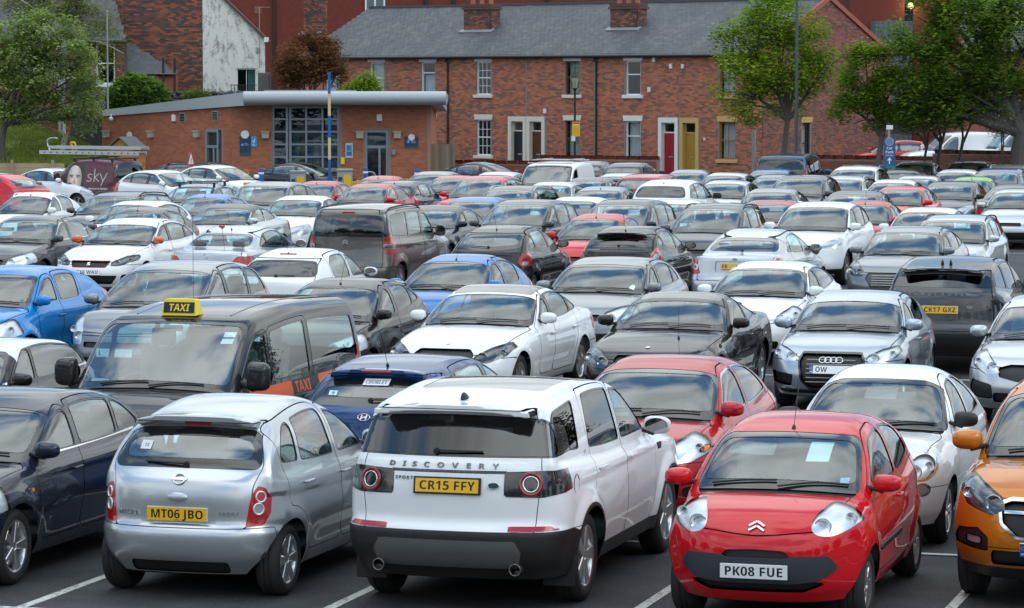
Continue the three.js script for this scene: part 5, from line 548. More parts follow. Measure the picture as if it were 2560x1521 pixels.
    for (const sgn of [1, -1]) part('roof_rib', tubeG([0, 1, 2, 3, 4, 5, 6].map((i) => { const s = D.wt + 0.25 + i * 0.42; return [D.X(s), D.hitY(D.X(s), 0.5) - 0.003, sgn * 0.5]; }), 0.011, 20, 5), paint('matblack'), car);
  },
  4(car, D) { letters(car, 'badge', D, 'S', 1, 0.655, 0, 0.075, CM.chrome, 0, 1.5); },
  72(car, D) { letters(car, 'model_lettering', D, 'RANGE ROVER', -1, 1.155, 0, 0.04, CM.aluDark, 0.8, 1.3); onEnd(car, 'badge', D, -1, 0.98, 0.42, new THREE.CylinderGeometry(0.045, 0.045, 0.008, 20).rotateX(Math.PI / 2).scale(1, 0.55, 1), CM.aluDark); for (const z of [-0.06, 0.06]) part('roof_aerial', FIN, CM.plastic, car, [D.X(3.7), D.hitY(D.X(3.7), z), z]).scale.set(0.5, 1.2, 0.8); },
  61(car, D) { onEnd(car, 'badge', D, -1, 0.985, 0, new THREE.CylinderGeometry(0.05, 0.05, 0.008, 20).rotateX(Math.PI / 2).scale(1, 0.45, 1), CM.aluDark); },
  69(car, D) { onEnd(car, 'badge', D, -1, 0.985, 0, new THREE.CylinderGeometry(0.05, 0.05, 0.008, 20).rotateX(Math.PI / 2).scale(1, 0.45, 1), CM.aluDark); },
  6(car, D) { onEnd(car, 'badge', D, -1, 0.93, 0, mergeG([ring(0.045, 0.005), boxG(0.006, 0.045, 0.006, 0, 0.022, 0), boxG(0.006, 0.045, 0.006, 0.02, -0.011, 0, 0, 0, 1.05), boxG(0.006, 0.045, 0.006, -0.02, -0.011, 0, 0, 0, -1.05)]), CM.chrome); const a = grp('boot_aerial', car, [D.X(4.2), D.hitY(D.X(4.2), 0.28), 0.28]); a.rotation.x = -0.12; part('mast', cylG(0.004, 0.003, 0.42, 5, 0, 0.21, 0), CM.plastic, a); part('topper', mergeG([new THREE.SphereGeometry(0.03, 10, 8).translate(0, 0.44, 0.03), new THREE.SphereGeometry(0.03, 10, 8).translate(0, 0.45, -0.03), new THREE.SphereGeometry(0.02, 8, 6).translate(0, 0.41, 0)]), CM.pink, a); },
  28(car, D) { onEnd(car, 'badge', D, -1, 1.06, -0.05, chevrons(), CM.alu, 0.01); part('high_brake_light', boxC(0.02, 0.03, 0.25), CM.lampR, car, [D.hitX(1.66, -0.0, -1) - 0.006, 1.66, 0]); },
  7(car, D) { part('high_brake_light', boxC(0.02, 0.03, 0.28), CM.lampR, car, [D.hitX(1.435, 0, -1) - 0.004, 1.435, 0]); },
  56(car, D) { sticker(car, D, 1, -0.55, 1.08, 0.09, 0.08, canvasMat(64, 64, (k) => { k.fillStyle = '#88938f'; k.fillRect(0, 0, 64, 64); k.fillStyle = '#e8ecea'; k.beginPath(); k.arc(32, 32, 28, 0, 7); k.fill(); }), 0.002); },
  13(car, D) { for (const s of [D.wt + 0.25, D.wt + 1.05]) { const b = grp('roof_bar', car, [D.X(s), D.hitY(D.X(s), 0) + 0.07, 0]); part('bar', boxC(0.05, 0.03, 1.22), CM.plastic, b); for (const z of [-0.5, 0.5]) part('foot', boxC(0.08, 0.12, 0.06), CM.plastic, b, [0, -0.06, z]); } },
  37(car, D) { for (const s of [1.9, 2.9, 3.9]) part('rack_bar', boxC(0.04, 0.03, 1.4), CM.alu, car, [D.X(s), D.hitY(D.X(s), 0) + 0.05, 0]); for (const z of [-0.5, 0.5]) part('rack_rail', boxC(2.3, 0.03, 0.03), CM.alu, car, [D.X(2.9), D.hitY(D.X(2.9), 0.5) + 0.075, z]); },
};
const PLATES = { 104: ['MT06 JBO', 'r', { sub: 'CHORLEY' }], 103: ['CR15 FFY', 'r'], 102: ['PK08 FUE', 'f'], 105: ['HJ', 'f', { band: 1 }], 71: ['OW', 'f', { band: 1 }], 72: ['CK17 GXZ', 'r'], 61: ['EK', 'r'], 4: ['F16 WAU', 'f'], 69: ['SB02 W', 'r', { band: 1 }], 2: ['L', 'f'] };
const EXTRA = { 27: { rimKind: 1 }, 103: { antMat: 'plastic', roof: 0 }, 104: {}, 102: { handle: undefined } };
// ---------- setting: ground, bank, walls, houses, kiosk ----------
const R0 = rng(20240), rr = (a, b) => a + (b - a) * R0();
function noiseTex(n, f, rep = true) { const d = new Uint8Array(n * n * 4); for (let j = 0; j < n; j++) for (let i = 0; i < n; i++) { const c = f(i / n, j / n, i, j), k = (j * n + i) * 4; for (let q = 0; q < 3; q++) d[k + q] = clamp(c[q] * 255, 0, 255); d[k + 3] = 255; } const t = new THREE.DataTexture(d, n, n); t.wrapS = t.wrapT = THREE.RepeatWrapping; t.magFilter = THREE.LinearFilter; t.minFilter = THREE.LinearMipmapLinearFilter; t.generateMipmaps = true; t.needsUpdate = true; return t; }
const tile = (x, y, s, o = 4) => { let v = 0, a = 0.5, f = s; for (let i = 0; i < o; i++) { const u = x * 2 * Math.PI, w = y * 2 * Math.PI; v += a * n3(Math.cos(u) * f / 6.28, Math.sin(u) * f / 6.28 + Math.cos(w) * f / 6.28, Math.sin(w) * f / 6.28 + i * 7.3); a *= 0.5; f *= 2; } return v; };
const thing = (name, label, category, group) => { const g = new THREE.Group(); g.name = numbered(name); scene.add(g); g.userData = { label, category }; if (group) g.userData.group = group; return g; };
const solid = (name, geo, m, label, category, pos, group) => { const o = part(numbered(name), geo, m, scene, pos); o.userData = { label, category }; if (group) o.userData.group = group; return o; };
const structure = (name, geo, m, pos) => { const o = part(name, geo, m, scene, pos); o.userData = { kind: 'structure' }; return o; };
function uvBox(g, s = 1) { const p = g.attributes.position, n = g.attributes.normal, uv = new Float32Array(p.count * 2); for (let i = 0; i < p.count; i++) { const ax = Math.abs(n.getX(i)), ay = Math.abs(n.getY(i)), az = Math.abs(n.getZ(i)), X = p.getX(i), Y = p.getY(i), Z = p.getZ(i); const [u, v] = ay > ax && ay > az ? [X, Z] : ax > az ? [Z, Y] : [X, Y]; uv[2 * i] = u * s; uv[2 * i + 1] = v * s; } g.setAttribute('uv', new THREE.BufferAttribute(uv, 2)); return g; }
// ground
{
  const rg = rng(5), spots = []; for (let i = 0; i < 60; i++) spots.push([rg(), rg(), 0.004 + 0.02 * rg() * rg()]);
  const tex = noiseTex(1024, (u, v, i, j) => { const r = Math.abs(Math.sin(i * 127.1 + j * 311.7) * 43758.5453) % 1, st = r > 0.9 ? 0.16 * r : 0; let g = 0.205 + 0.06 * tile(u, v, 5, 5) + 0.09 * (r - 0.5) + st; for (const [x, y, q] of spots) { const d = Math.hypot(u - x, v - y); if (d < q) g -= 0.035 * (1 - d / q); } return [g, g * 1.005, g * 1.02]; }); tex.colorSpace = THREE.SRGBColorSpace;
  const bmp = noiseTex(512, (u, v, i, j) => { const r = Math.abs(Math.sin(i * 12.98 + j * 78.23) * 43758.5453) % 1; const g = 0.5 + 0.3 * (r - 0.5) + 0.3 * tile(u, v, 40, 2); return [g, g, g]; });
  const g = new THREE.PlaneGeometry(700, 700, 1, 1).rotateX(-Math.PI / 2), uv = g.attributes.uv; for (let i = 0; i < uv.count; i++) uv.setXY(i, uv.getX(i) * 175, uv.getY(i) * 175);
  const b2 = bmp.clone(); b2.repeat.set(4, 4);
  const gr = structure('car_park_ground', g, std(1, 0.78, 0, { map: tex, bumpMap: b2, bumpScale: 0.004 }), [0, 0, -250]);
  // painted bay lines
  const lt = noiseTex(256, (u, v, i, j) => { const r = Math.abs(Math.sin(i * 17.1 + j * 61.7) * 43758.5453) % 1, w = tile(u, v, 9, 4); const g = 0.84 + 0.06 * w - (r > 0.9 ? 0.12 : 0) - (w > 0.32 ? 0.25 : 0); return [g, g, g * 0.965]; }); lt.colorSpace = THREE.SRGBColorSpace;
  const lm = std(0.86, 0.7, 0, { map: lt }), ca = Math.cos(A), sa = Math.sin(A);
  const line = (q0, t0, q1, t1, w, y = 0.004) => { const toW = (q, t) => [q * sa + t * ca, -(q * ca - t * sa)], [x0, z0] = toW(q0, t0), [x1, z1] = toW(q1, t1), L = Math.hypot(x1 - x0, z1 - z0), pg = uvBox(new THREE.BoxGeometry(L, 0.004, w), 1); const m = part('bay_line', pg, lm, gr, [(x0 + x1) / 2, y, (z0 + z1) / 2 + 250]); m.rotation.y = Math.atan2(-(z1 - z0), x1 - x0); };
  for (const [qc, n0, n1] of [[27.55, -7, 3], [44.1, -9, 4], [60.9, -11, 5], [78, -12, 6], [95, -12, 8]]) {
    for (let k = n0; k <= n1; k++) { const t = -6.02 + k * 2.36; line(qc - 4.9, t, qc + 4.9, t, 0.09); for (const s of [-1, 1]) line(qc + s * 4.9, t - 0.32, qc + s * 4.9, t + 0.32, 0.08, 0.0075); }
    line(qc, -6.02 + n0 * 2.36, qc, -6.02 + n1 * 2.36, 0.09, 0.0095);
  }
}
// ---------- masonry ----------
const BRICK = new THREE.BoxGeometry(0.215, 0.065, 0.03), BRICKH = new THREE.BoxGeometry(0.1025, 0.065, 0.03), SLATE = new THREE.BoxGeometry(0.245, 0.26, 0.009);
const mortar = { old: std([0.27, 0.21, 0.18], 0.95), new: std([0.30, 0.21, 0.17], 0.95), dark: std([0.09, 0.075, 0.065], 0.95) };
const palette = (list) => list.map((c) => std(c, 0.88));
const BP = {
  terrace: palette([[0.217, 0.110, 0.084], [0.407, 0.143, 0.084], [0.501, 0.168, 0.090], [0.455, 0.152, 0.087], [0.565, 0.203, 0.106], [0.485, 0.172, 0.092], [0.281, 0.118, 0.084]]),
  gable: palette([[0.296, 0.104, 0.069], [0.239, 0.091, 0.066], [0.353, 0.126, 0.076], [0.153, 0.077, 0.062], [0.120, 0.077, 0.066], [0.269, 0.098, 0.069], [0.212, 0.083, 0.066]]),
  kiosk: palette([[0.422, 0.144, 0.072], [0.389, 0.132, 0.067], [0.458, 0.161, 0.079], [0.365, 0.120, 0.065], [0.422, 0.150, 0.076], [0.400, 0.132, 0.072], [0.343, 0.114, 0.063]]),
  sooty: palette([[0.286, 0.098, 0.058], [0.195, 0.078, 0.055], [0.117, 0.065, 0.052], [0.072, 0.052, 0.047], [0.351, 0.117, 0.065], [0.091, 0.058, 0.049], [0.143, 0.072, 0.055]]),
  low: palette([[0.336, 0.105, 0.067], [0.288, 0.094, 0.062], [0.361, 0.119, 0.074], [0.250, 0.088, 0.062], [0.326, 0.105, 0.067], [0.300, 0.100, 0.067], [0.263, 0.088, 0.062]]),
};
const white1 = std(1, 0.88);
let wallSeed = 1;
// a wall whose local x runs left to right as seen from outside, z outward; outline and holes in metres; bricks are children
function brickWall(parent, name, outline, holes, pal, mort, pos, ry, few = 300) {
  const sh = new THREE.Shape(outline.map((p) => new THREE.Vector2(...p))); for (const [x0, y0, x1, y1] of holes) sh.holes.push(new THREE.Path([[x0, y0], [x0, y1], [x1, y1], [x1, y0]].map((p) => new THREE.Vector2(...p))));
  const wall = part(name, new THREE.ExtrudeGeometry(sh, { depth: 0.22, bevelEnabled: false }).translate(0, 0, -0.22), mort, parent, pos); wall.rotation.y = ry;
  const xs = outline.map((p) => p[0]), ys = outline.map((p) => p[1]), x0 = Math.min(...xs), x1 = Math.max(...xs), y1 = Math.max(...ys), y0 = Math.min(...ys), inside = polyD(outline), list = [], sd = wallSeed++ * 13.7;
  for (let r = 0, y = y0 + 0.0425; y < y1; r++, y += 0.075) for (let c = 0, x = x0 + 0.1075 + (r % 2 ? -0.1125 : 0); x < x1 + 0.1; c++, x += 0.225) {
    let half = 0, bx = x; if (x - 0.1075 < x0) { half = 1; bx = x0 + 0.052; } else if (x + 0.1075 > x1) { half = 1; bx = x - 0.056; if (bx + 0.052 > x1) continue; }
    const hw = half ? 0.051 : 0.1075; if (inside(bx - hw, y) > 0.002 || inside(bx + hw, y) > 0.002 || inside(bx, y + 0.03) > 0.001) continue;
    let hit = 0; for (const h of holes) if (bx + hw > h[0] + 0.005 && bx - hw < h[2] - 0.005 && y + 0.0325 > h[1] && y - 0.0325 < h[3]) { hit = 1; if (!half && bx - hw < h[0] - 0.09) { hit = 0; half = 1; bx = bx - 0.056; if (bx + 0.051 > h[0]) hit = 1; } else if (!half && bx + hw > h[2] + 0.09) { hit = 0; half = 1; bx = bx + 0.056; if (bx - 0.051 < h[2]) hit = 1; } break; }
    if (hit) continue; list.push([bx, y, half]);
  }
  const m4 = new THREE.Matrix4().makeRotationY(ry).setPosition(...pos), v = new THREE.Vector3(), eye = camera.position; parent.updateMatrixWorld(true); m4.premultiply(parent.matrixWorld);
  for (const b of list) { v.set(b[0], b[1], 0).applyMatrix4(m4); b[3] = v.distanceToSquared(eye); const q = fbm3(b[0] * 0.55 + sd, b[1] * 0.75, sd, 3) * 0.34 + 0.5 + (R0() - 0.5) * 1.06; b[4] = clamp(Math.floor(q * pal.length), 0, pal.length - 1); }
  list.sort((a, b) => a[3] - b[3]);
  const inst = [[], []]; list.forEach((b, i) => { if (i < few) part('brick', b[2] ? BRICKH : BRICK, pal[b[4]], wall, [b[0], b[1], -0.006 + 0.003 * ((i * 7) % 3 - 1)]); else inst[b[2]].push(b); });
  inst.forEach((L, h) => { if (!L.length) return; const im = new THREE.InstancedMesh(h ? BRICKH : BRICK, white1, L.length); im.name = h ? 'half_brick_courses' : 'brick_courses'; im.userData = { kind: 'stuff' }; const o = new THREE.Matrix4(); L.forEach((b, i) => { o.makeTranslation(b[0], b[1], -0.006 + 0.003 * ((i * 7) % 3 - 1)); im.setMatrixAt(i, o); im.setColorAt(i, pal[b[4]].color); }); im.castShadow = im.receiveShadow = true; wall.add(im); });
  return wall;
}
const SLC = palette([[0.066, 0.069, 0.074], [0.074, 0.076, 0.081], [0.080, 0.082, 0.086], [0.070, 0.073, 0.077], [0.088, 0.088, 0.088], [0.098, 0.098, 0.095], [0.115, 0.113, 0.104]]); SLC.forEach((m) => { m.roughness = 0.6; });
function slateRoof(parent, name, w, len, pos, ry, pitch, few = 300, skew, poly) {     // local x across, y up the slope, z out of it
  const roof = part(name, poly ? new THREE.ExtrudeGeometry(new THREE.Shape(poly.map((q) => new THREE.Vector2(...q))), { depth: 0.06, bevelEnabled: false }).translate(0, 0, -0.075) : new THREE.BoxGeometry(w, len, 0.06).translate(w / 2, len / 2, -0.045), mortar.dark, parent, pos); roof.rotation.order = 'YXZ'; roof.rotation.set(-(Math.PI / 2 - pitch), ry, 0); const sd = wallSeed++ * 9.1;
  const L = []; for (let r = 0, y = 0.08; y < len; r++, y += 0.19) for (let st = w / Math.round(w / 0.25), x = r % 2 ? 0.001 : st / 2; x < w - 0.02; x += st) { if (skew && !skew(x, y)) continue; const q = fbm3(x * 0.5, y * 0.25 + 3, 4.4, 3) * 0.7 + 0.45 + (R0() - 0.5) * 0.75; L.push([x, y, clamp(Math.floor(q * SLC.length), 0, SLC.length - 1), rr(-0.02, 0.02), rr(0, 0.02), rr(-0.006, 0.006)]); }
  L.slice(0, few).forEach((b) => { const m = part('slate', SLATE, SLC[b[2]], roof, [b[0], b[1], 0.0 + b[5]]); m.rotation.set(0.035 + b[4], 0, b[3]); });
  const rest = L.slice(few); if (rest.length) { const im = new THREE.InstancedMesh(SLATE, std(1, 0.6), rest.length), o = new THREE.Object3D(); im.name = 'slate_courses'; im.userData = { kind: 'stuff' }; rest.forEach((b, i) => { o.position.set(b[0], b[1], b[5]); o.rotation.set(0.035 + b[4], 0, b[3]); o.updateMatrix(); im.setMatrixAt(i, o.matrix); im.setColorAt(i, SLC[b[2]].color); }); im.castShadow = im.receiveShadow = true; roof.add(im); }
  return roof;
}
const HM = { white: std([0.78, 0.78, 0.76], 0.5), cream: std([0.70, 0.66, 0.56], 0.6), gold: std([0.58, 0.38, 0.13], 0.6), ochre: std([0.42, 0.24, 0.035], 0.5), goldFrame: std([0.30, 0.13, 0.03], 0.5), brown: std([0.10, 0.045, 0.025], 0.5), red: std([0.33, 0.012, 0.02], 0.35), darkdoor: std([0.012, 0.016, 0.022], 0.35), browndoor: std([0.12, 0.03, 0.018], 0.4), pane: std([0.9, 0.93, 0.93], 0, 0, { transmission: 1, thickness: 0, ior: 1.5 }), room: std([0.03, 0.032, 0.035], 0.95), net: std([0.62, 0.64, 0.66], 0.9), netBlue: std([0.5, 0.55, 0.68], 0.9), blind: std([0.48, 0.58, 0.50], 0.9), iron: std(0.015, 0.5), pot: std([0.38, 0.13, 0.07], 0.8), lead: std([0.25, 0.28, 0.31], 0.5), galv: std([0.30, 0.32, 0.33], 0.45, 0.6), bluegrey: std([0.20, 0.235, 0.27], 0.45, 0.3), steelBlue: std([0.07, 0.10, 0.12], 0.5, 0.2), blueSign: std([0.01, 0.07, 0.2], 0.4), fence: std([0.24, 0.20, 0.15], 0.9) };
// sash window set in a wall: x, y of the opening, style
function sash(parent, x0, y0, x1, y1, st) {
  const w = x1 - x0, h = y1 - y0, g = grp('window', parent, [(x0 + x1) / 2, (y0 + y1) / 2, -0.1]), f = 0.055;
  part('frame', mergeG([boxG(f, h, 0.08, -w / 2 + f / 2, 0, 0), boxG(f, h, 0.08, w / 2 - f / 2, 0, 0), boxG(w, f, 0.08, 0, h / 2 - f / 2, 0.002), boxG(w, f, 0.08, 0, -h / 2 + f / 2, 0.002)]), st.frame, g);
  part('meeting_rail', boxG(w - 2 * f + 0.004, 0.05, 0.06, 0, st.mid ?? 0.02, 0.004), st.frame, g);
  if (st.bars) { const [nx, ny] = st.bars; for (let i = 1; i < nx; i++) part('glazing_bar', boxG(0.022, h - 2 * f, 0.03, -w / 2 + f + (w - 2 * f) * i / nx, 0, 0.006), st.frame, g); for (let j = 1; j < ny; j++) part('glazing_bar', boxG(w - 2 * f, 0.022, 0.026, 0, -h / 2 + f + (h - 2 * f) * j / ny, 0.006), st.frame, g); }
  const mid = st.mid ?? 0.02; part('pane', boxG(w - 2 * f, h / 2 - f - mid, 0.004, 0, (h / 2 - f + mid) / 2, -0.004), HM.pane, g); part('pane', boxG(w - 2 * f, h / 2 - f + mid, 0.004, 0, (-h / 2 + f + mid) / 2, 0.006), HM.pane, g);
  if (st.curtain) { const cw = st.cw ?? 1, cg = new THREE.PlaneGeometry((w - 2 * f) * cw, (st.ch ?? 1) * (h - 2 * f), 40, 1), p = cg.attributes.position; for (let i = 0; i < p.count; i++) p.setZ(i, 0.03 * Math.sin(p.getX(i) * 48 + 2 * Math.sin(p.getX(i) * 11))); cg.computeVertexNormals(); part('curtain', cg, st.curtain, g, [st.cx ?? 0, -(1 - (st.ch ?? 1)) * (h - 2 * f) / 2, -0.16]); }
  part('room', mergeG([boxG(w + 0.5, 0.02, 0.9, 0, -h / 2 - 0.05, -0.6), boxG(w + 0.5, h + 0.4, 0.02, 0, 0, -1.05), boxG(w + 0.5, 0.02, 0.9, 0, h / 2 + 0.1, -0.6), boxG(0.02, h + 0.4, 0.9, -w / 2 - 0.25, 0, -0.6), boxG(0.02, h + 0.4, 0.9, w / 2 + 0.25, 0, -0.6)]), HM.room, g);
  if (st.lintel) { const s = new THREE.Shape([[-w / 2 - 0.09, 0], [w / 2 + 0.09, 0], [w / 2 + 0.13, 0.22], [-w / 2 - 0.13, 0.22]].map((q) => new THREE.Vector2(...q))); part('lintel', new THREE.ExtrudeGeometry(s, { depth: 0.06, bevelEnabled: true, bevelSize: 0.006, bevelThickness: 0.006, bevelSegments: 1 }).translate(0, 0, -0.02), st.lintel, g, [0, h / 2 + 0.006, 0.1]); }
  if (st.sill) part('sill', rboxG(w + 0.3, 0.15, 0.24, 0.02), st.sill, g, [0, -h / 2 - 0.07, 0.08]);
  return g;
}
function doorway(parent, x0, x1, y1, st) {
  const w = x1 - x0, g = grp('doorway', parent, [(x0 + x1) / 2, 0.1, 0]), s = 0.17;
  part('surround', mergeG([boxG(s, y1, 0.34, -w / 2 + s / 2, y1 / 2, -0.1), boxG(s, y1, 0.34, w / 2 - s / 2, y1 / 2, -0.1), boxG(w, 0.22, 0.342, 0, y1 + 0.0, -0.1)]), st.surround, g);
  const dw = w - 2 * s; part('fanlight', boxG(dw - 0.08, 0.34, 0.01, 0, y1 - 0.33, -0.18), HM.pane, g); part('fanlight_frame', mergeG([boxG(dw, 0.05, 0.06, 0, y1 - 0.13, -0.18), boxG(dw, 0.06, 0.062, 0, y1 - 0.53, -0.18), boxG(0.05, 0.4, 0.064, -dw / 2 + 0.02, y1 - 0.33, -0.18), boxG(0.05, 0.4, 0.064, dw / 2 - 0.02, y1 - 0.33, -0.18)]), st.frame ?? st.surround, g);
  part('door', boxG(dw, y1 - 0.56, 0.05, 0, (y1 - 0.56) / 2, -0.2), st.door, g); for (const [px, py, pw, ph] of [[-dw / 4, 0.5, dw * 0.3, 0.6], [dw / 4, 0.5, dw * 0.3, 0.6], [-dw / 4, 1.4, dw * 0.3, 0.7], [dw / 4, 1.4, dw * 0.3, 0.7]]) part('door_panel', rboxG(pw, ph, 0.03, 0.008), st.door, g, [px, py, -0.175]);
  part('letter_box', boxG(0.22, 0.05, 0.015, 0, 0.98, -0.165), CM.alu, g); part('room', boxG(dw + 0.2, 0.5, 0.02, 0, y1 - 0.3, -0.9), HM.room, g); part('step', boxG(w, 0.1, 0.4, 0, -0.05, 0.02), HM.lead, g);
  return g;
}
// ---------- the terrace ----------
const TD = new THREE.Vector3(0.78, 0, 0.626), T0 = new THREE.Vector3(10.5, 0, -132.55), TRY = Math.atan2(-TD.z, TD.x), EAVE = 5.5, RIDGE = 7.85, DEP = 10, PIT = Math.atan2(RIDGE - EAVE, DEP / 2), RL = Math.hypot(RIDGE - EAVE + 0.12, DEP / 2 + 0.25);
const atA = (a) => T0.clone().addScaledVector(TD, -a);
const UP_ = [3.72, 5.2], DN = [1.0, 2.6];
function house(label, a0, a1, wins, doors, opt = {}) {        // a0 right end, a1 left end as seen
  const H = thing('terraced_house', label, 'house', 'terraced houses'), p = atA(a1), w = a1 - a0; H.position.copy(p); H.rotation.y = TRY; H.updateMatrixWorld(true);
  const holes = []; for (const [l, r, y0, y1] of wins) holes.push([a1 - l, y0, a1 - r, y1]); for (const [l, r, y1] of doors) holes.push([a1 - l, 0.0, a1 - r, y1 + 0.2]);
  brickWall(H, 'front_wall', [[0, 0], [w, 0], [w, EAVE], [0, EAVE]], holes, BP.terrace, mortar.old, [0, 0, 0], 0);
  for (const [l, r, y0, y1, st] of wins) sash(H, a1 - l, y0, a1 - r, y1, st); for (const [l, r, y1, st] of doors) doorway(H, a1 - l, a1 - r, y1, st);
  slateRoof(H, 'roof', w, RL, [0, EAVE - 0.1, 0.25], 0, PIT);
  part('rear_roof_slope', new THREE.BoxGeometry(w, RL, 0.06).translate(w / 2, RL / 2, -0.03), SLC[2], H, [0, EAVE - 0.1, -DEP - 0.25]).rotation.set(Math.PI / 2 - PIT, 0, 0);
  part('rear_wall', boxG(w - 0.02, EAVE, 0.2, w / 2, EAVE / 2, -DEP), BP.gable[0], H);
  part('gutter', cylG(0.06, 0.06, w, 8, w / 2, EAVE - 0.1, 0.28, 0, 0, Math.PI / 2), HM.iron, H); part('fascia', boxG(w, 0.14, 0.03, w / 2, EAVE - 0.06, 0.03), HM.iron, H);
  const rg = part('ridge', boxG(w, 0.1, 0.24, w / 2, RIDGE + 0.04, -DEP / 2), SLC[3], H);
  if (opt.pipe) part('downpipe', mergeG([cylG(0.045, 0.045, EAVE - 0.3, 8, 0, (EAVE - 0.3) / 2, 0.07), cylG(0.045, 0.045, 0.3, 8, 0, EAVE - 0.22, 0.14, -0.9, 0, 0), ...[0.9, 2.2, 3.5, 4.8].map((y) => cylG(0.06, 0.06, 0.06, 8, 0, y, 0.07))]), HM.iron, H, [opt.pipe, 0, 0]);
  for (const [x, y, m, s] of opt.boxes ?? []) part('wall_box', rboxG(0.16 * (s ?? 1), 0.24 * (s ?? 1), 0.1, 0.02), m, H, [x, y, 0.05]);
  if (opt.chimney) for (const [x, wd, ht, pots] of opt.chimney) {
    const O = [x - 2.1, RIDGE - 1.5, -DEP / 2 + 2.3];
    brickWall(H, 'chimney_stack', [[0, 0], [wd, 0], [wd, ht], [0, ht]], [], BP.sooty, mortar.dark, [O[0] - wd / 2, O[1], O[2] + 0.35], 0, 60); brickWall(H, 'chimney_side', [[0, 0], [0.7, 0], [0.7, ht], [0, ht]], [], BP.sooty, mortar.dark, [O[0] + wd / 2, O[1], O[2] + 0.35], Math.PI / 2, 60);
    part('chimney_core', boxG(wd - 0.06, ht, 0.62, 0, ht / 2, 0), mortar.dark, H, O); part('chimney_cap', mergeG([boxG(wd + 0.14, 0.1, 0.86, 0, ht - 0.15, 0), boxG(wd + 0.06, 0.12, 0.78, 0, ht - 0.02, 0)]), BP.sooty[2], H, O);
    part('flashing', boxG(wd + 0.3, 0.05, 0.34, 0, 0.28, 0.42, PIT, 0, 0), HM.lead, H, O);
    for (let i = 0; i < pots; i++) part('chimney_pot', new THREE.LatheGeometry([[0.1, 0], [0.13, 0.02], [0.11, 0.06], [0.095, 0.3], [0.12, 0.33], [0.12, 0.37], [0.08, 0.37], [0.075, 0.1]].map((q) => new THREE.Vector2(...q)), 12), HM.pot, H, [O[0] - wd / 2 + wd * (i + 0.5) / pots, O[1] + ht + 0.04, O[2]]);
  }
  return H;
}
const wS = { frame: HM.white, lintel: HM.cream, sill: HM.cream }, stBars = { ...wS, bars: [3, 4] }, stNet = { ...wS, curtain: HM.net }, stBlue = { ...wS, curtain: HM.netBlue, ch: 0.6, mid: 0.25 }, stBrown = { ...wS, frame: HM.brown, curtain: HM.blind }, stPlain = { ...wS, lintel: HM.white, sill: HM.white, mid: 0.15 }, stPlainC = { ...stPlain, curtain: HM.net }, stGold = { frame: HM.goldFrame, lintel: HM.gold, sill: HM.gold, curtain: HM.net, bars: [2, 1] };
const endHouse = house('end-terrace house with an ochre door, gold sills and a big brick gable', 0, 4.29, [[2.2, 1.38, ...UP_, stGold], [2.2, 1.38, ...DN, stGold]], [[4.25, 3.24, 2.55, { surround: HM.gold, door: HM.ochre }]], { boxes: [[0.2, 4.95, HM.white, 0.8], [1.35, 1.85, HM.white, 0.5]] });
house('terraced house with a red door in a white surround and plain white windows', 4.29, 8.81, [[7.15, 6.35, ...UP_, stPlain], [7.15, 6.35, ...DN, stPlainC]], [[5.37, 4.33, 2.55, { surround: HM.white, door: HM.red }]], { boxes: [[3.2, 5.25, HM.cream], [2.95, 3.95, HM.white, 0.9], [4.1, 4.95, HM.white, 0.9]], pipe: 0.1, chimney: [[1.9, 1.5, 1.35, 3]] });
house('terraced house with brown window frames and pale green blinds beside the lamp post', 8.81, 12.61, [[10.45, 9.68, ...UP_, stBrown], [10.45, 9.68, ...DN, stBrown]], [[12.6, 11.58, 2.55, { surround: HM.cream, door: HM.browndoor }]], { boxes: [[1.05, 3.0, HM.white, 0.9]] });
house('terraced house with small-paned white sash windows and a dark door', 12.61, 17.19, [[15.5, 14.68, ...UP_, stBars], [15.5, 14.68, ...DN, stBars]], [[13.65, 12.63, 2.55, { surround: HM.cream, door: HM.darkdoor }]], { pipe: 0.05, chimney: [[1.9, 1.6, 1.45, 3]] });
house('terraced house with blue-white net curtains behind the kiosk canopy', 17.19, 20.6, [[18.76, 17.94, ...UP_, stBlue], [18.76, 17.94, ...DN, stBlue]], []);
house('terraced house with tied white curtains beside the copper-leaved bush', 20.6, 26.2, [[21.87, 21.02, ...UP_, stNet], [24.6, 23.75, ...UP_, stPlainC]], [], { chimney: [[0.6, 0.9, 2.4, 2]] });
{ // gable of the end house
  const g = endHouse, w = DEP; g.updateMatrixWorld(true);
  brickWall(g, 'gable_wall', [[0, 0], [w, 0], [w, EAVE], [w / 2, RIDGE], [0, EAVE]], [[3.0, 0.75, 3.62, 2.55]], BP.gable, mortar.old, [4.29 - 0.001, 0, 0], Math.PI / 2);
  const sw = sash(g, 3.0, 0.75, 3.62, 2.55, { frame: HM.iron, lintel: HM.gold, sill: HM.gold, curtain: HM.net }); sw.position.set(4.29 - 0.1, 1.65, -3.31); sw.rotation.y = Math.PI / 2;
  const L = Math.hypot(w / 2, RIDGE - EAVE); for (const [x, s] of [[w / 4, 1], [w * 3 / 4, -1]]) part('verge_board', boxG(L + 0.35, 0.2, 0.12, x, (EAVE + RIDGE) / 2 + 0.06, 0.05, 0, 0, s * Math.atan2(RIDGE - EAVE, w / 2)), BP.low[2], g, [4.29, 0, 0]).rotation.y = Math.PI / 2;
}
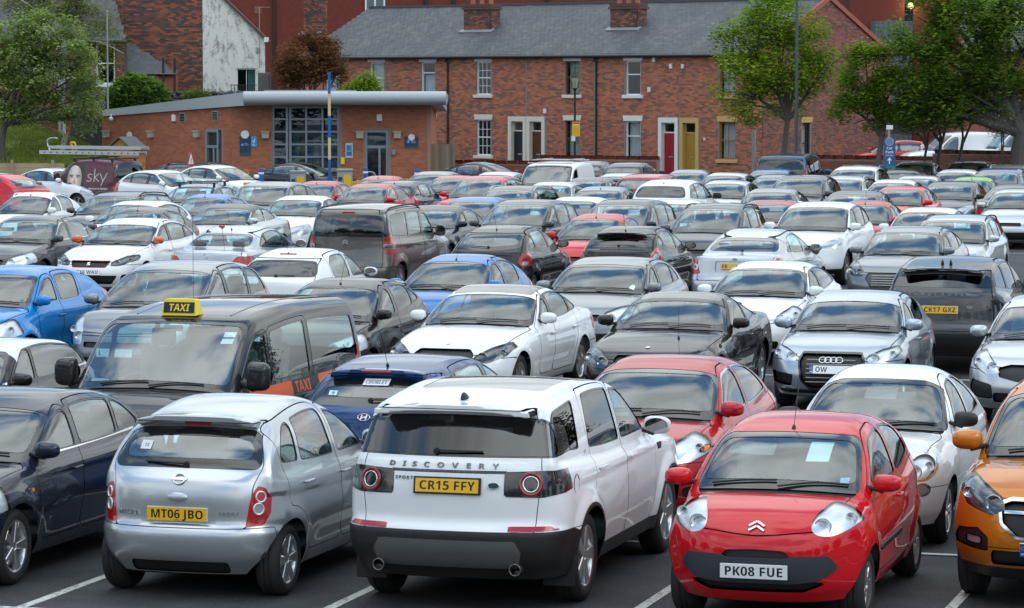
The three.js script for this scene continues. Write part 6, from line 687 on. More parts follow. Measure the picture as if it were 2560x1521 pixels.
// ---------- low walls ----------
function lowWall(label, S, E, h, few = 300, pal = BP.low) { const g = thing('brick_wall', label, 'wall'), L = Math.hypot(E[0] - S[0], E[1] - S[1]), ry = Math.atan2(-(E[1] - S[1]), E[0] - S[0]); g.position.set(S[0], S[2] ?? 0, S[1]); g.rotation.y = ry; g.updateMatrixWorld(true); brickWall(g, 'wall_face', [[0, 0], [L, 0], [L, h], [0, h]], [], pal, mortar.new, [0, 0, 0], 0, few); const n = Math.floor(L / 0.45); for (let i = 0; i < n; i++) part('coping', new THREE.CylinderGeometry(0.16, 0.16, 0.44, 12, 1, false, 0, Math.PI).rotateZ(Math.PI / 2).rotateX(0), pal[(i * 5) % pal.length], g, [(i + 0.5) * L / n, h, -0.11]).rotation.x = -Math.PI / 2; return g; }
const at = (u, v, Z) => [(u - 1280) / 7900 * Z, 4.13 - (v - 214) / 7900 * Z, -Z];
{ const h = (v, Z) => at(0, v, Z)[1], a = at(1102, 0, 126.5), b = at(1345, 0, 124.5), c = at(1645, 0, 122);
  lowWall('low red brick wall in front of the small-paned house', [a[0], a[2]], [b[0], b[2]], h(404, 125.5) - 0.1); lowWall('slightly higher red brick wall behind the white delivery van', [b[0] + 0.01, b[2]], [c[0], c[2]], h(399, 123)); }
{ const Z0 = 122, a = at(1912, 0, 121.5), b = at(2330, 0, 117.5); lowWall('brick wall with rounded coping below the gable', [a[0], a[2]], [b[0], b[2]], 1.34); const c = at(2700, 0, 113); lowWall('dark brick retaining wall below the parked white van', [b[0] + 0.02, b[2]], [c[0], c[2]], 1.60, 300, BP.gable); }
// raised road behind the retaining wall
{ const s = new THREE.Shape([[18, -118.8], [30, -112], [60, -105], [60, -150], [17, -150]].map(([x, z]) => new THREE.Vector2(x, z))); structure('upper_road', new THREE.ExtrudeGeometry(s, { depth: 0.55, bevelEnabled: false }).rotateX(Math.PI / 2).translate(0, 0.55, 0), std(0.045, 0.9)); }
// id, kind, paint, detail, x, z, facing (F nose to the viewer, R tail to the viewer, or a turn), label
const CARS = [
  [27, 'astra', 'navy', 0, -4.54, -27.37, 'F', 'dark navy five-door hatchback cut off by the frame beside the silver round hatchback', {spokes:5}],
  [104, 'micra', 'silver', 0, -2.18, -26.89, 'R', 'silver rounded hatchback seen from behind, yellow plate MT06 JBO'],
  [103, 'discovery', 'white', 0, 0.12, -26.67, 'R', 'white SUV seen from behind, plate CR15 FFY'],
  [102, 'c1', 'red', 0, 2.32, -25.40, 'F', 'bright red three-door city car facing front, plate PK08 FUE'],
  [105, 'mokka', 'orange', 0, 4.83, -26.52, 'F', 'orange SUV cut off by the frame in the nearest row'],
  [26, 'mini', 'black', 0, -5.80, -33.67, 'F', 'small car with a white roof, cut off behind the navy hatchback', {roof:"white"}],
  [3, 'taxi', 'matblack', 0, -3.11, -32.08, 'F', 'black people carrier with a yellow TAXI sign on its roof'],
  [59, 'i20', 'dblue', 0, -0.88, -31.69, 'R', 'dark blue hatchback seen from behind, next to the black taxi'],
  [101, 'corsa', 'dred', 0, 1.47, -30.56, 'F', 'darker red three-door hatchback behind the white SUV of the nearest row'],
  [100, 'fiat', 'white', 0, 3.53, -29.63, 'F', 'small round-lamped white car behind the bright red city car', {mirror:'plastic',seat:'seatLight'}],
  [1, 'juke', 'blue', 1, -7.15, -44.74, 'F', 'bright blue crossover cut off by the frame at mid height'],
  [2, 'scenic', 'grey', 1, -4.82, -44.89, 'F', 'grey people carrier with a big sloping windscreen behind the taxi'],
  [57, 'fiesta', 'black', 1, -2.34, -43.21, 'F', 'black five-door hatchback between the taxi and the white saloon with a black roof', {ant:'f'}],
  [58, 'csaloon', 'white', 1, -0.24, -42.53, 'F', 'white saloon with a black roof panel in the middle'],
  [60, 'coupe', 'black', 1, 2.24, -41.89, 'F', 'glossy black coupe beside the white saloon with the black roof'],
  [71, 'audi', 'silverblue', 1, 4.53, -41.51, 'F', 'pale blue-silver hatchback with a tall dark grille, four rings on it'],
  [73, 'kia', 'silver', 1, 6.88, -39.94, 'F', 'silver hatchback cut off by the frame beside the dark grey SUV'],
  [7, 'suzuki', 'white', 1, -3.29, -51.51, 'R', 'white hatchback seen from behind, beside the grey people carrier'],
  [55, 'hatchround', 'midblue', 1, -0.84, -49.32, 'F', 'mid blue small hatchback behind the white saloon with the black roof'],
  [56, 'golf', 'grey', 1, 1.51, -48.58, 'F', 'grey hatchback with a round sticker in its windscreen behind the black coupe'],
  [70, 'aclass', 'white', 1, 3.95, -48.36, 'F', 'white three-door hatchback between the black coupe and the pale blue-silver hatchback'],
  [72, 'evoque', 'dgrey', 1, 6.72, -46.96, 'R', 'dark grey SUV seen from behind, plate CK17 GXZ'],
  [5, 'insignia', 'dgrey', 1, -9.75, -64.17, 'F', 'dark grey saloon with chrome window frames, cut off behind the bright blue crossover'],
  [4, 'leon', 'white', 1, -7.68, -63.52, 'F', 'white hatchback with orange door mirrors and a red-edged grille', {mirror:'mirrorOrange'}],
  [6, 'csilver', 'silver', 1, -5.12, -61.31, 'R', 'silver saloon seen from behind with a tall aerial topper'],
  [28, 'berlingo', 'taupe', 1, -2.59, -63.59, 'R', 'brown-grey tall van-like car with roof rails seen from behind'],
  [52, 'corsafive', 'black', 1, 0.00, -60.58, 'R', 'black hatchback with round red lamps seen from behind'],
  [54, 'fiesta', 'black', 1, 2.45, -60.40, 'R', 'black hatchback with tall upper rear lamps seen from behind'],
  [61, 'mondeo', 'silver', 1, 4.69, -59.26, 'R', 'silver saloon seen from behind, yellow plate starting EK'],
  [66, 'focus', 'grey', 1, 7.49, -59.43, 'F', 'dark steel-grey hatchback with a chrome barred grille behind the dark grey SUV'],
  [9, 'hatchround', 'plum', 2, -8.10, -68.59, 'F', 'dark plum small car right behind the white hatchback with orange mirrors'],
  [10, 'cabrio', 'silver', 2, -6.53, -72.71, 'F', 'silver convertible with a black fabric roof', {roof:'matblack'}],
  [48, 'saloon', 'navy', 2, -1.75, -70.96, 'F', 'dark navy saloon half hidden by the brown-grey tall car'],
  [53, 'hatchround', 'red', 2, 1.76, -65.09, 'F', 'red hatchback between the two black hatchbacks seen from behind'],
  [50, 'mpv', 'navy', 2, 2.46, -69.41, 'F', 'navy people carrier behind the red hatchback of the middle rows'],
  [47, 'mpv', 'dgrey', 2, 0.26, -69.49, 'F', 'dark grey people carrier behind the black hatchback with round red lamps'],
  [62, 'mpv', 'dgrey', 2, 4.30, -67.10, 'F', 'dark grey tall estate with roof rails behind the silver saloon with plate EK', {rails:1}],
  [64, 'suv', 'white', 2, 6.53, -67.04, 'F', 'white SUV facing front behind the steel-grey hatchback with barred grille'],
  [67, 'hatch', 'white', 2, 9.07, -68.91, 'F', 'white car roof showing between the white SUV facing front and the silver estate'],
  [68, 'estate', 'silver', 2, 9.01, -64.11, 'F', 'silver estate near the edge of the frame behind the dark grey SUV', {rails:0}],
  [11, 'hatch', 'white', 2, -8.71, -72.99, 'F', 'white hatchback roof behind the dark plum small car'],
  [8, 'hatchround', 'white', 2, -11.91, -78.40, 'F', 'white hatchback with roof rails behind the dark grey chrome-framed saloon', {rails:1,railMat:'paperRail'}],
  [12, 'estate', 'dgrey', 2, -9.78, -78.13, 'F', 'dark grey estate with black roof rails near the maroon van'],
  [14, 'hatchround', 'midblue', 2, -7.45, -76.96, 'F', 'blue rounded hatchback behind the silver convertible'],
  [16, 'saloon', 'white', 2, -5.19, -77.31, 'F', 'white saloon behind the silver saloon with the aerial topper'],
  [46, 'hatch', 'midblue', 2, -0.91, -75.48, 'F', 'blue hatchback roof behind the dark navy half hidden saloon'],
  [49, 'hatch', 'white', 2, 1.53, -75.57, 'F', 'white hatchback roof beside the dark grey people carrier of the middle rows'],
  [51, 'hatch', 'white', 2, 3.73, -73.70, 'F', 'white roof behind the navy people carrier'],
  [63, 'hatch', 'dred', 2, 6.00, -73.43, 'F', 'red hatchback beside the dark grey tall estate with rails'],
  [65, 'hatchround', 'dred', 2, 8.14, -72.62, 'F', 'red hatchback half hidden behind the white SUV facing front'],
  [15, 'suv', 'grey', 2, -6.32, -81.19, 'F', 'silver-grey crossover with angular lamps near the ticket machine'],
  [13, 'hatch', 'bluegrey', 2, -8.55, -85.53, 'F', 'blue-grey hatchback carrying black roof bars', {bars:1}],
  [17, 'hatchround', 'dred', 2, -5.39, -87.59, 'F', 'red hatchback roof just behind the silver-grey crossover'],
  [29, 'corsa', 'dred', 2, -3.86, -85.16, 'F', 'red three-door hatchback beside the navy hatchback seen from behind'],
  [30, 'hatch', 'navy', 2, -2.97, -89.34, 'R', 'navy hatchback seen from behind with a bent aerial', {ant:'r'}],
  [39, 'estate', 'dgrey', 2, 0.00, -82.90, 'F', 'grey estate with silver roof rails in the middle of the far rows', {railMat:'alu'}],
  [41, 'hatch', 'silver', 2, 1.11, -87.40, 'F', 'silver roof between the grey estate and the blue-grey saloon'],
  [42, 'saloon', 'bluegrey', 2, 2.38, -84.22, 'F', 'blue-grey saloon next to the white SUV with red rear lamps', {ant:'f'}],
  [45, 'suv', 'white', 2, 4.41, -84.23, 'R', 'white SUV seen from behind with big red lamps in the far rows', {mirror:'plastic'}],
  [74, 'saloon', 'grey', 2, 6.81, -82.78, 'F', 'grey saloon with white door mirrors in front of the grey SUV', {mirror:'white'}],
  [34, 'mpv', 'red', 2, -0.82, -88.01, 'F', 'pinkish red people carrier in front of the white van'],
  [76, 'golf', 'dgrey', 2, 8.64, -79.58, 'F', 'dark grey hatchback with a short aerial before the red roof'],
  [77, 'hatch', 'red', 2, 10.32, -83.65, 'F', 'red roof between two dark grey hatchbacks'],
  [75, 'suv', 'dgrey', 2, 8.02, -87.43, 'F', 'dark grey SUV facing front in the far rows'],
  [69, 'mondeo', 'dgrey', 2, 13.80, -86.04, 'R', 'dark brownish-grey saloon seen from behind, plate starting SB02'],
  [33, 'hatch', 'red', 2, -1.75, -93.45, 'F', 'red roof behind the navy hatchback seen from behind'],
  [44, 'mpv', 'dred', 2, 4.13, -90.99, 'R', 'dark red tall car seen from behind beside the white SUV with red lamps'],
  [82, 'hatch', 'silver', 2, 6.02, -88.86, 'F', 'silver hatchback next to the white SUV with red lamps'],
  [78, 'golf', 'dgrey', 2, 12.22, -87.68, 'F', 'charcoal hatchback with black mirrors before the lime green car', {mirror:'plastic'}],
  [31, 'hatchround', 'red', 2, -3.90, -92.61, 'F', 'red roof behind the red three-door hatchback of the far rows'],
  [93, 'hatch', 'white', 2, 10.83, -89.63, 'F', 'white roof behind the dark grey hatchback with a short aerial'],
  [79, 'hatchround', 'green', 2, 13.37, -91.78, 'F', 'lime green small car'],
  [40, 'hatch', 'dgrey', 2, 2.24, -91.71, 'F', 'grey hatchback in front of the white van'],
  [43, 'hatch', 'silver', 2, 3.24, -95.90, 'F', 'silver roof between the grey hatchback and the dark red tall car'],
  [37, 'van', 'white', 2, 1.23, -95.79, 'F', 'white delivery van with a bare roof rack', {category:'van'}],
  [32, 'hatch', 'grey', 2, -2.48, -98.08, 'F', 'grey hatchback in front of the brick boundary wall'],
  [36, 'hatch', 'silver', 2, -0.49, -97.62, 'F', 'silver roof in front of the dark saloon by the wall'],
  [94, 'hatch', 'silver', 2, 12.04, -93.75, 'F', 'silver roof beside the charcoal hatchback'],
  [83, 'hatch', 'bluegrey', 2, 7.94, -94.92, 'F', 'blue-grey hatchback just behind the grey saloon with white mirrors'],
  [89, 'estate', 'silver', 2, 9.65, -92.29, 'F', 'silver estate behind the dark grey SUV facing front', {railMat:'alu'}],
  [88, 'suv', 'white', 2, 10.55, -97.07, 'F', 'white SUV by the low wall below the gable'],
  [80, 'mpv', 'violet', 2, 14.77, -95.89, 'F', 'violet-blue people carrier behind the lime green car'],
  [86, 'hatch', 'silver', 2, 6.56, -96.82, 'F', 'silver roof in front of the ochre door'],
  [87, 'hatch', 'bluegrey', 2, 5.59, -100.05, 'F', 'grey-blue hatchback behind the white SUV with red lamps'],
  [84, 'hatch', 'midblue', 2, 8.23, -100.80, 'F', 'blue roof in front of the blue minibus'],
  [85, 'people', 'mblue', 2, 9.38, -105.38, 'R', 'blue minibus seen from behind by the gable wall', {category:'minibus'}],
  [81, 'hatch', 'white', 2, 14.13, -100.40, 'F', 'white roof behind the lime green car'],
  [91, 'hatch', 'black', 2, 12.92, -102.85, 'R', 'black hatchback seen from behind below the car park sign'],
  [90, 'estate', 'bluegrey', 2, 11.58, -104.98, 'F', 'blue-grey estate next to the car park sign', {railMat:'alu'}],
  [92, 'golf', 'teal', 2, 14.06, -110.24, 'F', 'teal-grey hatchback behind the black one by the retaining wall'],
  [95, 'estate', 'black', 2, 15.82, -109.43, 'F', 'dark estate by the retaining wall under the trees'],
  [97, 'estate', 'silver', 2, 16.47, -104.84, 'F', 'silver estate with rails in the corner under the trees', {railMat:'alu'}],
  [38, 'golf', 'navy', 2, 4.23, -110.23, 'R', 'navy hatchback seen from behind by the low brick wall'],
  [96, 'hatch', 'dgrey', 2, 2.98, -112.65, 'R', 'dark hatchback between the white van and the navy one'],
  [35, 'saloon', 'navy', 2, -0.80, -111.79, -0.42, 'dark navy saloon turned sideways in front of the low brick wall'],
  [18, 'saloon', 'white', 2, -14.76, -103.59, -0.62, 'white saloon turned across the lane beside the maroon van'],
  [25, 'saloon', 'black', 2, -7.25, -111.23, -0.40, 'black saloon stopped at the ticket machine'],
  [21, 'estate', 'black', 2, -11.68, -109.82, 2.72, 'black estate turned away in front of the information kiosk'],
  [22, 'hatch', 'white', 2, -10.86, -99.89, -0.75, 'white hatchback between the maroon van and the black estate'],
  [23, 'hatch', 'white', 2, -9.66, -105.96, -0.75, 'white hatchback parked against the kiosk wall'],
  [19, 'hatchround', 'red', 2, -15.50, -94.90, 2.45, 'red small car in front of the white saloon across the lane', {roof:'black'}],
  [24, 'hatch', 'grey', 2, -16.69, -98.74, 2.45, 'silver-grey car cut off by the frame beside the red small car'],
  [98, 'hatch', 'silver', 2, 13.04, -81.43, 'F', 'pale saloon cut off by the frame above the brownish-grey saloon'],
  [99, 'hatch', 'navy', 2, 16.22, -100.11, 'F', 'navy car cut off by the frame under the trees'],
];
for (const [id, kind, pt, lod, x, z, face, label, op] of CARS) {
  const pl = PLATES[id], jig = ((id * 37) % 11 - 5) * 0.0035;
  const opt = { paint: pt, x, z, yaw: (face === 'F' ? yawF : face === 'R' ? yawR : face) + (lod ? jig : 0), label, more: (c, D, m) => { MORE[id]?.(c, D, m); if (lod < 2 && face === 'F' && ![102, 105, 100, 101].includes(id)) bowls(c, D, m); }, ...(op ?? {}), ...(EXTRA[id] ?? {}) };
  if (pl) Object.assign(opt, { plate: pl[0], end: pl[1], ...(pl[2] ?? {}) });
  carInstance(kind === 'van' ? 'white_van' : kind === 'people' ? 'minibus' : kind === 'taxi' ? 'taxi' : 'parked_car', kind, lod, opt);
}
// ---------- information kiosk ----------
const gmat = { canopy: std([0.42, 0.45, 0.47], 0.4, 0.3), soffit: std([0.5, 0.52, 0.53], 0.6), frame: std([0.24, 0.28, 0.32], 0.4, 0.4), glass: std([0.7, 0.78, 0.78], 0, 0, { transmission: 1, thickness: 0, ior: 1.6 }) };
const signMat = (w, h, draw) => canvasMat(w, h, draw, { roughness: 0.4 });
{
  const K = thing('information_kiosk', 'red brick information kiosk with a curved grey canopy roof', 'kiosk'), KZ = 116.2, xL = -10.3, xR = -3.0; K.position.set(xL, 0, -KZ); K.updateMatrixWorld(true);
  const W = xR - xL, X = (u) => (u - 1280) / 68 - xL, Y = (v) => 4.13 - (v - 214) / 68, top = 3.42;
  const gl = [X(681), 1.05, X(848), 3.36], dr = [X(912), 0, X(971), 2.5];
  brickWall(K, 'front_wall', [[0, 0], [W, 0], [W, top], [0, top]], [gl, dr], BP.kiosk, mortar.new, [0, 0, 0], 0, 300);
  const sd = new THREE.Vector3(-0.747, 0, -0.664), LL = 7.2, S = sd.clone().multiplyScalar(LL), ryL = Math.atan2(sd.z, -sd.x);
  const hl = (x) => 2.95 + (top - 2.95) * x / LL, T = (u) => { const k = (u - 1280) / 7900, t = (k * KZ - xL) / (sd.x - k * -sd.z); return LL - t; };
  const d2 = [T(521), 0, T(554), 2.5];
  brickWall(K, 'side_wall', [[0, 0], [LL, 0], [LL, hl(LL)], [0, hl(0)]], [d2], BP.kiosk, mortar.new, [S.x, 0, S.z], ryL, 300);
  const eg = part('end_wall', boxG(0.22, top, 9, W - 0.11, top / 2, -4.6), BP.kiosk[1], K);
  // glazing
  const win = grp('glazed_front', K, [0, 0, -0.12]), gw = gl[2] - gl[0], gh = gl[3] - gl[1];
  const cols = [0, 0.225, 0.26, 0.505, 0.75, 1], rows = 5; cols.forEach((c) => part('mullion', boxG(c === 0.225 || c === 0.26 ? 0.12 : 0.07, gh, 0.1, gl[0] + c * gw + (c === 0 ? 0.035 : c === 1 ? -0.035 : 0), gl[1] + gh / 2, 0), gmat.frame, win));
  for (let j = 0; j <= rows; j++) part('transom', boxG(gw, j === 0 || j === rows ? 0.12 : 0.06, 0.09, gl[0] + gw / 2, gl[1] + gh * j / rows, 0.004), gmat.frame, win);
  for (const [c0, c1] of [[0, 0.225], [0.26, 0.505], [0.505, 0.75], [0.75, 1]]) for (let j = 0; j < rows; j++) part('pane', boxG((c1 - c0) * gw - 0.06, gh / rows - 0.05, 0.008, gl[0] + (c0 + c1) / 2 * gw, gl[1] + gh * (j + 0.5) / rows, 0), gmat.glass, win);
  part('room', mergeG([boxG(gw + 1, gh + 1.2, 0.05, gl[0] + gw / 2, gl[1] + gh / 2, -2.6), boxG(gw + 1, 0.05, 2.4, gl[0] + gw / 2, gl[1] - 0.5, -1.4), boxG(gw + 1, 0.05, 2.4, gl[0] + gw / 2, gl[3] + 0.05, -1.4), boxG(0.05, gh + 1, 2.4, gl[0] - 0.4, gl[1] + gh / 2, -1.4), boxG(0.05, gh + 1, 2.4, gl[2] + 0.4, gl[1] + gh / 2, -1.4)]), std([0.3, 0.34, 0.34], 0.9), win);
  for (let i = 0; i < 9; i++) part('leaflet_rack', boxG(0.22, 0.5 + 0.3 * (i % 3), 0.1, gl[0] + 0.35 + i * 0.24, gl[1] + 0.5 + 0.12 * (i % 4), -0.8 - 0.2 * (i % 2)), [std([0.05, 0.2, 0.4], 0.6), std([0.5, 0.5, 0.5], 0.6), std([0.1, 0.3, 0.35], 0.6), std([0.35, 0.3, 0.1], 0.6)][i % 4], win);
  part('window_sill', boxG(gw + 0.1, 0.08, 0.2, gl[0] + gw / 2, gl[1] - 0.05, 0.02), gmat.frame, K);
  const door = (o, pos, ry) => { const [a, , b, h] = o, w = b - a, g = grp('door', K, pos ?? [a + w / 2, 0, -0.12]); if (ry) g.rotation.y = ry; part('door_frame', mergeG([boxG(0.09, h, 0.12, -w / 2 + 0.045, h / 2, 0), boxG(0.09, h, 0.12, w / 2 - 0.045, h / 2, 0), boxG(w, 0.09, 0.122, 0, h - 0.045, 0), boxG(w, 0.1, 0.124, 0, h - 0.62, 0), boxG(w, 0.2, 0.11, 0, 0.1, 0), boxG(0.08, h - 0.6, 0.1, w * 0.12, (h - 0.6) / 2, 0)]), gmat.frame, g); part('pane', boxG(w - 0.15, h - 0.3, 0.008, 0, h / 2 + 0.05, 0), gmat.glass, g); part('lobby', boxG(w + 0.6, h, 0.05, 0, h / 2, -1.6), HM.bluegrey, g); return g; };
  door(dr); { const m = (d2[0] + d2[2]) / 2, p = new THREE.Vector3(1, 0, 0).applyAxisAngle(new THREE.Vector3(0, 1, 0), ryL).multiplyScalar(m).add(S); const g = door(d2, [p.x - 0.08, 0, p.z - 0.08], ryL); }
  // canopy: a long wing section along the front, and a tapering slab down the side wall
  const prof = new THREE.Shape(); prof.moveTo(1.1, 0.0); prof.quadraticCurveTo(1.42, 0.02, 1.42, 0.27); prof.quadraticCurveTo(1.42, 0.5, 1.15, 0.5); prof.lineTo(-3, 0.34); prof.lineTo(-3, 0.16); prof.lineTo(-0.2, 0.0);
  const cl = 7.35; part('canopy', new THREE.ExtrudeGeometry(prof, { depth: cl, bevelEnabled: false, curveSegments: 10 }).rotateY(-Math.PI / 2).translate(cl, 0, 0), gmat.canopy, K, [0.55, top, 0]).scale.set(1, 1, 1);
  const rf = new THREE.Shape(); rf.moveTo(0.75, 0.55); rf.lineTo(W + 0.45, 0.3); rf.lineTo(W + 0.45, 9); rf.lineTo(-1.2, 9.5); rf.lineTo(-5.75, 5.2); rf.closePath();
  { const g = new THREE.BufferGeometry(), Pt = (x, d, y) => [x, y, -d], A1 = Pt(0.75, -0.95, top + 0.5), B1 = Pt(-5.72, 5.0, 3.15), C1 = Pt(-2.0, 10, 3.1), D1 = Pt(W + 0.4, 10, 3.3), E1 = Pt(W + 0.4, 0.4, top + 0.44), lo = (p, h) => [p[0], p[1] - h, p[2]]; const A0 = lo(A1, 0.5), B0 = lo(B1, 0.22), C0 = lo(C1, 0.2), D0 = lo(D1, 0.2), E0 = lo(E1, 0.4); const q = []; const quad = (a, b, c, d) => q.push(...a, ...b, ...c, ...a, ...c, ...d); quad(A1, E1, D1, C1); q.push(...A1, ...C1, ...B1); quad(A0, A1, B1, B0); quad(B0, B1, C1, C0); quad(D0, D1, E1, E0); quad(C0, C1, D1, D0); quad(A0, B0, C0, D0); q.push(...A0, ...D0, ...E0); g.setAttribute('position', new THREE.Float32BufferAttribute(q, 3)); g.computeVertexNormals(); part('roof', g, gmat.canopy, K); }
  // fittings
  const lampG = mergeG([rboxG(0.26, 0.22, 0.16, 0.01, 0, 0, 0.08), boxG(0.32, 0.05, 0.22, 0, 0.13, 0.09)]), pos2 = (u, v, off = 0.05) => { const t = T(u), p = new THREE.Vector3(t, 0, off).applyAxisAngle(new THREE.Vector3(0, 1, 0), ryL).add(S); const d = KZ + -p.z; return [p.x, 4.13 - (v - 214) / (7900 / d), p.z]; };
  for (const u of [664, 900, 994]) { part('wall_lamp', lampG, std([0.42, 0.40, 0.30], 0.6), K, [X(u), Y(338), 0]); } for (const u of [270, 381, 496]) part('wall_lamp', lampG, std([0.42, 0.40, 0.30], 0.6), K, pos2(u, 336, 0)).rotation.y = ryL;
  for (const [u, v] of [[458, 293], [540, 289]]) { const g = grp('vent', K, pos2(u, v, 0.02)); g.rotation.y = ryL; part('vent_frame', boxG(0.32, 0.34, 0.04), gmat.canopy, g); for (let i = 0; i < 5; i++) part('louvre', boxG(0.26, 0.03, 0.05, 0, -0.12 + i * 0.06, 0.02, 0.5, 0, 0), HM.iron, g); }
  const alarm = (p, ry) => { const g = grp('alarm_box', K, p); if (ry) g.rotation.y = ry; part('box', rboxG(0.2, 0.26, 0.08, 0.03), HM.white, g); part('light', rboxG(0.12, 0.06, 0.06, 0.02, 0, -0.14, 0), CM.bluePlastic, g); }; alarm([X(949), Y(294), 0.04]); alarm(pos2(437, 295, 0.04), ryL);
  const disc = mergeG([cylG(0.15, 0.15, 0.02, 24, 0, 0, 0, Math.PI / 2)]), smudge = (k, x, y, w, n, c = '#9fb4c4') => { k.fillStyle = c; for (let i = 0; i < n; i++) k.fillRect(x, y + i * 12, w * (0.7 + 0.3 * ((i * 7) % 3) / 2), 5); };
  const info = (k, w, h) => { k.fillStyle = '#12395c'; k.fillRect(0, 0, w, h); k.fillStyle = '#1e8ec8'; k.beginPath(); k.arc(w * 0.25, h * 0.45, w * 0.13, 0, 7); k.fill(); k.fillStyle = '#fff'; k.font = `italic bold ${w * 0.2}px serif`; k.textAlign = 'center'; k.fillText('i', w * 0.25, h * 0.45 + w * 0.07); smudge(k, w * 0.45, h * 0.36, w * 0.4, 3); k.fillStyle = '#0f5a52'; k.fillRect(0, h * 0.86, w, h * 0.14); };
  const board = (name, x, y, w, h, draw, cw, ch) => part(name, boxG2(w, h, 0.03), [HM.blueSign, HM.blueSign, HM.blueSign, HM.blueSign, signMat(cw, ch, draw), HM.blueSign][4], K, [x, y, 0.025]);
  board('information_board', X(613), Y(364), 0.40, 0.72, info, 128, 230); part('board_disc', disc, HM.white, K, [X(613), Y(336), 0.05]);
  board('tick_poster', X(635), Y(354), 0.20, 0.38, (k) => { k.fillStyle = '#2aa3d6'; k.fillRect(0, 0, 64, 120); k.strokeStyle = '#fff'; k.lineWidth = 7; k.beginPath(); k.moveTo(18, 45); k.lineTo(30, 66); k.lineTo(48, 26); k.stroke(); smudge(k, 14, 88, 34, 2, '#cfe8f4'); }, 64, 120);
  board('notice_poster', X(873), Y(376), 0.27, 0.55, (k) => { k.fillStyle = '#b9c4c8'; k.fillRect(0, 0, 80, 160); k.fillStyle = '#2ba0c9'; k.fillRect(10, 22, 60, 70); k.fillStyle = '#1a6fb0'; k.fillRect(10, 94, 60, 44); smudge(k, 18, 30, 40, 4, '#173a52'); }, 80, 160);
  board('kiosk_sign', X(1029), Y(355), 0.50, 0.42, info, 160, 134); part('board_disc', disc, HM.white, K, [X(1029), Y(343), 0.05]).scale.setScalar(0.8);
  part('yellow_box', rboxG(0.14, 0.26, 0.1, 0.02), CM.signYellow, K, [X(857), Y(402), 0.05]); part('key_pad', rboxG(0.14, 0.2, 0.08, 0.02), gmat.frame, K, [X(984), Y(381), 0.04]);
  { const p = pos2(326, 350, 0.03), b = part('side_sign', boxG(0.62, 0.34, 0.03), std([0.015, 0.09, 0.35], 0.4), K, p); b.rotation.y = ryL; part('board_disc', disc, HM.white, K, [p[0], p[1] + 0.17, p[2] + 0.03]).rotation.y = ryL; }
  part('camera', mergeG([new THREE.SphereGeometry(0.09, 12, 8), cylG(0.03, 0.03, 0.2, 8, 0, 0.08, -0.08, 0.8)]), HM.white, K, pos2(285, 297, 0.12));
}
function boxG2(w, h, d) { const g = new THREE.BoxGeometry(w, h, d), uv = g.attributes.uv; for (let i = 0; i < uv.count; i++) if (i < 16 || i > 19) uv.setXY(i, 0.01, 0.99); return g; }
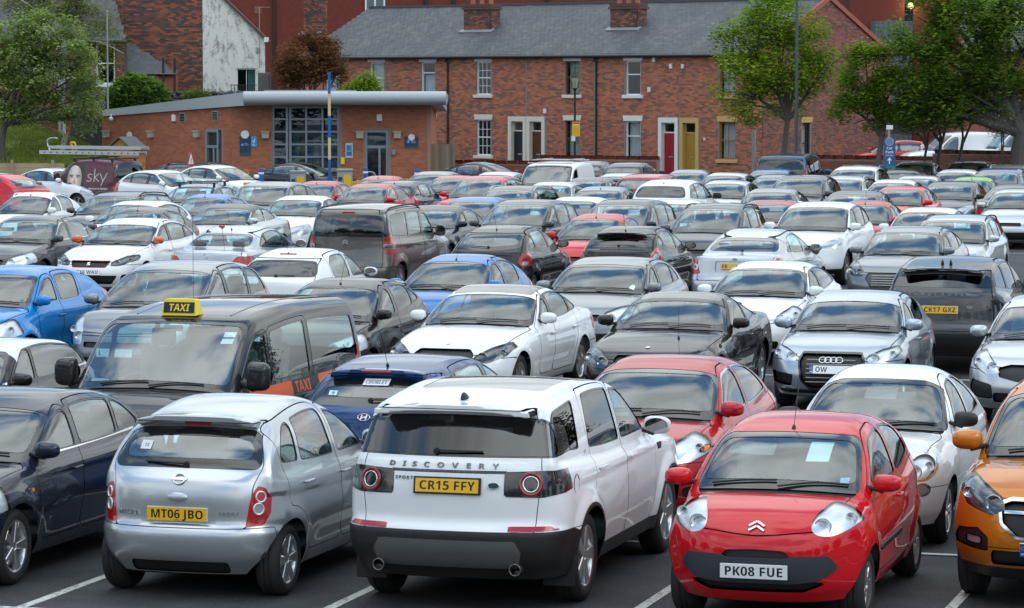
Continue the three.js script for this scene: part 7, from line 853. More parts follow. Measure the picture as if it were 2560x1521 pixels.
// ---------- older houses and the large brick building behind ----------
{
  const B = thing('rendered_house', 'old house with a peeling white rendered gable and sooty brick flank', 'house'), Z = 136, s = 7900 / Z, X = (u) => (u - 1280) / s, Y = (v) => 4.13 - (v - 214) / s; B.position.set(X(300), 0, -Z); B.updateMatrixWorld(true); const x0 = X(300), L = (u) => X(u) - x0;
  brickWall(B, 'brick_flank', [[0, 1.5], [L(509), 1.5], [L(509), Y(-40)], [L(240), Y(-40)], [0, Y(84)]], [], BP.sooty, mortar.dark, [0, 0, 0], 0, 300);
  const rt = noiseTex(512, (u, v, i, j) => { const st = tile(u * 1.0, v, 6, 5), fl = tile(u + 0.3, v + 0.2, 22, 4), sk = tile(u, v * 0.3, 14, 4); let g = 0.86 + 0.05 * fl; const hf = tile(u + 0.1, v + 0.7, 60, 3), d = clamp01((0.5 * st + 0.5 * fl + 0.8 * sk + 0.5 * hf - 0.02) * 1.5); g = g * (1 - 0.34 * d); return [g, g * 0.99, g * 0.96]; }); rt.colorSpace = THREE.SRGBColorSpace; rt.repeat.set(0.28, 0.28);
  const sh = new THREE.Shape([[L(509), 1.5], [L(663), 1.5], [L(663), Y(98)], [L(560), Y(-4)], [L(530), Y(-40)], [L(509), Y(-40)]].map((p) => new THREE.Vector2(...p))); sh.holes.push(new THREE.Path([[L(592), Y(232)], [L(592), Y(171)], [L(642), Y(171)], [L(642), Y(232)]].map((p) => new THREE.Vector2(...p))));
  part('rendered_gable', new THREE.ExtrudeGeometry(sh, { depth: 0.25, bevelEnabled: false }).translate(0, 0, -0.22), std(1, 0.9, 0, { map: rt, bumpMap: rt, bumpScale: 0.01 }), B);
  sash(B, L(592), Y(232), L(642), Y(171), { frame: HM.white, curtain: std([0.12, 0.3, 0.28], 0.9), cw: 0.4, cx: 0.2, bars: [2, 1], mid: -0.9 });
  const sl = Math.hypot(L(676) - L(550), Y(-14) - Y(108)); part('verge', boxG(sl, 0.12, 0.4, (L(676) + L(548)) / 2, (Y(110) + Y(-14)) / 2 + 0.05, -0.05, 0, 0, Math.atan2(Y(110) - Y(-14), L(676) - L(548))), HM.brown, B); part('barge_end', boxG(0.18, 0.2, 0.3, L(668), Y(100), 0.02), HM.white, B);
  part('aerial_mast', mergeG([cylG(0.02, 0.02, 2.6, 6, 0, 0, 0), boxG(0.5, 0.02, 0.02, 0.2, 1.3, 0), ...[0, 1, 2, 3].map((i) => boxG(0.015, 0.02, 0.3, 0.05 + i * 0.11, 1.3, 0))]), HM.galv, B, [L(651), Y(95), 0.12]);
  part('outlet', boxG(0.16, 0.22, 0.1, L(648), Y(126), 0.04), HM.galv, B);
  // lean-to
  const lw = L(447) - L(312), le = part('lean_to_wall', boxG(lw, Y(186) - 2.5, 1.6, (L(312) + L(447)) / 2, (Y(186) + 2.5) / 2, 0.78), BP.sooty[0], B);
  slateRoof(B, 'lean_to_roof', lw + 0.2, 2.0, [L(309), Y(184), 1.75], 0, 0.72, 120, (x, y) => y < 1.95 - Math.max(0, (x - 0.4) * 0.9), [[0, 0], [lw + 0.2, 0], [lw + 0.2, 0.1], [0.4, 2.0], [0, 2.0]]); part('gutter', cylG(0.05, 0.05, lw + 0.2, 8, (L(312) + L(447)) / 2, Y(184) - 0.04, 1.72, 0, 0, Math.PI / 2), HM.iron, B); for (const u of [421, 449]) part('downpipe', cylG(0.05, 0.05, 1.5, 8, L(u), Y(190), 1.7), HM.iron, B);
  const C = thing('slate_roofed_house', 'slate-roofed house partly hidden by the blossoming tree', 'house'), cz = 134; C.position.set(-24.5, 0, -cz); C.updateMatrixWorld(true);
  slateRoof(C, 'roof', 8.3, 4.6, [0, 6.0, 0.3], 0, 0.75, 300, (x, y) => x < 7.0 + (4.6 - y) * 0.25, [[0, 0], [8.2, 0], [7.05, 4.6], [0, 4.6]]); brickWall(C, 'front_wall', [[0, 1.5], [8.2, 1.5], [8.2, 6.1], [0, 6.1]], [[6.9, 4.2, 7.7, 5.9]], BP.sooty, mortar.dark, [0, 0, 0], 0, 200); sash(C, 6.9, 4.2, 7.7, 5.9, { frame: HM.white, sill: HM.white });
  part('gutter', cylG(0.06, 0.06, 8.3, 8, 4.1, 5.98, 0.34, 0, 0, Math.PI / 2), HM.iron, C);
}
{
  const bt = noiseTex(512, (u, v, i, j) => { const r = Math.abs(Math.sin(i * 3.1 + Math.floor(j / 8) * 91.7) * 43758.5) % 1, row = j % 16 < 2 ? 0.05 : 0, n = tile(u, v, 8, 4); return [0.44 + 0.03 * n + 0.03 * (r - 0.5) + row, 0.20 + 0.02 * n + row, 0.155 + 0.02 * n + row]; }); bt.colorSpace = THREE.SRGBColorSpace; bt.repeat.set(0.42, 0.42); const bm = std(1, 0.9, 0, { map: bt });
  const B = thing('brick_building', 'large plain red brick building rising behind the terrace', 'building'), Z = 172, X = (u) => (u - 1280) / 7900 * Z, Y = (v) => 4.13 - (v - 214) / 7900 * Z;
  part('wall', uvBox(boxG(X(2090) - X(545), 14, 8, (X(2090) + X(545)) / 2, 5, -Z - 4)), bm, B);
  for (const u of [688, 1065, 1135, 1368]) part('downpipe', cylG(0.09, 0.09, 10, 8, X(u), 7.5, -Z + 0.08), HM.iron, B); part('wall_vent', boxG(0.4, 0.4, 0.05, X(647), Y(26), -Z + 0.02), BP.low[3], B);
  { const g = grp('window', B, [X(939), Y(2), -Z + 0.05]); part('frame', mergeG([boxG(0.09, 1.6, 0.1, -0.5, 0, 0), boxG(0.09, 1.6, 0.1, 0.5, 0, 0), boxG(0.09, 1.6, 0.1, 0, 0, 0), boxG(1.1, 0.1, 0.11, 0, -0.78, 0), boxG(1.1, 0.1, 0.11, 0, 0.78, 0)]), HM.white, g); part('pane', boxG(0.95, 1.5, 0.02), std([0.05, 0.07, 0.08], 0.05, 0, { clearcoat: 1 }), g); }
  const C = thing('brick_tower_block', 'brown brick building with a grey metal annex and a lit window', 'building'), CZ = 158, x = (u) => (u - 1280) / 7900 * CZ, y = (v) => 4.13 - (v - 214) / 7900 * CZ;
  part('wall', uvBox(boxG(x(2258) - x(2130), 12, 6, (x(2258) + x(2130)) / 2, 5, -CZ - 3)), bm, C); part('wall', uvBox(boxG(x(2420) - x(2280), 12, 6, (x(2420) + x(2280)) / 2, 5, -CZ - 3)), bm, C); part('side_stack', uvBox(boxG(x(2135) - x(2085), 12, 3, (x(2135) + x(2085)) / 2, 5, -CZ - 4)), BP.sooty[1], C);
  part('window_strip', boxG(x(2282) - x(2256), 12, 5.6, (x(2282) + x(2256)) / 2, 5, -CZ - 3), std([0.02, 0.025, 0.03], 0.1, 0, { clearcoat: 1 }), C);
  const annex = boxG(x(2262) - x(2172), y(56) - 1, 2.4, (x(2262) + x(2172)) / 2, (y(56) + 1) / 2, -CZ + 1.4); part('metal_annex', annex, std([0.13, 0.16, 0.19], 0.5, 0.3), C); for (let i = 0; i < 7; i++) part('seam', boxG(0.03, y(56) - 1, 0.03, x(2172) + (i + 0.5) * (x(2262) - x(2172)) / 7, (y(56) + 1) / 2, -CZ + 2.61), std([0.10, 0.125, 0.15], 0.5, 0.3), C);
  const lp = [x(2273), y(16), -CZ + 0.05]; part('lamp', new THREE.SphereGeometry(0.16, 14, 10), std([0.9, 0.8, 0.5], 0.5, 0, { emissive: lin(1, 0.72, 0.3), emissiveIntensity: 0.9 }), C, lp); const pl = new THREE.PointLight(lin(1, 0.75, 0.4), 1.5); pl.name = 'window_lamp'; pl.position.set(lp[0], lp[1], lp[2] + 0.25); pl.castShadow = true; scene.add(pl);
}
// ---------- the bank on the far side, with its stone wall ----------
{
  const g = new THREE.PlaneGeometry(40, 16, 60, 24).rotateX(-Math.PI / 2), p = g.attributes.position, xr = -15.9;
  for (let i = 0; i < p.count; i++) { const X = p.getX(i) - 35.5, Z = p.getZ(i) - 124.5, d = clamp01((-Z - 117) / 9), e = sstep(-15.2, -17.0, X + 0.75 * (-Z - 121.5)); p.setXYZ(i, X, (1.05 + 1.95 * d + 0.12 * n2(X * 0.5, Z * 0.5)) * (0.15 + 0.85 * e) * sstep(-116.5, -117.0, Z), Z); }
  g.computeVertexNormals(); const gt = noiseTex(512, (u, v) => { const n = tile(u, v, 10, 5), m = tile(u + 0.4, v, 40, 3); return [0.37 + 0.07 * n + 0.05 * m, 0.41 + 0.07 * n + 0.07 * m, 0.14 + 0.03 * n]; }); gt.colorSpace = THREE.SRGBColorSpace; gt.repeat.set(4, 2); structure('grass_bank', g, std(1, 0.95, 0, { map: gt }));
  const bl = new THREE.BufferGeometry(), q = []; for (let k = 0; k < 3; k++) { const a = k * 2.1; q.push(-0.012 * Math.cos(a), 0, -0.012 * Math.sin(a), 0.012 * Math.cos(a), 0, 0.012 * Math.sin(a), 0.04 * Math.sin(a), 0.13, 0.04 * Math.cos(a)); } bl.setAttribute('position', new THREE.Float32BufferAttribute(q, 3)); bl.computeVertexNormals();
  const N = 26000, im = new THREE.InstancedMesh(bl, std(1, 0.9, 0, { side: THREE.DoubleSide }), N), o = new THREE.Object3D(), c = new THREE.Color(), r = rng(91); im.name = 'grass'; im.userData = { kind: 'stuff', label: 'mown grass on the bank beside the kiosk' };
  for (let i = 0; i < N; i++) { const X = -15.2 - 12 * r(), Z = -117.05 - 9.5 * r(), d = clamp01((-Z - 117) / 9), e = sstep(-15.2, -17.0, X + 0.75 * (-Z - 121.5)); o.position.set(X, (1.05 + 1.95 * d + 0.12 * n2(X * 0.5, Z * 0.5)) * (0.15 + 0.85 * e) - 0.01, Z); o.rotation.set(0, r() * 6.3, 0); o.scale.setScalar(0.6 + 0.9 * r()); o.updateMatrix(); im.setMatrixAt(i, o.matrix); const t = r(); im.setColorAt(i, c.setRGB(0.13 + 0.07 * t, 0.17 + 0.07 * t, 0.025)); } im.castShadow = im.receiveShadow = true; scene.add(im);
  const W = thing('stone_wall', 'dark dry-stone wall at the foot of the rendered house', 'wall'), Z = 129, s = 7900 / Z, st = [0, 1, 2, 3].map((k) => { const gg = new THREE.IcosahedronGeometry(0.5, 1), pp = gg.attributes.position; for (let i = 0; i < pp.count; i++) { const f = 1 + 0.22 * n3(pp.getX(i) * 2 + k * 9, pp.getY(i) * 2, pp.getZ(i) * 2); pp.setXYZ(i, pp.getX(i) * f, pp.getY(i) * f, pp.getZ(i) * f); } gg.computeVertexNormals(); return gg; }), sm = palette([[0.10, 0.095, 0.085], [0.075, 0.07, 0.065], [0.13, 0.12, 0.105], [0.06, 0.06, 0.055]]);
  part('core', boxG(13, 2.2, 0.35, -11.5, 2.65, -Z - 0.1), sm[3], W); let n = 0; for (let row = 0; row < 8; row++) for (let x = -16.6; x < -8.6 && n < 300; x += rr(0.24, 0.42)) { const m = part('stone', st[n % 4], sm[(n * 7 + row) % 4], W, [x, 3.82 - row * 0.17, -Z + 0.1 + rr(-0.04, 0.04)], [rr(-0.3, 0.3), rr(0, 6), rr(-0.2, 0.2)]); m.scale.set(rr(0.3, 0.44), rr(0.17, 0.22), 0.35); n++; }
  const T = thing('timber_edging', 'pale timber edging at the foot of the grass bank', 'edging'); for (let i = 0; i < 3; i++) part('plank', boxG(5.4, 0.16, 0.07, -19.2 + 0.0, 0.85 + i * 0.17, -116.4 - 0.03 * i), std([0.42, 0.32, 0.2], 0.85), T); for (let i = 0; i < 4; i++) part('post', boxG(0.1, 1.4, 0.1, -21.4 + i * 1.5, 0.7, -116.3), std([0.36, 0.27, 0.17], 0.85), T);
  const gt2 = thing('garden_post', 'grey stone gate post beside the rendered house', 'post'); part('pillar', rboxG(0.5, 1.5, 0.5, 0.05), sm[2], gt2, [(655 + 12 - 1280) / s, 3.9, -128]); part('railing', mergeG([0, 1, 2, 3, 4, 5, 6, 7].map((i) => boxG(0.025, 0.7, 0.025, -0.5 - i * 0.12, 0, 0)).concat([boxG(1.1, 0.03, 0.03, -0.85, 0.35, 0)])), HM.iron, gt2, [(655 + 12 - 1280) / s, 3.8, -128]);
}
// ---------- trees and bushes ----------
function leafSpray(seed, n, size, spread, aspect = 0.55) { const r = rng(seed), l = []; for (let i = 0; i < n; i++) { const g = new THREE.BufferGeometry(), a = size * (0.7 + 0.6 * r()), w = a * aspect, fold = 0.12 * a; g.setAttribute('position', new THREE.Float32BufferAttribute([0, 0, 0, w / 2, fold, a * 0.45, 0, 0, a, 0, 0, 0, 0, 0, a, -w / 2, fold, a * 0.45], 3)); g.computeVertexNormals(); g.rotateX(-0.25 + 0.75 * r()).rotateY(r() * 6.283); g.translate((r() - 0.5) * spread, (r() - 0.5) * spread * 0.7, (r() - 0.5) * spread); l.push(g); } return BufferGeometryUtils.mergeGeometries(l); }
const leafMat = (t = 0.35) => std(1, 0.95, 0, { specularIntensity: 0.15, transmission: t, thickness: 0, side: THREE.DoubleSide, ior: 1.35 });
const LM = leafMat(0.5);
function foliage(parent, name, lobes, o) {
  const r = rng(o.seed), geo = leafSpray(o.seed + 1, o.leaves ?? 9, o.size ?? 0.16, o.spread ?? 0.5, o.aspect), N = o.n, im = new THREE.InstancedMesh(geo, LM, N), q = new THREE.Object3D(), c = new THREE.Color(); im.name = name; im.userData = { kind: 'stuff' }; const vol = lobes.map((l) => l[3] * l[4] * l[5]), tot = vol.reduce((a, b) => a + b, 0);
  for (let i = 0; i < N; i++) {
    let k = 0, t = r() * tot; while (k < lobes.length - 1 && (t -= vol[k]) > 0) k++; const L = lobes[k], th = r() * 6.283, ph = Math.acos(2 * r() - 1), rad = o.fill ? Math.cbrt(r()) : 0.5 + 0.5 * Math.sqrt(r());
    const dx = Math.sin(ph) * Math.cos(th), dy = Math.cos(ph), dz = Math.sin(ph) * Math.sin(th), bump = 1 + 0.28 * n3(dx * 2.3 + k * 5, dy * 2.3, dz * 2.3 + o.seed);
    q.position.set(L[0] + dx * L[3] * rad * bump, L[1] + dy * L[4] * rad * bump, L[2] + dz * L[5] * rad * bump); if (o.gap && n3(q.position.x * o.gap, q.position.y * o.gap, q.position.z * o.gap + o.seed) < (o.cut ?? -0.25)) { i--; if (r() < 0.002) i++; continue; }
    q.rotation.set((r() - 0.5) * 0.6, r() * 6.283, (r() - 0.5) * 0.6); q.scale.setScalar(0.7 + 0.6 * r()); if (o.hang) { q.rotation.set(0.2 * (r() - 0.5), r() * 6.28, 0.2 * (r() - 0.5)); q.scale.set(0.5, 2.2, 0.5); } q.updateMatrix(); im.setMatrixAt(i, q.matrix);
    const v = 0.75 + 0.5 * r(), col = o.cols[Math.floor(r() * o.cols.length)]; im.setColorAt(i, c.setRGB(col[0] * v, col[1] * v, col[2] * v));
  }
  im.castShadow = im.receiveShadow = true; parent.add(im); return im;
}
function limbs(parent, base, tips, r0, m, ht) {      // tapered trunk and boughs
  const taper = (pts, ra, rb) => { const cv = new THREE.CatmullRomCurve3(pts.map((p) => new THREE.Vector3(...p))), g = new THREE.TubeGeometry(cv, 14, 1, 9), p = g.attributes.position, v = new THREE.Vector3(); for (let i = 0; i < p.count; i++) { const t = Math.floor(i / 10) / 14, c = cv.getPoint(t); v.fromBufferAttribute(p, i).sub(c).multiplyScalar((ra + (rb - ra) * t) * (1 + 0.12 * n3(p.getX(i), p.getY(i) * 2, p.getZ(i)))); p.setXYZ(i, c.x + v.x, c.y + v.y, c.z + v.z); } g.computeVertexNormals(); return g; };
  const fork = [base[0] + 0.1, base[1] + ht, base[2]]; part('trunk', taper([base, [base[0] - 0.04, base[1] + ht * 0.5, base[2]], fork], r0, r0 * 0.72), m, parent);
  tips.forEach((t, i) => { const k = 0.55 + 0.08 * (i % 4), mid = [fork[0] + (t[0] - fork[0]) * 0.45 + 0.2 * Math.sin(i * 2.3), fork[1] + (t[1] - fork[1]) * 0.5, fork[2] + (t[2] - fork[2]) * 0.45]; part('bough', taper([[fork[0], fork[1] - 0.15, fork[2]], mid, t], r0 * k, 0.02), m, parent); for (let j = 0; j < 2; j++) { const e = [t[0] + 0.9 * Math.sin(i * 3 + j * 2.5), t[1] + 0.4 - 0.8 * j, t[2] + 0.9 * Math.cos(i * 3 + j)]; part('branch', taper([mid, [(mid[0] + e[0]) / 2, (mid[1] + e[1]) / 2 + 0.15, (mid[2] + e[2]) / 2], e], r0 * 0.25, 0.012), m, parent); } });
}
const bark = std([0.13, 0.11, 0.09], 0.95), barkD = std([0.085, 0.075, 0.065], 0.95), birchT = noiseTex(256, (u, v) => { const n = tile(u, v * 3, 9, 4); const d = n > 0.22 ? 0.25 : 0.78; return [d, d * 0.98, d * 0.93]; }); birchT.colorSpace = THREE.SRGBColorSpace; const birchM = std(1, 0.8, 0, { map: birchT });
function tree(name, label, Z, lobesPx, o) {
  const s = 7900 / Z, W = ([u, v, ru, rv, dz]) => [(u - 1280) / s, 4.13 - (v - 214) / s, -(Z + (dz ?? 0)), ru / s, rv / s, (ru + rv) / 2 / s], t = thing(name, label, o.cat ?? 'tree', o.group), lobes = lobesPx.map(W);
  if (o.trunk) { const bare = o.hang; const b = [(o.trunk[0] - 1280) / s, o.trunk[2] ?? 0, -Z]; limbs(t, b, (bare ? [] : lobes).map((l) => [l[0], l[1] + l[4] * 0.2, l[2]]), o.trunk[1], o.bark ?? bark, o.trunk[3] ?? 2.4); }
  foliage(t, o.fol ?? 'crown', lobes, o); if (o.blossom) foliage(t, 'blossom', lobes, { ...o, ...o.blossom, seed: o.seed + 50 });
  return t;
}
const green = [[0.224, 0.348, 0.018], [0.277, 0.408, 0.024], [0.158, 0.264, 0.015], [0.343, 0.456, 0.034]], deep = [[0.146, 0.249, 0.026], [0.195, 0.302, 0.033], [0.105, 0.190, 0.019], [0.260, 0.367, 0.046]];
tree('sycamore_tree', 'bright green young tree in front of the end house, beside the grey lamp column', 116, [[1930, 60, 95, 70], [1850, 110, 70, 60], [2010, 110, 70, 60], [1900, 180, 100, 60, -0.5], [1990, 190, 80, 60], [1840, 215, 60, 45], [1880, 270, 70, 40], [1970, 265, 65, 45, 0.5], [1930, 20, 60, 50], [2060, 165, 40, 30]], { trunk: [1962, 0.13, 0, 3.0], seed: 31, n: 1500, leaves: 9, size: 0.17, spread: 0.55, gap: 0.75, cut: -0.12, cols: green });
tree('field_maple', 'mid green tree beside the car park sign', 113, [[2190, 170, 70, 55], [2140, 220, 55, 50], [2230, 235, 60, 60], [2190, 290, 60, 35], [2110, 270, 40, 35], [2160, 140, 45, 35]], { trunk: [2198, 0.13, 0, 2.4], seed: 47, n: 1100, size: 0.16, spread: 0.5, gap: 0.8, cut: -0.15, cols: [...green, ...deep] });
tree('large_tree', 'big dark green tree with a thick trunk at the corner of the car park', 112, [[2420, 60, 110, 80], [2300, 100, 80, 70], [2520, 90, 80, 90], [2380, 180, 110, 75], [2480, 210, 90, 70], [2290, 215, 65, 60], [2420, 260, 90, 45], [2350, 20, 80, 60], [2540, 240, 60, 60], [2560, 20, 80, 60], [2300, 280, 70, 35], [2400, 290, 60, 30]], { trunk: [2545, 0.32, 0, 2.6], bark: barkD, seed: 61, n: 3000, size: 0.17, spread: 0.55, gap: 0.7, cut: -0.2, cols: deep });
tree('slim_tree', 'slim tree with a thin trunk in front of the parked white van', 114, [[2330, 250, 50, 45], [2370, 230, 45, 40], [2300, 270, 40, 30]], { trunk: [2346, 0.09, 0, 2.2], bark: barkD, seed: 67, n: 620, size: 0.15, cols: deep });
tree('slender_tree', 'slender tree leaning between the white van and the big tree', 114.5, [[2400, 265, 45, 40], [2440, 245, 45, 45]], { trunk: [2400, 0.08, 0, 2.2], bark: barkD, seed: 69, n: 560, size: 0.15, cols: deep });
tree('hawthorn', 'white-flowering hawthorn drooping over the red car', 113.6, [[2300, 305, 55, 22], [2250, 318, 40, 16], [2360, 300, 40, 20]], { trunk: [2310, 0.06, 0, 2.0], bark: barkD, seed: 71, n: 300, size: 0.10, cols: deep, blossom: { n: 420, size: 0.07, leaves: 12, cols: [[0.62, 0.62, 0.52], [0.7, 0.7, 0.6]] } });
tree('flowering_shrub', 'white-flowering shrub beside the thick trunk', 112.4, [[2500, 295, 30, 45], [2485, 270, 25, 25]], { trunk: [2498, 0.05, 0, 1.5], bark: barkD, seed: 73, n: 220, size: 0.10, cols: deep, cat: 'shrub', blossom: { n: 260, size: 0.07, leaves: 12, cols: [[0.62, 0.62, 0.52], [0.7, 0.7, 0.6]] } });
tree('whitebeam', 'white-blossomed tree on the grass bank', 118, [[110, 90, 80, 60], [60, 150, 80, 70], [170, 140, 70, 70], [120, 200, 110, 60], [210, 195, 50, 60], [30, 230, 60, 50], [190, 260, 75, 45], [100, 275, 70, 40], [215, 300, 45, 35], [40, 285, 50, 30], [0, 110, 50, 60]], { trunk: [8, 0.15, 1.2, 1.6], bark: barkD, seed: 81, n: 2300, size: 0.16, spread: 0.5, gap: 0.8, cut: -0.2, cols: [[0.26, 0.36, 0.07], [0.33, 0.43, 0.11], [0.42, 0.50, 0.22], [0.19, 0.28, 0.05]], blossom: { n: 900, size: 0.06, leaves: 14, spread: 0.2, cols: [[0.55, 0.58, 0.44], [0.45, 0.5, 0.34]] } });
tree('birch_tree', 'yellow-green birch with drooping twigs above the blossoming tree', 124, [[130, 10, 110, 50], [220, 60, 70, 60], [270, 120, 40, 60], [160, -20, 90, 50], [60, 20, 50, 40]], { trunk: [158, 0.16, 1.6, 4.4], bark: birchM, seed: 87, n: 1300, size: 0.09, leaves: 14, spread: 0.6, gap: 0.8, cut: -0.1, cols: [[0.2, 0.23, 0.03], [0.15, 0.18, 0.025], [0.25, 0.26, 0.05]] });
tree('weeping_birch_twigs', 'curtain of thin drooping birch twigs over the grass', 119.5, [[170, 320, 75, 40], [235, 330, 40, 45], [110, 315, 50, 25]], { trunk: [159, 0.12, 0.9, 1.4], bark: birchM, seed: 89, n: 420, size: 0.05, leaves: 8, spread: 0.5, hang: 1, cols: [[0.11, 0.12, 0.03], [0.08, 0.09, 0.03]] });
tree('ivy_bush', 'dense green ivy bush above the end of the kiosk roof', 127, [[345, 235, 65, 40], [310, 250, 40, 40], [385, 245, 35, 35], [340, 205, 40, 20]], { trunk: [340, 0.1, 2.2, 0.8], seed: 95, n: 1300, size: 0.15, spread: 0.4, aspect: 0.8, cols: [[0.16, 0.29, 0.04], [0.11, 0.21, 0.03], [0.21, 0.34, 0.05]], cat: 'bush', fol: 'foliage' });
tree('small_bush', 'small rounded yellow-green bush on top of the stone wall', 127.5, [[497, 238, 34, 16], [490, 250, 30, 14]], { trunk: [495, 0.05, 3.2, 0.3], seed: 97, n: 380, size: 0.09, spread: 0.3, cols: [[0.15, 0.2, 0.03], [0.18, 0.24, 0.04]], cat: 'bush', fol: 'foliage' });
tree('copper_bush', 'copper-brown leaved bush behind the kiosk', 127, [[770, 160, 70, 55], [730, 180, 45, 45], [820, 150, 45, 50], [780, 110, 40, 30], [840, 195, 30, 35]], { trunk: [775, 0.12, 0, 2.6], bark: barkD, seed: 99, n: 1900, size: 0.13, spread: 0.45, gap: 0.9, cut: -0.25, cols: [[0.25, 0.12, 0.045], [0.19, 0.085, 0.036], [0.31, 0.16, 0.06], [0.14, 0.065, 0.03]], cat: 'bush' });
tree('young_maple', 'small bright green shrub peeping over the kiosk canopy', 125, [[915, 215, 28, 22], [880, 225, 22, 10], [925, 195, 14, 14]], { trunk: [915, 0.05, 0, 2.8], seed: 103, n: 300, size: 0.13, spread: 0.35, cols: green, cat: 'shrub' });
{ const H = thing('slate_roofed_house', 'slate-roofed brick house glimpsed between the trees of the corner', 'house'); H.position.set(20, 0, -140); H.updateMatrixWorld(true); slateRoof(H, 'roof', 16, 5, [0, 5.6, 0.3], 0, 0.7, 300); part('front_wall', boxG(16, 5.6, 6, 8, 2.8, -3), BP.gable[0], H); part('gutter', cylG(0.06, 0.06, 16, 8, 8, 5.6, 0.34, 0, 0, Math.PI / 2), HM.iron, H); }
// ---------- street furniture, vans, small things ----------
{ const L = thing('lamp_column', 'tall grey steel lamp column rising through the green tree', 'lamp post'), p = at(1990, 0, 114); part('column', cylG(0.045, 0.065, 12, 14, 0, 6, 0), HM.steelBlue, L, [p[0], 0, p[2]]); part('base_door', boxG(0.08, 0.5, 0.02, 0, 0.8, 0.065), HM.steelBlue, L, [p[0], 0, p[2]]); part('bracket', boxG(0.9, 0.08, 0.08, -0.45, 12, 0), HM.steelBlue, L, [p[0], 0, p[2]]); part('lantern', rboxG(0.6, 0.12, 0.25, 0.04, -1.1, 12, 0), HM.galv, L, [p[0], 0, p[2]]); }
{ const Z = 121, p = at(1437, 0, Z), y = (v) => at(0, v, Z)[1], L = thing('street_lamp', 'old-style black street lamp with a lantern head by the terrace', 'street lamp'); L.position.set(p[0], 0, p[2]);
  part('post', new THREE.LatheGeometry([[0.12, 0], [0.12, 0.4], [0.07, 0.5], [0.055, 1.4], [0.07, 1.42], [0.045, 1.5], [0.04, y(226)]].map((q) => new THREE.Vector2(...q)), 12), HM.iron, L); const h = y(214); part('lantern_glass', cylG(0.17, 0.1, 0.42, 6, 0, h + 0.1, 0), std([0.62, 0.6, 0.5], 0.3, 0, { transmission: 0.4 }), L); part('lantern_frame', mergeG([0, 1, 2, 3, 4, 5].map((i) => { const a = i * Math.PI / 3; return boxG(0.02, 0.44, 0.02, 0.135 * Math.sin(a), h + 0.1, 0.135 * Math.cos(a)); }).concat([cylG(0.11, 0.05, 0.1, 6, 0, h - 0.15, 0)])), HM.iron, L); part('lantern_cap', new THREE.LatheGeometry([[0.2, 0], [0.19, 0.04], [0.1, 0.16], [0.05, 0.24], [0.02, 0.3], [0.03, 0.34], [0.012, 0.46], [0, 0.5]].map((q) => new THREE.Vector2(...q)), 8), HM.iron, L, [0, h + 0.31, 0]);
  const S = thing('bus_stop_sign', 'yellow information plate fixed to the old-style street lamp', 'sign'); part('plate', boxG2(0.30, 0.56, 0.02), signMat(80, 150, (k) => { k.fillStyle = '#e8b21a'; k.fillRect(0, 0, 80, 150); k.fillStyle = '#d8621c'; k.fillRect(6, 6, 68, 20); k.fillStyle = '#f3ead0'; k.fillRect(6, 30, 68, 6); k.fillStyle = '#b88a14'; for (let i = 0; i < 5; i++) k.fillRect(12, 52 + i * 14, 50, 3); }), S, [p[0] + 0.04, y(322), p[2] + 0.09]); part('notice', boxG(0.16, 0.2, 0.015), HM.white, S, [p[0] - 0.06, y(346), p[2] + 0.09]); }
const pole = (name, label, u, Z, draw) => { const p = at(u, 0, Z), g = thing(name, label, draw.cat); g.position.set(p[0], 0, p[2]); draw(g, (v) => at(0, v, Z)[1]); return g; };
const barBlue = std([0.012, 0.11, 0.36], 0.45), barCream = std([0.66, 0.52, 0.24], 0.5), barYellow = std([0.75, 0.45, 0.02], 0.45);
const D1 = (g, y) => { part('housing', rboxG(0.30, 1.05, 0.3, 0.03, 0, 0.52, 0), barBlue, g); const y0 = 1.0, y1 = y(180), n = 5; for (let i = 0; i < n; i++) part('arm_section', boxG(0.09, (y1 - y0) / n - 0.002, 0.05, 0, y0 + (i + 0.5) * (y1 - y0) / n, 0.02), i % 2 ? barCream : barBlue, g); part('arm_clamp', boxG(0.24, 0.26, 0.12, 0, 0.98, 0.1), barBlue, g); }; D1.cat = 'barrier'; pole('raised_barrier', 'raised blue and cream barrier arm in front of the kiosk', 824, 103.5, D1);
const D2 = (g, y) => { part('cabinet', rboxG(0.48, 1.35, 0.42, 0.03, 0, 0.68, 0), std([0.30, 0.31, 0.32], 0.5), g); part('yellow_panel', boxG(0.24, 0.5, 0.02, 0.09, 0.98, 0.22), barYellow, g); part('top', rboxG(0.52, 0.08, 0.46, 0.02, 0, 1.38, 0), HM.galv, g); part('screen', boxG(0.12, 0.12, 0.02, -0.14, 1.1, 0.22), std([0.04, 0.06, 0.07], 0.2), g); }; D2.cat = 'ticket machine'; pole('ticket_machine', 'grey ticket machine with a yellow panel beside the black saloon', 745, 101, D2); { const D2b = (g, y) => { D2(g, y); }; D2b.cat = 'ticket machine'; pole('ticket_machine', 'grey ticket machine at the end of the lowered striped barrier', 862, 103, D2b); }
const D3 = (g) => { part('housing', rboxG(0.3, 1.0, 0.3, 0.03, 0, 0.5, 0), barYellow, g); for (let i = 0; i < 6; i++) part('arm_section', boxG(0.36, 0.1, 0.06, 0.25 + i * 0.36, 1.0 + i * 0.012, 0.16), i % 2 ? HM.iron : barYellow, g); part('arm_end', boxG(0.06, 0.14, 0.07, 2.3, 1.08, 0.16), HM.white, g); }; D3.cat = 'barrier'; pole('lowered_barrier', 'lowered yellow and black striped barrier arm before the kiosk door', 886, 103.2, D3);
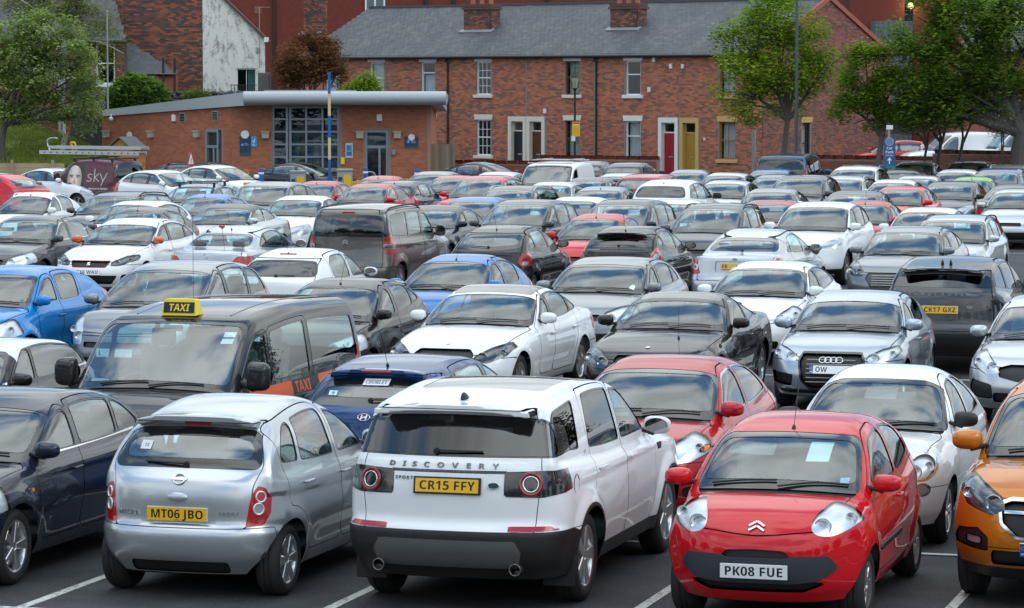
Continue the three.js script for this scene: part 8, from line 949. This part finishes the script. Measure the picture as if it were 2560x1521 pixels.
const D4 = (g) => { for (const x of [0, 1.3]) part('post', boxG(0.07, 0.95, 0.07, x, 0.47, 0), barYellow, g); part('rail', boxG(1.4, 0.09, 0.08, 0.65, 0.95, 0), barYellow, g); }; D4.cat = 'rail'; pole('yellow_rail', 'low yellow guard rail beside the ticket machine', 612, 102.5, D4);
const boll = (label, u, v, Z, m) => { const d = (g, y) => { const h = y(v); part('post', rboxG(0.17, h, 0.17, 0.02, 0, h / 2, 0), m, g); part('reflector_band', boxG(0.176, 0.07, 0.176, 0, h - 0.16, 0), HM.white, g); }; d.cat = 'bollard'; pole('bollard', label, u, Z, d).userData.group = 'bollards by the kiosk'; };
boll('blue bollard between the yellow rail and the ticket machine', 653, 421, 108, barBlue); boll('orange bollard behind the yellow rail', 615, 424, 108, std([0.5, 0.14, 0.03], 0.6)); boll('blue bollard in front of the kiosk glass door', 914, 419, 112, barBlue); boll('blue bollard at the far corner of the kiosk', 1042, 422, 112, barBlue); boll('blue bollard in front of the low brick wall', 1168, 417, 112, barBlue);
{ const d = (g) => { part('hoop', tubeG([[-0.22, 0, 0], [-0.22, 0.9, 0], [-0.15, 1.02, 0], [0.15, 1.02, 0], [0.22, 0.9, 0], [0.22, 0, 0]], 0.03, 30, 8), HM.galv, g); }; d.cat = 'hoop'; pole('steel_hoop', 'steel cycle hoop beside the kiosk glass door', 923, 113, d); }
{ const d = (g, y) => { for (let i = 0; i < 6; i++) part('board', boxG(0.13, 1.95, 0.025, 0.065 + i * 0.135, 0.98, 0), [HM.fence, std([0.28, 0.24, 0.19], 0.9), std([0.2, 0.17, 0.13], 0.9)][i % 3], g); part('post', boxG(0.1, 2.1, 0.1, 0.84, 1.05, -0.02), HM.fence, g); part('rail', boxG(0.8, 0.08, 0.05, 0.4, 1.5, -0.05), HM.fence, g); }; d.cat = 'fence'; pole('wooden_fence', 'short grey wooden fence panel at the end of the kiosk', 1078, 117.5, d); }
{ const d = (g) => { const wd = std([0.40, 0.19, 0.05], 0.8), w2 = std([0.34, 0.155, 0.04], 0.8); for (let i = 0; i < 7; i++) { part('front_plank', boxG(0.95, 0.15, 0.03, 0.48, 0.85 + i * 0.155, 0.9), i % 2 ? wd : w2, g); part('side_plank', boxG(0.03, 0.15, 1.0, 0.96, 0.85 + i * 0.155, 0.4), i % 2 ? w2 : wd, g); part('plank_below', boxG(0.95, 0.15, 0.028, 0.48, 0.85 - (i + 1) * 0.155 + 0.31, 0.895), wd, g); } const s = new THREE.Shape([[0, 0], [0.96, 0], [0.48, 0.38]].map((q) => new THREE.Vector2(...q))); part('gable_front', new THREE.ExtrudeGeometry(s, { depth: 0.03, bevelEnabled: false }), wd, g, [0, 1.86, 0.885]); for (const [x, a] of [[0.2, 1], [0.76, -1]]) part('felt_roof', boxG(0.72, 0.03, 1.25, x, 2.08, 0.4, 0, 0, a * 0.67), std([0.12, 0.12, 0.115], 0.9), g); part('base', boxG(0.9, 0.6, 0.9, 0.48, 0.3, 0.4), w2, g); g.rotation.y = -0.35; }; d.cat = 'shed'; pole('wooden_shed', 'small orange-brown wooden shed with a felt roof against the kiosk', 300, 113.5, d); }
{ const d = (g, y) => { part('pole', cylG(0.035, 0.035, 2.2, 8, 0, 1.1, 0), HM.galv, g); const s = new THREE.Shape([[-0.36, 0], [0.36, 0], [0, 0.64]].map((q) => new THREE.Vector2(...q))), s2 = new THREE.Shape([[-0.25, 0.06], [0.25, 0.06], [0, 0.5]].map((q) => new THREE.Vector2(...q))); part('triangle', new THREE.ExtrudeGeometry(s, { depth: 0.02, bevelEnabled: false }), std([0.5, 0.02, 0.02], 0.4), g, [0, 1.65, 0.04]); part('white_field', new THREE.ExtrudeGeometry(s2, { depth: 0.006, bevelEnabled: false }), HM.white, g, [0, 1.65, 0.061]); part('symbol', boxG(0.05, 0.2, 0.006, 0, 1.85, 0.072), HM.iron, g); g.rotation.y = 1.25; g.scale.setScalar(0.85); }; d.cat = 'road sign'; pole('warning_sign', 'red and white triangular road sign seen edge-on by the kiosk', 474, 108, d); }
{ const d = (g, y) => { part('panel', boxG2(0.40, 1.0, 0.05), signMat(128, 320, (k) => { k.fillStyle = '#2b567f'; k.fillRect(0, 0, 128, 320); k.fillStyle = '#dfe8ef'; k.font = 'bold 40px sans-serif'; k.textAlign = 'center'; k.fillText('Car', 64, 118); k.fillText('Park', 64, 160); k.font = '25px sans-serif'; k.fillText('(South)', 64, 190); k.fillRect(58, 222, 12, 52); k.beginPath(); k.moveTo(64, 202); k.lineTo(90, 236); k.lineTo(38, 236); k.fill(); k.fillStyle = '#1d7f86'; k.fillRect(0, 290, 128, 30); }), g, [0, y(383), 0.03]); part('disc', cylG(0.14, 0.14, 0.03, 24, 0, y(354), 0.05, Math.PI / 2), std([0.4, 0.46, 0.55], 0.5), g); part('disc_face', cylG(0.12, 0.12, 0.034, 24, 0, y(354), 0.05, Math.PI / 2), std([0.12, 0.22, 0.4], 0.4), g); part('post', cylG(0.04, 0.04, y(316), 10, -0.02, y(316) / 2, 0), HM.galv, g); part('small_plate', boxG(0.22, 0.14, 0.02, 0, y(318), 0.03), HM.white, g); }; d.cat = 'sign'; pole('car_park_sign', 'blue Car Park sign with an arrow below the trees', 2223, 106, d); }
{ const d = (g, y) => { part('mast', cylG(0.03, 0.04, y(30), 10, 0, y(30) / 2, 0), HM.galv, g); part('finial', new THREE.SphereGeometry(0.05, 10, 8), HM.galv, g, [0, y(30), 0]); }; d.cat = 'pole'; pole('slim_mast', 'slim grey mast behind the low end of the kiosk roof', 271, 122.5, d); }
{ const d = (g, y) => { part('post', cylG(0.08, 0.08, y(322), 12, 0, y(322) / 2, 0), HM.galv, g); part('cap', cylG(0.085, 0.085, 0.04, 12, 0, y(322), 0), HM.steelBlue, g); }; d.cat = 'post'; pole('steel_post', 'plain grey steel post in front of the gold-silled window', 1884, 121.5, d); }
// maroon panel van with ladders, and the vehicles on the upper road
{
  const face = canvasMat(1024, 512, (k, w, h) => {
    k.fillStyle = '#571d30'; k.fillRect(0, 0, w, h); const cx = 300; k.save(); k.translate(300, 245); k.scale(1.35, 1.22); k.translate(-300, -245);
    k.fillStyle = '#141012'; k.beginPath(); k.ellipse(cx, 230, 150, 260, 0, 0, 7); k.fill();
    const gd = k.createLinearGradient(cx - 105, 0, cx + 105, 0); gd.addColorStop(0, '#9b7f6e'); gd.addColorStop(0.3, '#e6d2c2'); gd.addColorStop(0.62, '#efe0d2'); gd.addColorStop(1, '#a98b79'); k.fillStyle = gd; k.beginPath(); k.ellipse(cx, 245, 104, 200, 0, 0, 7); k.fill();
    k.fillStyle = '#151013'; k.beginPath(); k.moveTo(cx - 120, 150); k.quadraticCurveTo(cx - 40, 20, cx + 20, 40); k.quadraticCurveTo(cx + 90, 60, cx + 118, 170); k.lineTo(cx + 150, 0); k.lineTo(cx - 150, 0); k.fill();
    for (const s of [-1, 1]) { k.fillStyle = '#3b2a24'; k.beginPath(); k.ellipse(cx + s * 46, 190, 36, 8, s * 0.12, 0, 7); k.fill(); k.fillStyle = '#6b5248'; k.beginPath(); k.ellipse(cx + s * 46, 214, 30, 13, 0, 0, 7); k.fill(); k.fillStyle = '#d8d2cc'; k.beginPath(); k.ellipse(cx + s * 46, 216, 22, 8, 0, 0, 7); k.fill(); k.fillStyle = '#2d3338'; k.beginPath(); k.arc(cx + s * 46, 215, 9, 0, 7); k.fill(); }
    k.fillStyle = '#c2a493'; k.beginPath(); k.moveTo(cx + 4, 210); k.lineTo(cx + 24, 310); k.lineTo(cx - 20, 312); k.fill(); k.fillStyle = '#9a5a50'; k.beginPath(); k.ellipse(cx, 362, 42, 10, 0, 0, 7); k.fill();
    k.restore(); k.strokeStyle = '#cdbfc2'; k.lineWidth = 15; k.lineJoin = k.lineCap = 'round'; const x0 = 540; k.beginPath(); k.moveTo(x0 + 86, 158); k.quadraticCurveTo(x0 + 10, 140, x0 + 14, 190); k.quadraticCurveTo(x0 + 40, 215, x0 + 84, 235); k.quadraticCurveTo(x0 + 80, 290, x0, 270); k.moveTo(x0 + 136, 60); k.lineTo(x0 + 136, 280); k.moveTo(x0 + 215, 140); k.lineTo(x0 + 145, 205); k.lineTo(x0 + 225, 280); k.moveTo(x0 + 245, 140); k.lineTo(x0 + 300, 265); k.moveTo(x0 + 370, 130); k.lineTo(x0 + 270, 350); k.stroke();
    k.fillStyle = '#e8e0e0'; k.font = 'bold 44px sans-serif'; k.fillText('Believe in better', x0 + 40, 420);
  }, { clearcoat: 0.6, clearcoatRoughness: 0.1 });
  const Zv = 103, p = at(225, 0, Zv);
  carInstance('panel_van', 'courier', 1, { paint: 'maroon', x: p[0], z: p[2], yaw: Math.PI - 0.6, label: 'maroon panel van with a printed face and large sky lettering', category: 'van', plate: 'YG', end: 'r', more: (car, D) => {
    part('side_print', sidePatch(D, -1, 1.2, 3.5, 0.62, 1.55, 0.006, 24, 10), face, car);
    for (const s of [1.7, 2.5, 3.3]) { part('roof_bar', boxC(0.06, 0.04, 1.4), CM.plastic, car, [D.X(s), D.hitY(D.X(s), 0) + 0.06, 0]); for (const z of [-0.55, 0.55]) part('bar_foot', boxC(0.08, 0.12, 0.06), CM.plastic, car, [D.X(s), D.hitY(D.X(s), 0.5) + 0.01, z]); }
  } });
  const L = thing('ladder', 'long aluminium ladder lying on the roof of the maroon van', 'ladder'); L.position.set(p[0], 1.94, p[2]); L.rotation.y = Math.PI - 0.6;
  for (const z of [0.1, 0.5]) { part('stile', boxG(4.3, 0.12, 0.04, 0.15, 0, z), CM.alu, L); part('upper_stile', boxG(4.0, 0.1, 0.04, -0.1, 0.17, z), CM.alu, L); } for (let i = 0; i < 15; i++) part('rung', cylG(0.022, 0.022, 0.5, 8, -1.85 + i * 0.28, 0, 0.3, Math.PI / 2), CM.aluDark, L); part('end_hoop', tubeG([[2.2, 0, 0.5], [2.32, 0.28, 0.5], [2.28, 0.42, 0.5], [2.0, 0.46, 0.5], [1.85, 0.44, 0.5]], 0.022, 20, 6), CM.alu, L); part('strap', tubeG([[1.25, -0.02, 0.53], [1.25, 0.2, 0.53], [1.3, 0.3, 0.5], [1.1, 0.3, 0.5], [1.1, 0.0, 0.53]], 0.03, 16, 6), barYellow, L);
  const q = at(2380, 0, 121); carInstance('parked_van', 'van', 2, { paint: 'white', x: q[0], z: q[2], yaw: Math.PI + 0.25, label: 'white van parked on the raised road under the trees', category: 'van' }).position.y = 0.55;
  const r2 = at(2228, 0, 123.2); carInstance('parked_car', 'hatch', 2, { paint: 'red', x: r2[0], z: r2[2], yaw: Math.PI + 0.1, label: 'red hatchback beyond the wall below the gable' }).position.y = 0.55;
  const r3 = at(2520, 0, 119); carInstance('parked_van', 'vanlong', 2, { paint: 'white', x: r3[0] + 0.6, z: r3[2] - 2, yaw: Math.PI + 0.3, label: 'white van mostly hidden by the thick tree trunk', category: 'van' }).position.y = 0.55;
}
// trees that ring the near side of the car park, outside the picture; paint and glass mirror them
{ const ord = ['first', 'second', 'third', 'fourth', 'fifth', 'sixth', 'seventh', 'eighth', 'ninth', 'tenth', 'eleventh', 'twelfth', 'thirteenth', 'fourteenth', 'fifteenth', 'sixteenth'];
  [[48, -84, 9], [42, -68, 8.5], [37, -53, 9.5], [33, -39, 8.5], [30, -26, 9], [27, -13, 8], [25, 0, 8.5], [21, 12, 8], [13, 19, 9], [4, 22, 8], [-6, 22, 8.5], [-15, 19, 9], [-23, 12, 8.5], [-28, 1, 8], [-31, -12, 9], [-34, -26, 8.5]].forEach(([x, z, h], i) => { const t = thing('boundary_tree', `tall dark tree outside the view, ${ord[i]} of the row round the car park`, 'tree', 'boundary trees'); limbs(t, [x, 0, z], [[x - 1.2, h * 0.7, z], [x + 1.1, h * 0.75, z + 0.6], [x, h * 0.9, z - 0.7]], 0.22, barkD, 2); foliage(t, 'crown', [[x, h * 0.62, z, 4.2, h * 0.36, 4.2], [x + 2.2, h * 0.4, z + 1.4, 3.2, 2.6, 3.2], [x - 2.2, h * 0.4, z - 1.4, 3.2, 2.6, 3.2]], { seed: 200 + i, n: 700, size: 0.55, leaves: 9, spread: 1.4, cols: [[0.03, 0.065, 0.014], [0.045, 0.09, 0.018]] }); }); }
renderer.render(scene, camera);
